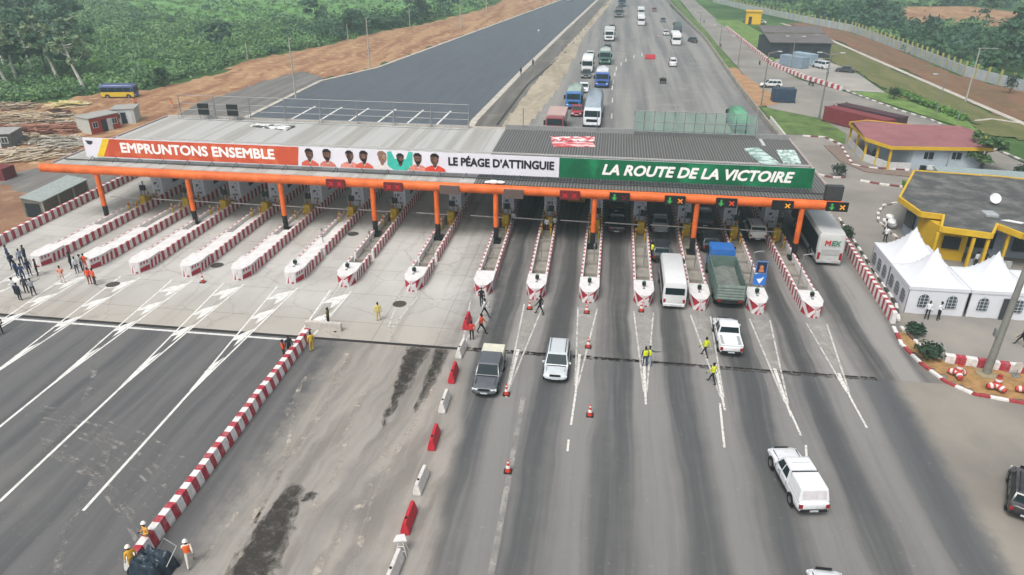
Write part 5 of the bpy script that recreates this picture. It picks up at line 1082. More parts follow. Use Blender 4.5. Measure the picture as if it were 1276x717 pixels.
# tents
M_TENT = pm('tent_white', '#cfd1d5', .6, .04, .6); s = NT('tent_window'); o_ = s.obj(); q_ = s.sep(o_)
fr = s.math('ADD', s.math('LESS_THAN', s.math('FRACT', s.math('MULTIPLY', q_[0], 3.2)), .14), s.math('LESS_THAN', s.math('FRACT', s.math('MULTIPLY', q_[2], 3.2)), .14), clamp=True)
s.done(s.mix(fr, lin('#3c4349'), lin('#b9bec2')), .4); M_TW = s.m
def tent(label, cx, cy, walls):
    t = thing('marquee_tent', label, 'tent', (cx, cy, .02), 0, 'white peaked tents in a row'); S = 2.492; b = MB(); N = 20; V = []; 
    for i in range(N + 1):
        for j in range(N + 1):
            x = -1 + 2 * i / N; y = -1 + 2 * j / N; rr = max(abs(x), abs(y)); V.append((x * S, y * S, 2.6 + 2.75 * (1 - rr) ** 1.9 + .08 * (1 - rr) * abs(x * y)))
    b.add(V, [(i * (N + 1) + j, (i + 1) * (N + 1) + j, (i + 1) * (N + 1) + j + 1, i * (N + 1) + j + 1) for i in range(N) for j in range(N)]); b.build('roof', M_TENT, t, smooth=40)
    b = MB(); b.box(-S, S, -S - .006, -S + .006, 2.3, 2.598); b.box(-S - .006, -S + .006, -S + .03, S - .03, 2.3, 2.598); b.box(S - .006, S + .006, -S + .03, S - .03, 2.3, 2.598); b.box(-S, S, S - .006, S + .006, 2.3, 2.598); b.build('valance', M_TENT, t)
    for sx in (-1, 1):
        for sy in (-1, 1): b = MB(); b.tube((sx * (S - .08), sy * (S - .08), 0), (sx * (S - .08), sy * (S - .08), 2.55), .04); b.build('pole', M_STEEL, t)
    for (side, wins) in walls:
        rot = {'f': 0, 'l': -PI / 2, 'r': PI / 2, 'b': PI}[side]; b = MB(); n = 10; V = []
        for i in range(n + 1):
            for z in (0, 1.1, 2.3): V.append((-S + .05 + (2 * S - .1) * i / n, -S + .06 + .05 * math.sin(i * 1.9 + z * 2) * (z < 2.2), z))
        b.add(V, [(i * 3 + k, (i + 1) * 3 + k, (i + 1) * 3 + k + 1, i * 3 + k + 1) for i in range(n) for k in range(2)]); wo = b.build('wall_sheet', M_TENT, t, smooth=50); wo.rotation_euler[2] = rot
        for wx in wins:
            b = MB(); w = .42; pts = [(-w, .75), (w, .75), (w, 1.5)] + [(w * math.cos(a_), 1.5 + w * 1.1 * math.sin(a_)) for a_ in (PI * .17, PI * .33, PI * .5, PI * .67, PI * .83)] + [(-w, 1.5)]
            b.add([(p[0], -.03, p[1]) for p in pts] + [(p[0], 0.02, p[1]) for p in pts], [tuple(range(len(pts))), tuple(range(len(pts), 2 * len(pts)))[::-1]] + [(i, len(pts) + i, len(pts) + (i + 1) % len(pts), (i + 1) % len(pts)) for i in range(len(pts))])
            o = b.build('arched_window', M_TW, wo); o.location = (wx, -S - .02, 0)
    return t
tent('farthest white tent, with peak nearest the yellow trimmed station wall', 29.1, 68.0, [('l', (-1.5, 0, 1.5)), ('b', (0,)), ('r', (0,))])
tent('corner white tent beside the red and white wall', 29.1, 62.95, [('f', (-1.1, 1.2)), ('l', (-1.5, 0, 1.5)), ('r', ())])
tent('white tent right of the corner one with open door slit', 34.15, 62.95, [('f', (-1.3, 1.5)), ('b', (0,))])
tent('rightmost white tent cut by the picture edge', 39.2, 62.95, [('f', (-1.2, 1.2)), ('b', (0,)), ('r', (0,))])
b = MB(); b.box(-.25, .25, -.03, .03, 0, 2.0); tag(b.build('tent_door', pm('tent_dark', '#3a3d40', .8), loc=(34.6, 60.37, .02)), 'dark open doorway of the tent right of the corner one', 'doorway')
# containers
def container(label, p, rz, L, col, col2=None):
    t = thing('container', label, 'container', (p[0], p[1], .03), rz); s = NT('corr_' + col); q = s.sep(s.obj()); w = s.math('SINE', s.math('MULTIPLY', q[0], 20.0)); s.bump(w, .8, .04)
    n = s.noise(s.obj(), 1.2, 6); s.done(s.mix(s.step(n, .5, .75, 0, .5), lin(col), lin('#6e5a4e')), .6); b = MB(); b.box(0, L, 0, 2.44, .12, 2.6); b.build('body', s.m, t, bevel=.02)
    b = MB()
    for k in range(4): b.box(-.04, 0, .15 + k * .58, .25 + k * .58, .2, 2.5)
    b.box(-.03, 0, 0, 2.44, .0, .119); b.build('door_bar', pm('bar_' + col, '#55555a', .6), t)
    b = MB()
    for x in (0, L): 
        for y in (0, 2.44): b.box(x - .1, x + .1, y - .1, y + .1, .0, .12); b.box(x - .1, x + .1, y - .1, y + .1, 2.601, 2.66)
    b.build('corner_casting', M_CHAS, t); return t
container('long maroon container behind the red roofed office, nearer one', (37.2, 134.6), -.93, 12.2, '#7a3238')
container('dark maroon container just behind the nearer one', (40.0, 137.2), -.93, 12.2, '#4a3036')
container('dark blue container beside the white parked car', (31.4, 149.4), .02, 4.2, '#2c4156')
container('pale blue grey container by the dark shed', (41.2, 196.0), -.9, 7, '#8495a3')
container('pale blue cabin container with window openings', (45.2, 201.0), -.9, 6, '#93a8b4')
t = thing('dark_shed', 'long dark shed with two step grey roof beyond the pale containers', 'building', (41.2, 209, 0), .05)
b = MB(); b.box(0, 15.5, 0, 15, 0, 4.0); b.build('wall', pm('shed_dark', '#3e4046', .8, .2), t)
b = MB(); b.add([(-.6, -.8, 3.8), (16, -.8, 3.8), (16, 7, 5.0), (-.6, 7, 5.0), (-.6, -.8, 4), (16, -.8, 4), (16, 7, 5.2), (-.6, 7, 5.2)], [(0, 3, 2, 1), (4, 5, 6, 7), (0, 1, 5, 4), (1, 2, 6, 5), (2, 3, 7, 6), (3, 0, 4, 7)]); b.build('roof', pm('shed_roof', '#66605f', .8, .15, .4), t)
b = MB(); b.add([(-.6, 8, 5.2), (16, 8, 5.2), (16, 15.5, 6.2), (-.6, 15.5, 6.2), (-.6, 8, 5.4), (16, 8, 5.4), (16, 15.5, 6.4), (-.6, 15.5, 6.4)], [(0, 3, 2, 1), (4, 5, 6, 7), (0, 1, 5, 4), (1, 2, 6, 5), (2, 3, 7, 6), (3, 0, 4, 7)]); b.build('roof', MC['shed_roof'], t)
for x in (3, 7, 11): b = MB(); b.box(x, x + 2, -.05, .02, 0, 2.6); b.build('door', M_DW, t)
t = thing('yellow_hut', 'small yellow hut with dark doorway on the far lawn', 'hut', (46.6, 288, 0), -.1); b = MB(); b.box(0, 5.2, 0, 5, 0, 4.2); b.build('wall', pm('hut_yellow', '#e0b21c', .7, .1), t)
b = MB(); b.box(-.3, 5.5, -.3, 5.3, 4.2, 4.5); b.build('roof', pm('hut_roof', '#caa12a', .7), t); b = MB(); b.box(.9, 2.0, -.06, .02, 0, 2.6); b.build('door', M_DW, t)
# boundary wall with yellow pillars
WP = [(45, 380), (53.8, 345.5), (68.8, 298.2), (78.5, 270.7), (81.1, 217.9), (81.4, 187.1), (86.2, 168.8), (95, 150)]
WLB = ['boundary wall stretch running off the top of the picture', 'pale boundary wall stretch behind the yellow hut', 'pale boundary wall stretch between hut and dirt field', 'long pale boundary wall beside the red brown dirt field', 'boundary wall stretch behind the two small dark shrubs', 'boundary wall stretch by the tall leaning light mast', 'boundary wall stretch at the right picture edge']
for i in range(len(WP) - 1):
    a, c = Vector(WP[i]), Vector(WP[i + 1]); L = (c - a).length; rz = math.atan2(c.y - a.y, c.x - a.x); t = thing('boundary_wall', WLB[i], 'wall', (a.x, a.y, 0), rz, 'boundary wall with yellow pillars')
    b = MB(); b.box(0, L, -.1, .1, 0, 2.3); b.build('panel', pm('wall_paleblue', '#a5adb0', .8, .15, .5), t)
    n = max(2, int(L / 3.3))
    for k in range(n): b = MB(); b.box(L * k / n - .16, L * k / n + .16, -.2, .2, 0, 3.3); b.build('pillar', pm('pillar_yellow', '#aaa25c', .75, .2), t)
# ------------------------------------------------------------------ poles
M_POLE = pm('pole_grey', '#85857f', .6, .15, 1, metal=.2); M_POLEC = pm('pole_concrete', '#a8a399', .85, .15)
def pole(label, px, py, topy, r=.14, arm=None, mat=None, name='utility_pole', cat='pole', h=None):
    p = g(px, py); H = h or hgt(px, py, topy); t = thing(name, label, cat, (p.x, p.y, 0)); b = MB(); b.tube((0, 0, 0), (0, 0, H), r, r * .55, n=8); b.build('shaft', mat or M_POLE, t, smooth=50)
    if arm:
        for s in ((-1, 1) if arm == 2 else (arm,)):
            b = MB(); b.tube((0, 0, H - .1), (s * 1.6, 0, H + .3), .06, n=6); o = b.build('arm', M_POLE, t); b = MB(); b.box(min(s * 1.5, s * 2.3), max(s * 1.5, s * 2.3), -.16, .16, H + .22, H + .36); b.build('lamp_head', pm('lamp_pale', '#c2c6c8', .4), o, bevel=.03)
    return t
pole('tall concrete pole beside the white kerb of the new carriageway, nearest', 369, 123, 47, .2, mat=M_POLEC)
pole('concrete pole on the orange earth, second along the new carriageway', 461, 85, 22, .2, mat=M_POLEC)
pole('concrete pole far up the orange verge, cut by the top edge', 574, 36, -3, .22, mat=M_POLEC)
pole('farthest concrete pole with red base on the orange verge', 606, 18, -14, .22, mat=M_POLEC)
pole('short pole at the bush edge left of the nearest tall pole', 309, 75, 51, .15, mat=M_POLEC)
pole('short pole at the bush edge left of the second concrete pole', 434, 52, 30, .15, mat=M_POLEC)
pole('slim pole in the bushes midway along the verge', 511, 37, 8, .15, mat=M_POLEC)
pole('dark pole standing in the bushes above the second one', 408, 38, 2, .25)
pole('lamp pole beside the dark blue container', 948, 134, 66, .15, 1, name='street_lamp', cat='street lamp')
pole('street lamp with white head left of the maroon containers', 1020, 150, 68, .17, 2, name='street_lamp', cat='street lamp')
pole('street lamp with arm over the olive field', 1167, 142, 95, .13, -1, name='street_lamp', cat='street lamp')
pole('tall light mast on the footpath near the boundary wall', 1203, 127, 60, .18, name='light_mast', cat='mast', mat=M_POLEC)
pole('short pale post at the lawn corner', 1193, 152, 132, .12)
pole('short pale post in the olive field beyond the lot', 1075, 95, 75, .14)
pole('lamp pole nearest of three along the far guard wall', 919, 85, 47, .15, name='street_lamp', cat='street lamp', arm=-1)
pole('lamp pole second of three along the far guard wall', 896, 62, 33, .15, name='street_lamp', cat='street lamp', arm=-1)
pole('lamp pole farthest of three along the far guard wall', 871, 42, 17, .15, name='street_lamp', cat='street lamp', arm=-1)
pole('street lamp with twin white heads before the pale blue container', 985, 86, 47, .12, 2, name='street_lamp', cat='street lamp')
t = pole('large leaning grey lamp post rising from the soil bed at right', 1228, 468, 0, .3, name='lamp_post', cat='lamp post', h=12); t.rotation_euler = (0, R(1.5), 0)
b = MB(); b.lathe([(.75, 0), (.72, .18), (.3, .25)], n=14); b.build('footing', pm('footing', '#8f8268', .9), t)
b = MB(); b.box(-.5, -.27, -.15, .15, 3.4, 4.0); b.build('meter_box', M_STEEL, t)
b = MB(); [b.box(-1.6 + k, -1.5 + k, -.06, .06, -.06, .06) for k in range(4)]; b.tube((-1.9, 0, 0), (1.9, 0, 0), .1, n=6)
tag(b.build('floodlight_bar', M_POLE, loc=(71.9, 158.2, hgt(1203, 127, 60) - .3)), 'short floodlight bar fixed atop the tall light mast', 'floodlight bar')

# ------------------------------------------------------------------ red and white plastic barriers, cones, painted tripods
def wbar(col, y, x, lab, rz):
    t = thing('plastic_barrier', lab, 'barrier', (x, y, .01), rz, 'plastic barriers along the dusty strip'); b = MB()
    b.add([(-.25, -.95, 0), (.25, -.95, 0), (.25, .95, 0), (-.25, .95, 0), (-.25, -.95, .25), (.25, -.95, .25), (.25, .95, .25), (-.25, .95, .25), (-.1, -.9, .85), (.1, -.9, .85), (.1, .9, .85), (-.1, .9, .85)],
          [(0, 3, 2, 1), (0, 1, 5, 4), (1, 2, 6, 5), (2, 3, 7, 6), (3, 0, 4, 7), (4, 5, 9, 8), (5, 6, 10, 9), (6, 7, 11, 10), (7, 4, 8, 11), (8, 9, 10, 11)])
    b.build('shell', pm('pb_' + col, {'r': '#b52a36', 'w': '#cdc9c3'}[col], .55, .2), t, bevel=.04)
    b = MB(); b.tube((0, -.5, .84), (0, -.5, .92), .07); b.build('filler_cap', M_DK, t); return t
BR = [('r', 582, 405, 'red plastic barrier beside the walking people'), ('w', 575, 440, 'white plastic barrier by the pavement joint next to the dark pickup'), ('r', 565, 470, 'red plastic barrier left of the dark pickup bonnet'), ('w', 554, 506, 'white plastic barrier beyond the middle red one'),
      ('r', 541, 551, 'middle red plastic barrier in the line'), ('w', 525, 605, 'white plastic barrier second from the camera end'), ('r', 510, 652, 'red plastic barrier nearest the camera beside the white stand'), ('w', 492, 714, 'white plastic barrier tip at the bottom edge')]
for c_, px, py, lb in BR: p = g(px, py); wbar(c_, p.y, p.x, lb, random.uniform(-.06, .06))
t = thing('barrier_stand', 'white wooden trestle stand beside the nearest red barrier', 'stand', (*g(501, 690)[:2], .01)); b = MB()
for sx, sy in ((-.3, -.2), (.3, -.2), (-.3, .25), (.3, .25)): b.tube((sx, sy, 0), (sx * .3, sy * .3, 1.0), .03, n=5)
b.tube((-.24, -.15, .3), (.24, -.15, .3), .025); b.tube((-.18, -.1, .6), (.18, -.1, .6), .025); b.build('leg', M_WHT, t); b = MB(); b.prism([(-.35, -.25), (.35, -.1), (.1, .35), (-.3, .2)], 1.0, 1.08); b.build('top_board', M_WHT, t)
def cone():
    t = thing('traffic_cone', '', 'traffic cone'); b = MB(); b.box(-.2, .2, -.2, .2, 0, .04); b.build('base', M_DK, t)
    b = MB(); b.lathe([(.15, .04), (.115, .25)], m=0); b.lathe([(.115, .25), (.085, .42)], m=1); b.lathe([(.085, .42), (.06, .55)], m=0); b.lathe([(.06, .55), (.045, .64)], m=1); b.lathe([(.045, .64), (.02, .75)], m=0); b.build('body', [pm('cone_red', '#c23a2c', .6), pm('cone_white', '#d9d6d2', .6)], t); return t
C0 = cone(); CN = [(633, 588, 'traffic cone alone in the foreground left lane'), (735, 518, 'traffic cone right of the silver suv, nearest the camera'), (733, 433, 'traffic cone on the painted tip right of the silver suv'), (660, 385, 'traffic cone in front of the tenth island nose'), (731, 390, 'traffic cone in front of the eleventh island nose'),
      (631, 492, 'traffic cone at the paint tip right of the dark pickup'), (799, 388, 'traffic cone against the twelfth island nose'), (253, 352, 'small cone between the fourth and fifth noses'), (716, 106, 'orange cone on the shoulder behind the canopy'), (820, 47, 'orange cone beside the far white car')]
for k, (px, py, lb) in enumerate(CN):
    p = g(px, py); sc = 1.25
    if k == 0: q = C0; q.location = (p.x, p.y, .01); q['label'] = lb; q['group'] = 'red and white traffic cones'
    else: q = dup(C0, (p.x, p.y, .01), 0, lb)
    q.scale = (sc,) * 3
b = MB(); b.lathe([(.16, 0), (.14, .3), (.05, .7)], n=8); d0 = tag(b.build('lane_delineator', M_WHT), 'white marker post dividing the two highway directions', 'marker post', 'white marker posts on the highway')
for k, (px, py) in enumerate(((762, 148), (763, 128), (763, 112), (764, 105), (766, 95), (768, 88), (774, 82), (780, 77), (790, 73), (800, 70))):
    p = g(px, py)
    q = d0 if k == 0 else d0.copy()
    if k: COL.objects.link(q)
    q.location = (p.x, p.y, .03); q.scale = (1.3,) * 3
p = g(810, 74); wb = wbar('r', p.y, p.x, 'lone red plastic barrier on the far highway', PI / 2); wb.scale = (1.4,) * 3
def tripod(label, px, py, rz):
    p = g(px, py); t = thing('concrete_tetrapod', label, 'tetrapod', (p.x, p.y, .08), rz, 'striped tetrapods on the soil bed'); b = MB()
    for k, d in enumerate(((0, 0, 1), (.94, 0, -.2), (-.47, .81, -.2), (-.47, -.81, -.2))):
        d = Vector(d); c = Vector((0, 0, .42)); L = .72
        for j in range(4): b.tube(c + d * (L * j / 4), c + d * (L * (j + 1) / 4), .3 - j * .03, .27 - j * .03, n=10, m=j % 2)
    b._ell((0, 0, .42), (.3, .3, .3), 10, 1, 6); b.build('body', [M_WHT, pm('tet_red', '#b0453a', .75)], t, smooth=40); b2 = MB(); b2._ell((0, 0, 1.2), (.17, .17, .14), 8, 0, 5); b2.build('cap', pm('tet_cap', '#8a2f2c', .7), t)
tripod('red and white concrete tetrapod left of the leaning lamp post', 1192, 471, .4); tripod('red and white concrete tetrapod right of the leaning lamp post', 1240, 487, 1.1); tripod('red and white tetrapod cut by the right picture edge', 1277, 492, .8)
t = thing('round_sign', 'small wire stand with round sign on the soil bed', 'sign', (*g(1265, 470)[:2], .08)); b = MB(); b.M = MT((0, 0, .9)) @ Matrix.Rotation(PI / 2, 4, 'X'); b.lathe([(.32, -.02), (.32, .02)], n=18); b.M = Matrix.Identity(4); b.build('disc', pm('disc_pale', '#b9b4ab', .6), t)
b = MB(); b.tube((0, 0, 0), (0, 0, .6), .03); b.lathe([(.3, 0), (.28, .06)], n=12); b.build('stand', M_STEEL, t)

# ------------------------------------------------------------------ left yard: cabins, timber, shed
def cabin(label, x, y, rz, L, Wd, H, front, side, doorx, name='site_cabin'):
    t = thing(name, label, 'cabin', (x, y, 0), rz); b = MB(); b.box(0, L, 0, Wd, .1, H); b.build('wall', side, t)
    b = MB(); b.box(.02, L - .02, -.03, -.001, .1, H); b.build('front_panel', front, t); b = MB(); b.box(-.15, L + .15, -.15, Wd + .15, H, H + .12); b.build('roof', pm('cabin_roof', '#9b9a95', .7, .2), t)
    b = MB(); b.box(doorx, doorx + .9, -.06, -.031, .15, 2.1); b.build('door', M_DW, t); b = MB(); b.box(doorx + .95, doorx + 1.8, -.12, -.09, .15, 2.1); b.build('open_door_leaf', MC['frame_white'], t)
    for wx in (.5, L - 1.3): b = MB(); b.box(wx, wx + .8, -.06, -.031, 1.1, 1.9); w_ = b.build('window', M_DW, t); b = MB(); b.box(wx - .08, wx, -.07, -.032, 1.02, 1.98); b.box(wx + .8, wx + .88, -.07, -.032, 1.02, 1.98); b.box(wx, wx + .8, -.07, -.032, 1.9, 1.98); b.box(wx, wx + .8, -.07, -.032, 1.02, 1.1); b.box(wx + .37, wx + .43, -.07, -.061, 1.1, 1.9); b.build('window_frame', MC['frame_white'], w_)
    return t
cabin('red fronted site cabin with white door and windows behind the banner end', -82.9, 106.2, 1.2, 5.2, 3.5, 2.6, pm('cabin_red', '#a33c30', .7), pm('cabin_cream', '#b5b6ae', .7), 2.0)
cabin('white site cabin with open dark door right of the red one', -83.6, 112.9, .35, 3.6, 3.6, 2.6, pm('cabin_white', '#bfc3c4', .7), MC['cabin_cream'], 1.4)
t = thing('concrete_shed', 'low grey concrete shed with slanted roof beside the first lane wall', 'shed', (-63.9, 70.9, 0), 1.57 + .03); b = MB(); b.add([(0, 0, 0), (8.2, 0, 0), (8.2, 2.4, 0), (0, 2.4, 0), (0, 0, 1.9), (8.2, 0, 1.9), (8.2, 2.4, 2.3), (0, 2.4, 2.3)], [(0, 3, 2, 1), (4, 5, 6, 7), (0, 1, 5, 4), (1, 2, 6, 5), (2, 3, 7, 6), (3, 0, 4, 7)])
b.build('wall', pm('shed_wall', '#6f6c62', .9, .25), t); b = MB(); b.add([(-.1, -.15, 1.92), (8.4, -.15, 1.92), (8.4, 2.5, 2.33), (-.1, 2.5, 2.33), (-.1, -.15, 2.02), (8.4, -.15, 2.02), (8.4, 2.5, 2.43), (-.1, 2.5, 2.43)], [(0, 3, 2, 1), (4, 5, 6, 7), (0, 1, 5, 4), (1, 2, 6, 5), (2, 3, 7, 6), (3, 0, 4, 7)]); b.build('roof', pm('shed_lid', '#98a09c', .8, .2), t)
b = MB(); 
for x in (0, 2.7, 5.4, 8.0): b = MB(); b.box(x, x + .15, -.14, -.002, 0, 1.9); b.build('pier', pm('pier_pale', '#a19a8c', .85), t)
b = MB(); b.box(-.05, -.005, .3, 2.1, 0, 1.7); b.build('doorway', M_DW, t)
t = cabin('dark hut cut by the left edge below the timber piles', -93.2, 95.2, .3, 4.5, 4, 2.4, pm('hut_dark', '#4b4a48', .8), pm('hut_grey', '#73716d', .8), 1.2)
b = MB(); b.box(0, 3, 0, 2.2, 0, 1.6); tag(b.build('crate', pm('maroon_crate', '#6e2f33', .8), loc=(-81.8, 82.6, 0), bevel=.03), 'maroon crate on the ground at the left edge', 'crate')
def timber(label, x, y, rx, ry, n, cols, L=(2, 5), name='timber_pile', cat='timber pile'):
    t = MB()
    for k in range(n):
        lx = random.uniform(*L); px, py = random.gauss(0, rx / 2), random.gauss(0, ry / 2); h = max(.05, .9 * math.exp(-(px / rx) ** 2 - (py / ry) ** 2) * random.random() + .05)
        t.M = MT((px, py, h)) @ Matrix.Rotation(random.gauss(.45, .35) if random.random() < .8 else random.uniform(0, 3), 4, 'Z') @ Matrix.Rotation(random.gauss(0, .06), 4, 'Y'); t.box(-lx / 2, lx / 2, -random.uniform(.08, .35), .1, 0, random.uniform(.05, .16), random.randrange(len(cols)))
    return tag(t.build(name, [pm('tm_' + c, c, .85, .3, 2) for c in cols], loc=(x, y, .05)), label, cat)
WDC = ['#a38d73', '#b9a88d', '#8d7a66', '#7a6553', '#c3b9a6']
timber('heap of pale yellow boards and sheets left of the yellow bus', *g(88, 133)[:2], 3, 2.5, 60, ['#cfc07a', '#d8d0a8', '#a89a70'], (1.5, 4))
timber('long scattered timber pile across the upper yard', *g(45, 150)[:2], 9, 4, 260, WDC)
timber('tangled broken boards at the left edge of the yard', *g(14, 136)[:2], 5, 3, 110, WDC + ['#6b4a3c'])
timber('row of reddish planks in front of the red cabin', *g(70, 163)[:2], 7, 2, 110, ['#8a5a48', '#a67a64', '#6d4438'], (3, 7))
timber('spread of grey boards and rubble before the banner end', *g(75, 180)[:2], 6, 3, 150, ['#9f988c', '#b5afa3', '#857b6d'], (1, 4))
timber('pile of loose timber near the dark hut', *g(40, 195)[:2], 5, 3, 110, WDC)
timber('dark wooden pallets beside the yellow boards', *g(70, 142)[:2], 2, 1.6, 40, ['#5d4034', '#6f5040'], (1, 2.4))
timber('low debris strip along the yard track', *g(25, 175)[:2], 6, 2.5, 110, WDC)
# ------------------------------------------------------------------ people
SKM = [pm('skin_dark', '#3a261d', .6, .1), pm('skin_brown', '#5a3b2c', .6, .1)]
M_HAIR = pm('hair_black', '#120f0e', .8); M_SHOE = pm('shoe_dark', '#1c1a19', .7)
def skel(pose):
    J = {'pel': (0, 0, .95), 'sp': (0, 0, 1.15), 'ch': (0, 0, 1.36), 'nk': (0, .0, 1.5), 'hd': (0, .01, 1.58)}
    for s, n in ((-1, 'l'), (1, 'r')):
        J['sh' + n] = (s * .19, 0, 1.42); J['hp' + n] = (s * .1, 0, .9)
        if pose == 'walk':
            f = s; J['kn' + n] = (s * .1, f * .2 + .03, .5); J['an' + n] = (s * .1, f * .36, .09 if f > 0 else .13); J['to' + n] = (s * .11, f * .36 + .17, .04)
            J['el' + n] = (s * .25, -f * .17, 1.15); J['wr' + n] = (s * .25, -f * .24 + .1, .92); J['ha' + n] = (s * .25, -f * .25 + .14, .85)
        elif pose == 'talk':
            J['kn' + n] = (s * .13, .02, .5); J['an' + n] = (s * .15, 0, .09); J['to' + n] = (s * .19, .16, .04)
            J['el' + n] = (s * .27, -.02, 1.15); J['wr' + n] = (s * .14, .24, 1.15); J['ha' + n] = (s * .09, .31, 1.2)
        elif pose == 'point':
            J['kn' + n] = (s * .12, .02, .5); J['an' + n] = (s * .16, 0, .09); J['to' + n] = (s * .2, .16, .04)
            if s > 0: J['el' + n] = (.42, .12, 1.35); J['wr' + n] = (.62, .26, 1.38); J['ha' + n] = (.7, .31, 1.39)
            else: J['el' + n] = (-.28, -.08, 1.16); J['wr' + n] = (-.2, .1, .98); J['ha' + n] = (-.17, .17, .97)
        else:
            J['kn' + n] = (s * .11, .02, .5); J['an' + n] = (s * .12, -.01, .09); J['to' + n] = (s * .15, .15, .04)
            J['el' + n] = (s * .26, -.03, 1.15); J['wr' + n] = (s * .27, .05, .91); J['ha' + n] = (s * .27, .07, .83)
    return J
RAD = {'pel': (.16, .12), 'sp': (.145, .11), 'ch': (.17, .12), 'nk': (.06, .06), 'hd': (.055, .06), 'sh': (.075, .07), 'hp': (.105, .1), 'kn': (.062, .065), 'an': (.045, .05), 'to': (.042, .035), 'el': (.048, .048), 'wr': (.034, .034), 'ha': (.04, .026)}
def body_mesh(pose):
    J = skel(pose); names = list(J); ix = {n: i for i, n in enumerate(names)}
    ed = [('pel', 'sp'), ('sp', 'ch'), ('ch', 'nk'), ('nk', 'hd')]
    for n in 'lr': ed += [('ch', 'sh' + n), ('sh' + n, 'el' + n), ('el' + n, 'wr' + n), ('wr' + n, 'ha' + n), ('pel', 'hp' + n), ('hp' + n, 'kn' + n), ('kn' + n, 'an' + n), ('an' + n, 'to' + n)]
    me = bpy.data.meshes.new('sk'); me.from_pydata([J[n] for n in names], [(ix[a], ix[c]) for a, c in ed], []); o = bpy.data.objects.new('sk', me); COL.objects.link(o)
    o.modifiers.new('s', 'SKIN'); 
    if not me.skin_vertices: 
        bm = bmesh.new(); bm.from_mesh(me); bm.verts.layers.skin.verify(); bm.to_mesh(me); bm.free()
    for n in names:
        sv = me.skin_vertices[0].data[ix[n]]; sv.radius = RAD[n if n in RAD else n[:-1]]; sv.use_root = n == 'pel'
    ss = o.modifiers.new('d', 'SUBSURF'); ss.levels = 1; ss.render_levels = 1
    dg = bpy.context.evaluated_depsgraph_get(); dg.update(); m2 = bpy.data.meshes.new_from_object(o.evaluated_get(dg)); bpy.data.objects.remove(o)
    V = [tuple(v.co) for v in m2.vertices]; Fc = [tuple(p.vertices) for p in m2.polygons]; M_ = []
    segs = [(Vector(J[a]), Vector(J[c]), a, c) for a, c in ed]
    for p in m2.polygons:
        c = p.center; best = min(segs, key=lambda q: (c - (q[0] + (q[1] - q[0]) * max(0, min(1, (c - q[0]).dot(q[1] - q[0]) / (q[1] - q[0]).length_squared)))).length)
        a, e = best[2], best[3]
        if a[:2] in ('wr',) or a in ('nk',) : M_.append(0)
        elif a[:2] == 'an': M_.append(3)
        elif a[:2] in ('hp', 'kn') or (a == 'pel' and (e[:2] == 'hp' or c.z < .98)): M_.append(2)
        elif a[:2] == 'el' and e[:2] == 'wr': M_.append(4)
        else: M_.append(1)
    b = MB(); b.v = V; b.f = Fc; b.m = M_
    b._ell((0, .02, 1.66), (.078, .098, .125), 12, 0, 8)                                   # head
    b.tube((0, .105, 1.68), (0, .14, 1.63), .012, .02, n=5, m=0)                            # nose
    for s in (-1, 1):
        b._ell((s * .03, .108, 1.685), (.013, .008, .008), 6, 5, 4); b._ell((s * .08, .01, 1.66), (.012, .025, .033), 6, 0, 4)
        h = Vector(J['ha' + ('l' if s < 0 else 'r')]); w = Vector(J['wr' + ('l' if s < 0 else 'r')]); d = (h - w).normalized(); side = Vector((0, 1, 0)) if abs(d.y) < .7 else Vector((1, 0, 0)); side = (side - d * side.dot(d)).normalized(); pn = d.cross(side)
        for k, fl in enumerate((.075, .09, .085, .065)):
            p0 = h + side * (.026 - .0175 * k) + d * .01; p1 = p0 + d * fl * .5 + pn * .005 * s; p2 = p1 + d * fl * .4 + pn * .022 * s; b.tube(p0, p1, .0095, .009, n=5, m=0); b.tube(p1, p2, .009, .007, n=5, m=0)
        q0 = w.lerp(h, .6) + side * .02; b.tube(q0, q0 + side * .035 + d * .035, .012, .009, n=5, m=0); b.tube(q0 + side * .035 + d * .035, q0 + side * .04 + d * .065, .009, .007, n=5, m=0)
    b.box(-.025, .025, .108, .116, 1.608, 1.615, 5)                                         # mouth
    return b
BODY = {}
for pz in ('stand', 'walk', 'talk', 'point'):
    o = body_mesh(pz).build('body_' + pz, [SKM[0], M_DK, M_DK, M_SHOE, M_DK, M_DK], smooth=70); BODY[pz] = o.data; bpy.data.objects.remove(o)
hb = MB(); hb._ell((0, -.005, 1.705), (.085, .1, .095), 12, 0, 6); hb = hb.build('hair', M_HAIR, smooth=60); HAIR = hb.data; bpy.data.objects.remove(hb)
hb = MB(); hb.lathe([(.14, 1.715), (.115, 1.72), (.11, 1.78), (.06, 1.83), (.01, 1.84)], n=14); hb = hb.build('helmet', M_WHT, smooth=50); HELM = hb.data; bpy.data.objects.remove(hb)
vb = MB(); vb.lathe([(.19, 1.02), (.195, 1.2), (.21, 1.36), (.17, 1.46)], n=12); 
for i_, v_ in enumerate(vb.v): vb.v[i_] = (v_[0] * 1.05, v_[1] * .78, v_[2])
vb = vb.build('vest', M_DK, smooth=60); VEST = vb.data; bpy.data.objects.remove(vb)
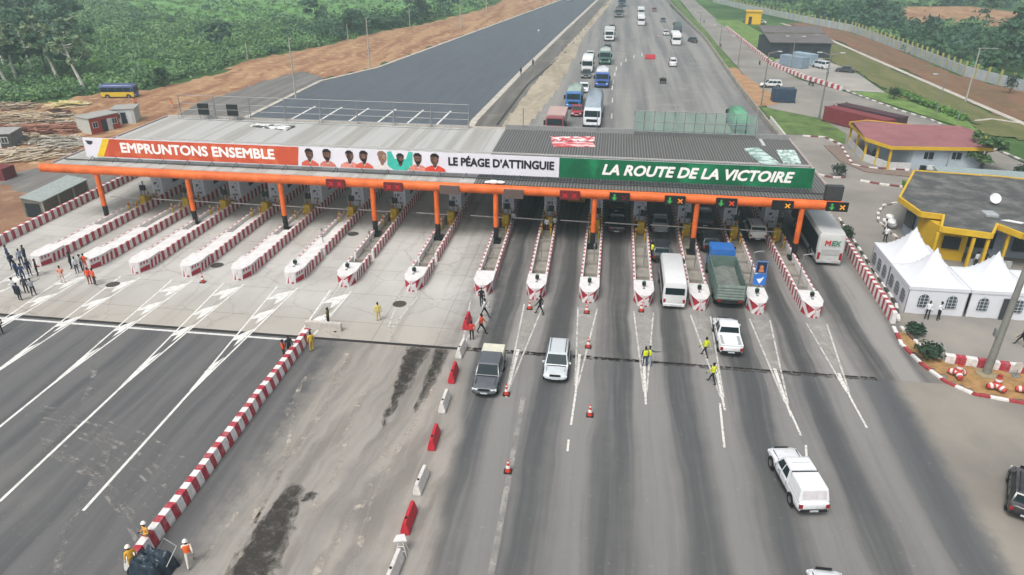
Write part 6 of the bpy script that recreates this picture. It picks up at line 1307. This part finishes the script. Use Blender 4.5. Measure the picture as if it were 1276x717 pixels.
def person(px, py, label, shirt, trousers, pose='stand', rz=0.0, sk=0, hat=None, vest=None, sc=1.0, sleeve=None, z=0.0, group=None, xy=None):
    p = g(px, py, z) if xy is None else Vector((*xy, z)); me = BODY[pose].copy(); sm = pm('cl_' + shirt, shirt, .85, .12)
    for i, m in enumerate((SKM[sk], sm, pm('cl_' + trousers, trousers, .85, .12), M_SHOE, sm if sleeve is None else SKM[sk], M_DK)): me.materials[i] = m
    o = bpy.data.objects.new('person', me); COL.objects.link(o); o.location = (p.x, p.y, z + .01); o.rotation_euler[2] = rz; o.scale = (sc,) * 3; tag(o, label, 'person', group)
    h = bpy.data.objects.new('helmet' if hat else 'hair', HELM.copy() if hat else HAIR); COL.objects.link(h); h.parent = o
    if hat: h.data.materials[0] = pm('hat_' + hat, hat, .5)
    if vest: v = bpy.data.objects.new('vest', VEST.copy()); v.data.materials[0] = pm('vest_' + vest, vest, .7, .05); COL.objects.link(v); v.parent = o
    return o
NV, NV2 = '#232b45', '#2f3a5c'
GP = 'group of people standing at the second island'
person(12, 326, 'person in navy overalls at the left end of the group, farthest left', NV2, NV2, 'stand', 2.6, group=GP, z=0)
person(17, 336, 'person in dark blue top, second from left at the island', NV, '#1c2235', 'talk', 1.2, group=GP)
person(23, 346, 'person in blue and white top facing left near the island', '#44506e', NV, 'stand', -1.4, group=GP)
person(30, 350, 'person in navy suit in the middle of the blue group', NV2, NV2, 'talk', .5, group=GP)
person(38, 344, 'person in dark blue overalls right of the blue group middle', NV, NV, 'stand', -2.0, group=GP)
person(33, 326, 'person with arms bent behind the blue group next to the wall end', '#2a2c33', '#26282e', 'talk', 2.8, group=GP)
person(48, 344, 'person in long black clothes nearest the second island nose', '#1a1a1c', '#1d1c1b', 'stand', 2.2, group=GP)
person(20, 368, 'person in white shirt and dark trousers left of the front pair', '#b4b6ba', '#22242c', 'stand', -.4, group=GP)
person(26, 375, 'person in navy suit at the front of the left group', '#262b3c', '#20242f', 'stand', 0, group=GP)
person(34, 366, 'person in grey jacket behind the front navy suit', '#3a3d45', '#1e2026', 'stand', .5, group=GP)
person(43, 369, 'person in pale checked shirt bending over beside the suits', '#8d9096', '#1b1c20', 'point', .7, group=GP)
person(28, 331, 'person in pale shirt half hidden behind the blue group', '#7f8798', NV, 'stand', .9, group=GP)
person(79, 353, 'person in orange and white stripes standing alone on the lane marking', '#d08a76', '#c9b3aa', 'talk', .2, sleeve=1)
person(90, 335, 'person in dark clothes left of the white shirted one at the third island', '#26282c', '#1d1e22', 'stand', 2.0)
person(97, 341, 'person in white shirt with blue jeans at the third island', '#c3c8cc', '#3c4558', 'stand', 1.2)
person(103, 338, 'person in grey shirt behind the orange overalls', '#8c9298', '#26282c', 'talk', -1)
person(108, 337, 'person in bright orange overalls sitting height at the third nose', '#d9532b', '#c8472a', 'talk', 0)
person(113, 355, 'person in orange overalls, left one of the pair by the manhole', '#cf4a2b', '#8e3a2a', 'stand', .3)
person(119, 356, 'person in orange overalls, right one of the pair by the manhole', '#d4512e', '#3f3430', 'stand', -.4)
person(2, 417, 'person in black cut by the left edge on dark asphalt', '#15161a', '#191a1d', 'stand', 1)
person(355, 448, 'person in orange vest behind the striped barrier end', '#4a2b26', '#232127', 'stand', 2.2, vest='#d9532b')
person(362, 443, 'person in dark jacket beside the orange vest at the barrier end', '#2a2830', '#1e1d22', 'stand', -2.4)
person(389, 438, 'worker in yellow overalls at the end of the striped barrier', '#c9a93a', '#c2a040', 'stand', .8)
person(410, 407, 'person in olive top by the low sign board', '#5a5530', '#2c2b27', 'point', 1.5)
person(472, 400, 'worker in pale yellow overalls standing alone on the plaza', '#c3b45c', '#b8aa62', 'stand', .4)
person(600, 381, 'person in black with backpack leaving the ninth island nose', '#1d1e21', '#1b1c1f', 'walk', .3)
person(604, 396, 'person in white top and black trousers striding right', '#c6c8ca', '#17181a', 'walk', -1.4, sc=1.05)
person(588, 424, 'person in red top facing the red plastic barrier', '#c0392f', '#1a1a1c', 'stand', .3)
person(600, 416, 'person in orange vest and black trousers taking a long stride', '#a04a3a', '#18191b', 'walk', -1.4, vest='#dd5a34', sc=1.05)
person(673, 392, 'person in black striding beside the tenth island nose', '#19191b', '#17181a', 'walk', 1.4, sc=1.05)
person(803, 457, 'officer in yellow vest, left one of the pair on the paint tip', '#2f3a5c', '#3a4258', 'stand', .2, vest='#cfd62a')
person(808, 456, 'officer in yellow vest with cap, right one of the pair on the paint tip', '#3c4560', '#8b93a6', 'point', -.6, vest='#d3da2c')
person(878, 445, 'officer in yellow vest walking left of the white pickup', '#b9c02c', '#1e2024', 'walk', .8, vest='#cdd52c')
person(887, 478, 'officer in yellow vest nearest the camera below the white pickup', '#b9bf40', '#1f2126', 'walk', .9, vest='#cfd43a')
person(812, 322, 'officer in yellow vest leaning at the dark car window', '#c6cd2e', '#23262b', 'talk', -1.2, vest='#d0d82c')
person(681, 290, 'person in white shirt on the tenth island under the canopy', '#c9ccce', '#26282c', 'stand', 0, z=.24)
person(691, 288, 'person in white shirt right of the other on the tenth island', '#bfc4c8', '#202226', 'talk', .5, z=.24)
person(640, 282, 'person in white shirt at the ninth island column', '#b9bdc0', '#2b2d33', 'stand', 0, z=.24)
person(238, 705, 'worker in orange vest, white cap and white trousers at the bottom', '#e0d8cc', '#cfc6b8', 'walk', .5, vest='#e0652c', hat='#e3e1dc')
person(187, 682, 'worker in yellow top beyond the tarpaulin cart', '#d39a4a', '#8a7a5a', 'talk', 2.6, hat='#e9e6df')
person(168, 712, 'worker in yellow overalls at the lower left corner by the cart', '#d8a43a', '#b88a3a', 'stand', 1, hat='#e9e0d0')
person(1154, 398, 'person in white shirt at the tent front, left one', '#d3d6d8', '#26282b', 'stand', 2.8)
person(1168, 399, 'person in white shirt at the tent front, right one with dark trousers', '#d8dadc', '#1c1e22', 'talk', -2.5)
person(1271, 431, 'person in black walking on the forecourt at right edge', '#1d1e22', '#1c1c20', 'walk', 1.2)
person(1101, 292, 'person in white shirt by the round kerb, farther one', '#cfd2d4', '#2a2c30', 'stand', 1.2)
person(1102, 302, 'person in white shirt by the round kerb, nearer one', '#d8dadc', '#1d1f24', 'talk', -.8)
person(1214, 334, 'person in white shirt behind the tents near the station porch', '#c8ccce', '#2b2d33', 'stand', .4)
person(1224, 332, 'person in dark clothes behind the tents near the station porch', '#3a3d42', '#202228', 'talk', -.5)
person(1153, 330, 'person in black behind the corner tent', '#1d1f22', '#18191c', 'stand', 0)
person(1087, 200, 'person standing in the office porch', '#5a5f6a', '#22242a', 'stand', 0, z=.02)
person(215, 136, 'worker in orange on the earth behind the canopy corner', '#d9734a', '#c9b8a8', 'talk', 0)
person(170, 134, 'worker in orange near the yellow bus', '#c96a4a', '#7a6a60', 'stand', .5)
person(649, 94, 'person in black on the left carriageway kerb, nearer one', '#1d1f22', '#1b1c20', 'walk', 0)
person(664, 83, 'person in dark clothes on the left carriageway kerb, farther one', '#3a3d44', '#222428', 'walk', 0)
person(671, 43, 'person in white on the new left carriageway', '#d5d8da', '#9a9ea3', 'stand', 0)
person(1030, 76 + 22, 'person near the twin lamp beyond the lot kerb', '#3a3c40', '#222428', 'stand', 0)

# low items near people
t = thing('sign_board', 'low white board on the plaza edge at the barrier end', 'board', (*g(403, 411)[:2], 0), 0); b = MB(); b.box(-1.5, 1.6, -.15, .15, .0, .75); b.build('panel', pm('board_white', '#b9b4ac', .7, .2), t, bevel=.02); b = MB(); b.box(-1.2, -1.0, -.3, .3, 0, .05); b.box(1.0, 1.2, -.3, .3, 0, .05); b.build('foot', M_CHAS, t)
t = thing('tarpaulin_cart', 'dark blue tarpaulin covered cart with steel hoop at the lower left', 'cart', (*g(192, 712)[:2], 0), -.2); n = 30; b = MB(); V = []
for i in range(n + 1):
    for j in range(n + 1):
        u = -1 + 2 * i / n; v = -1 + 2 * j / n; e = max(abs(u), abs(v)); V.append((u * 1.0 * (1 + .05 * math.sin(9 * v)), v * .8 * (1 + .05 * math.cos(8 * u)), max(.05, 1.0 - max(0, e - .72) * 3.4) + .3 * mnoise.noise(Vector((u * 2.5, v * 2.5, 1))) + .12 * mnoise.noise(Vector((u * 7, v * 7, 4)))))
b.add(V, [(i * (n + 1) + j, (i + 1) * (n + 1) + j, (i + 1) * (n + 1) + j + 1, i * (n + 1) + j + 1) for i in range(n) for j in range(n)]); b.build('tarpaulin', pm('tarp_blue', '#27343f', .35, .5, 3), t, smooth=60)
b = MB(); b.tube((-.1, .7, .9), (.2, .9, 1.5), .03); b.tube((.2, .9, 1.5), (1.2, .7, 1.5), .03); b.tube((1.2, .7, 1.5), (1.1, -.1, .8), .03); b.build('hoop', M_STEEL, t)
wheel(t, -.95, -.5, .25, .12); wheel(t, .95, -.5, .25, .12)

# ------------------------------------------------------------------ vegetation
LF1 = leaf_mat('leaf_bush', '#4d6c46', '#6b8e5a', '#7c9e68'); LF2 = leaf_mat('leaf_dark', '#365036', '#4c6c4a', '#456250'); LF3 = leaf_mat('leaf_pale', '#6b7f5a', '#8a9a74', '#5b7350')
LF4 = leaf_mat('leaf_scrub', '#4c7038', '#6a9048', '#7fa554')
VEG = [(-60, 330), (-69.3, 263), (-76.4, 248), (-83.6, 208), (-92.8, 182), (-91, 162), (-96.4, 142), (-103.8, 136), (-107, 128), (-115, 125.5), (-150, 124.5), (-420, 128)]
def vegx(y):     # right-hand border of the scrub at a given y
    P = [(-420, 100), (-115, 125), (-104, 135), (-97, 143), (-92.5, 162), (-94, 182), (-85, 208), (-78, 248), (-71, 263), (-58.5, 325), (-55.5, 380), (-32, 520), (-20, 700)]
    for (x0, y0), (x1, y1) in zip(P, P[1:]):
        if y0 <= y <= y1: return x0 + (x1 - x0) * (y - y0) / (y1 - y0)
    return -20
def veg_mass(name, label, spots, mat, leaf, cat='shrubs'):
    A_ = [leaf_quads((x, y, z), (r, r, h), n, leaf * s) for (x, y, z, r, h, n, s) in spots]
    o = quads_mesh(name, np.concatenate(A_), mat); return tag(o, label, cat, kind='stuff')
sp1, sp2, sp3 = [], [], []
for k in range(2600):
    y = 126 + (random.random() ** 1.4) * 420; w = 60 + (y - 120) * .95; x = vegx(y) - 1.2 - random.random() * w * (1.15 if random.random() < .9 else .05)
    if x < -120 - (y - 126) * .9 - 60: continue
    nz = mnoise.noise(Vector((x * .02, y * .02, 0)))
    meadow = inpoly(x, y, [(-160, 262), (-64, 300), (-60, 380), (-110, 400), (-230, 330)])
    if meadow and random.random() < .85: continue
    r = random.uniform(1.2, 3.2) * (1 + (y - 130) / 500); h = r * random.uniform(.45, .9); big = nz > .22
    if big: r *= 1.3; h *= 1.9
    (sp2 if big or random.random() < .1 else sp1).append((x, y, h * .35, r, h, 60 if y < 300 else 40, .55 + (y - 120) / 500))
for k in range(1500):
    y = 126 + random.random() ** 1.5 * 240; x = vegx(y) - .5 - random.random() * (90 + (y - 120) * .6); r = random.uniform(.8, 1.8); sp3.append((x, y, .2, r, r * .5, 28, .5 + (y - 120) / 600))
veg_mass('shrub_cover', 'bright green bushes covering the ground left of the earth verge', sp1, LF1, .62); veg_mass('shrub_cover', 'dark green bush thickets among the lighter ones on the left', sp2, LF2, .7); veg_mass('undergrowth', 'low scrub at the foot of the left bushes', sp3, LF4, .6, 'undergrowth')
# far forest edges
sp = []
for k in range(700):
    x = random.uniform(-470, -15); y = random.uniform(0, 1) * 120 + 400 - .12 * x + (60 if x > -150 else 0)
    if x > vegx(min(y, 699)) - 3: continue
    h = random.uniform(7, 13); sp.append((x, y, h * .55, random.uniform(5, 9), h * .6, 60, 2.0))
veg_mass('far_forest', 'bluish forest at the top left of the picture', sp, LF2, .8, 'forest')
sp = []; sq = []
for k in range(1700):
    y = random.uniform(150, 520); 
    wx = 0
    for (x0, y0), (x1, y1) in zip(WP[::-1], WP[::-1][1:]):
        if y0 <= y <= y1: wx = x0 + (x1 - x0) * (y - y0) / (y1 - y0)
    if y > 380: wx = 40 + (y - 380) * .1
    if y < 150.5 or wx == 0: wx = 95
    x = wx + 2.5 + random.random() * (90 + y * .35); 
    if inpoly(x, y, [(106, 300), (146, 286), (178, 328), (165, 385), (118, 374)]): continue
    nz = mnoise.noise(Vector((x * .025, y * .025, 5))); r = random.uniform(1.5, 3.4); tall = nz > .05 or y > 400; far = x - wx > 5
    h = r * (random.uniform(.5, .9) if not tall else random.uniform(1.2, 2.2)); r *= 1.4 if tall else 1
    if tall and y < 290 and random.random() < .55: h *= .5
    (sq if tall else sp).append((x, y, h * .4, r, h, 60, .75 + (y - 150) / 350))
veg_mass('shrub_cover', 'light green bushes beyond the boundary wall at right', sp, LF1, .6); veg_mass('far_forest', 'dark trees beyond the boundary wall at right', sq, LF2, .7, 'forest')
sp = []
for k in range(330):
    x = random.uniform(36, 300); y = random.uniform(430, 560); h = random.uniform(8, 14); sp.append((x, y, h * .5, random.uniform(5, 8), h * .6, 60, 2.0))
veg_mass('far_forest', 'distant forest behind the yellow hut', sp, LF2, .8, 'forest')
# single trees
M_BARK = pm('pale_bark', '#c6c4b8', .85, .3, 2); M_BARKD = pm('brown_bark', '#5f5142', .9, .3, 2)
def tree(label, x, y, h, cr, lean=(0, 0), bark=None, leaf=None, n=500, low=.55, ls=.55, name='tree', trunk_r=.22):
    t = thing(name, label, 'tree', (x, y, 0)); b = MB(); top = Vector((lean[0], lean[1], h * .86)); P = [Vector((0, 0, -.1))] + [Vector((lean[0] * f + random.gauss(0, .12), lean[1] * f + random.gauss(0, .12), h * .86 * f)) for f in (.25, .5, .75)] + [top]
    for i in range(4): b.tube(P[i], P[i + 1], trunk_r * (1 - i * .2), trunk_r * (.8 - i * .2) + .02, n=7)
    tips = []
    for k in range(9):
        f = random.uniform(low, .95); q = P[0].lerp(top, f); a = random.uniform(0, 2 * PI); L = cr * random.uniform(.5, .95); e = q + Vector((math.cos(a) * L, math.sin(a) * L, L * random.uniform(.2, .7))); m_ = q.lerp(e, .5) + Vector((0, 0, -.1 * L))
        b.tube(q, m_, trunk_r * .35, trunk_r * .25, n=5); b.tube(m_, e, trunk_r * .25, .02, n=5); tips.append(e)
    b.build('trunk', bark or M_BARK, t, smooth=60); tips.append(top + Vector((0, 0, .3)))
    A_ = [leaf_quads(tuple(e), (cr * random.uniform(.3, .55), cr * random.uniform(.3, .55), cr * random.uniform(.22, .4)), n // len(tips), ls, .2) for e in tips]
    quads_mesh('crown', np.concatenate(A_), leaf or LF2, t); return t
TL = [(11, 109, 10, 'white trunked tree at the far left edge of the forest', (-2.5, 0)), (23, 104, 13, 'forked white trunked tree, second from the left edge', (-1, .5)), (42, 88, 10, 'thin pale tree half hidden left of the tallest white trunk', (-1.5, 0)), (72, 99, 14, 'tall white trunked tree with pale leaves left of the yellow boards', (-3.5, 1)),
      (106, 113, 11, 'leaning white trunked tree nearest the yellow bus', (-2.5, 0)), (88, 86, 12, 'thin grey tree behind the leaning trunk', (.5, 0)), (34, 9, 13, 'bare white tree near the top left corner', (-3, 0)), (5, 80, 12, 'broad pale tree at the left edge behind the first trunk', (0, 0))]
for px, py, h, lb, ln in TL: p = g(px, py); tree(lb, p.x, p.y, h, 3.4, ln, leaf=LF3, n=420, ls=.5, trunk_r=.4)
TD = [(60, 96, 13, 'dense dark tree right of the tall white trunk'), (95, 98, 12, 'dense dark tree behind the leaning white trunk'), (30, 100, 12, 'dense dark tree between the left white trunks'), (3, 104, 12, 'dense dark tree at the left edge'), 
      (48, 60, 14, 'tall dark tree at upper left behind the pale trunks'), (10, 50, 14, 'tall dark tree at the left edge, upper part'), (90, 55, 13, 'dark tree above the leaning trunk crown'), (275, 62, 7, 'dark tree left of the short bush edge pole'),
      (395, 36, 9, 'dark tree beside the dark pole in the bushes'), (520, 26, 9, 'dark tree midway up the verge'), (560, 18, 10, 'dark tree far up the verge'), (205, 108, 3.5, 'small twin topped bush at the edge of the orange earth'), (440, 44, 7, 'bushy tree right of the dark pole')]
for px, py, h, lb in TD: p = g(px, py); tree(lb, p.x, p.y, h, h * .42, (0, 0), M_BARKD, LF2, 900, .3, .6)
TR = [(1247, 100, 9, 'dark tree beyond the wall at the right edge'), (1262, 84, 10, 'large dark tree in the upper right corner'), (1228, 28, 9, 'small tree standing in the bare clearing'), (1160, 47, 6, 'dark bushy tree beyond the middle of the boundary wall'), (1085, 30, 8, 'dark tree beyond the boundary wall near the shed'), (1270, 62, 10, 'dark tree at the top right edge')]
for px, py, h, lb in TR: p = g(px, py); tree(lb, p.x, p.y, h, h * .42, (0, 0), M_BARKD, LF2, 900, .3, .6)
def shrub(label, x, y, r, h, n=350, leaf=None, ls=.16, z=.05):
    t = thing('shrub', label, 'shrub', (x, y, z)); b = MB()
    for k in range(6): a = random.uniform(0, 6.3); b.tube((0, 0, 0), (math.cos(a) * r * .5, math.sin(a) * r * .5, h * .7), .04, .015, n=5)
    b.build('stem', M_BARKD, t); quads_mesh('foliage', leaf_quads((0, 0, h * .5), (r, r, h * .55), n, ls, .35), leaf or LF5, t); return t
LF5 = leaf_mat('leaf_shrub', '#26382a', '#3a5038', '#31473a')
for px, py, r, h, lb in ((1140, 417, .75, .9, 'small dark shrub behind the striped kerb, nearer the wall end'), (1156, 448, 1.05, 1.3, 'larger dark shrub on the striped kerb bed'), (1052, 303, .8, 1.8, 'dark shrub right of the coach behind the striped wall'), (1045, 220, 1.0, 1.6, 'round clipped dark shrub on the small striped island'),
      (1172, 76, 1.0, 3.0, 'small dark shrub against the boundary wall, left one'), (1193, 82, 1.0, 3.2, 'small dark shrub against the boundary wall, right one'), (1257, 118, 1.2, 4, 'slim dark shrub at the end of the dirt field'), (1113, 124, 1.2, 2.2, 'dark shrub at the top of the green lawn'), (1272, 222, 1.2, 1.6, 'dark shrub behind the pink car')):
    p = g(px, py); shrub(lb, p.x, p.y, r, h, 420 if r < 1.1 else 600)
p = g(1222, 213); tree('leafy tree at the right end of the red roofed office', p.x, p.y, 4.2, 2.2, (0, 0), M_BARKD, leaf_mat('leaf_office', '#3f5a3a', '#5f7a4a', '#4c6a44'), 1200, .35, .3)
b = []; pa, pb = g(1118, 116), g(1200, 150)
for k in range(40): q = pa.lerp(pb, k / 39); b.append(leaf_quads((q.x, q.y, .4), (.9, .9, .6), 60, .3))
tag(quads_mesh('hedge', np.concatenate(b), LF4), 'low hedge row along the lawn and the olive field', 'hedge')

# ------------------------------------------------------------------ haze
hz = MB(); hz.box(-700, 700, -80, 900, -1.2, 60); o = hz.build('haze', None); o['kind'] = 'stuff'; o['label'] = 'thin pale haze over the far end of the scene'
hm = bpy.data.materials.new('haze_volume'); hm.use_nodes = True; nt = hm.node_tree; nt.nodes.remove(nt.nodes['Principled BSDF']); pv = nt.nodes.new('ShaderNodeVolumePrincipled')
pv.inputs['Density'].default_value = .0008; pv.inputs['Color'].default_value = (.72, .92, .93, 1); pv.inputs['Anisotropy'].default_value = .2; nt.links.new(pv.outputs[0], nt.nodes['Material Output'].inputs['Volume']); o.data.materials.clear(); o.data.materials.append(hm)
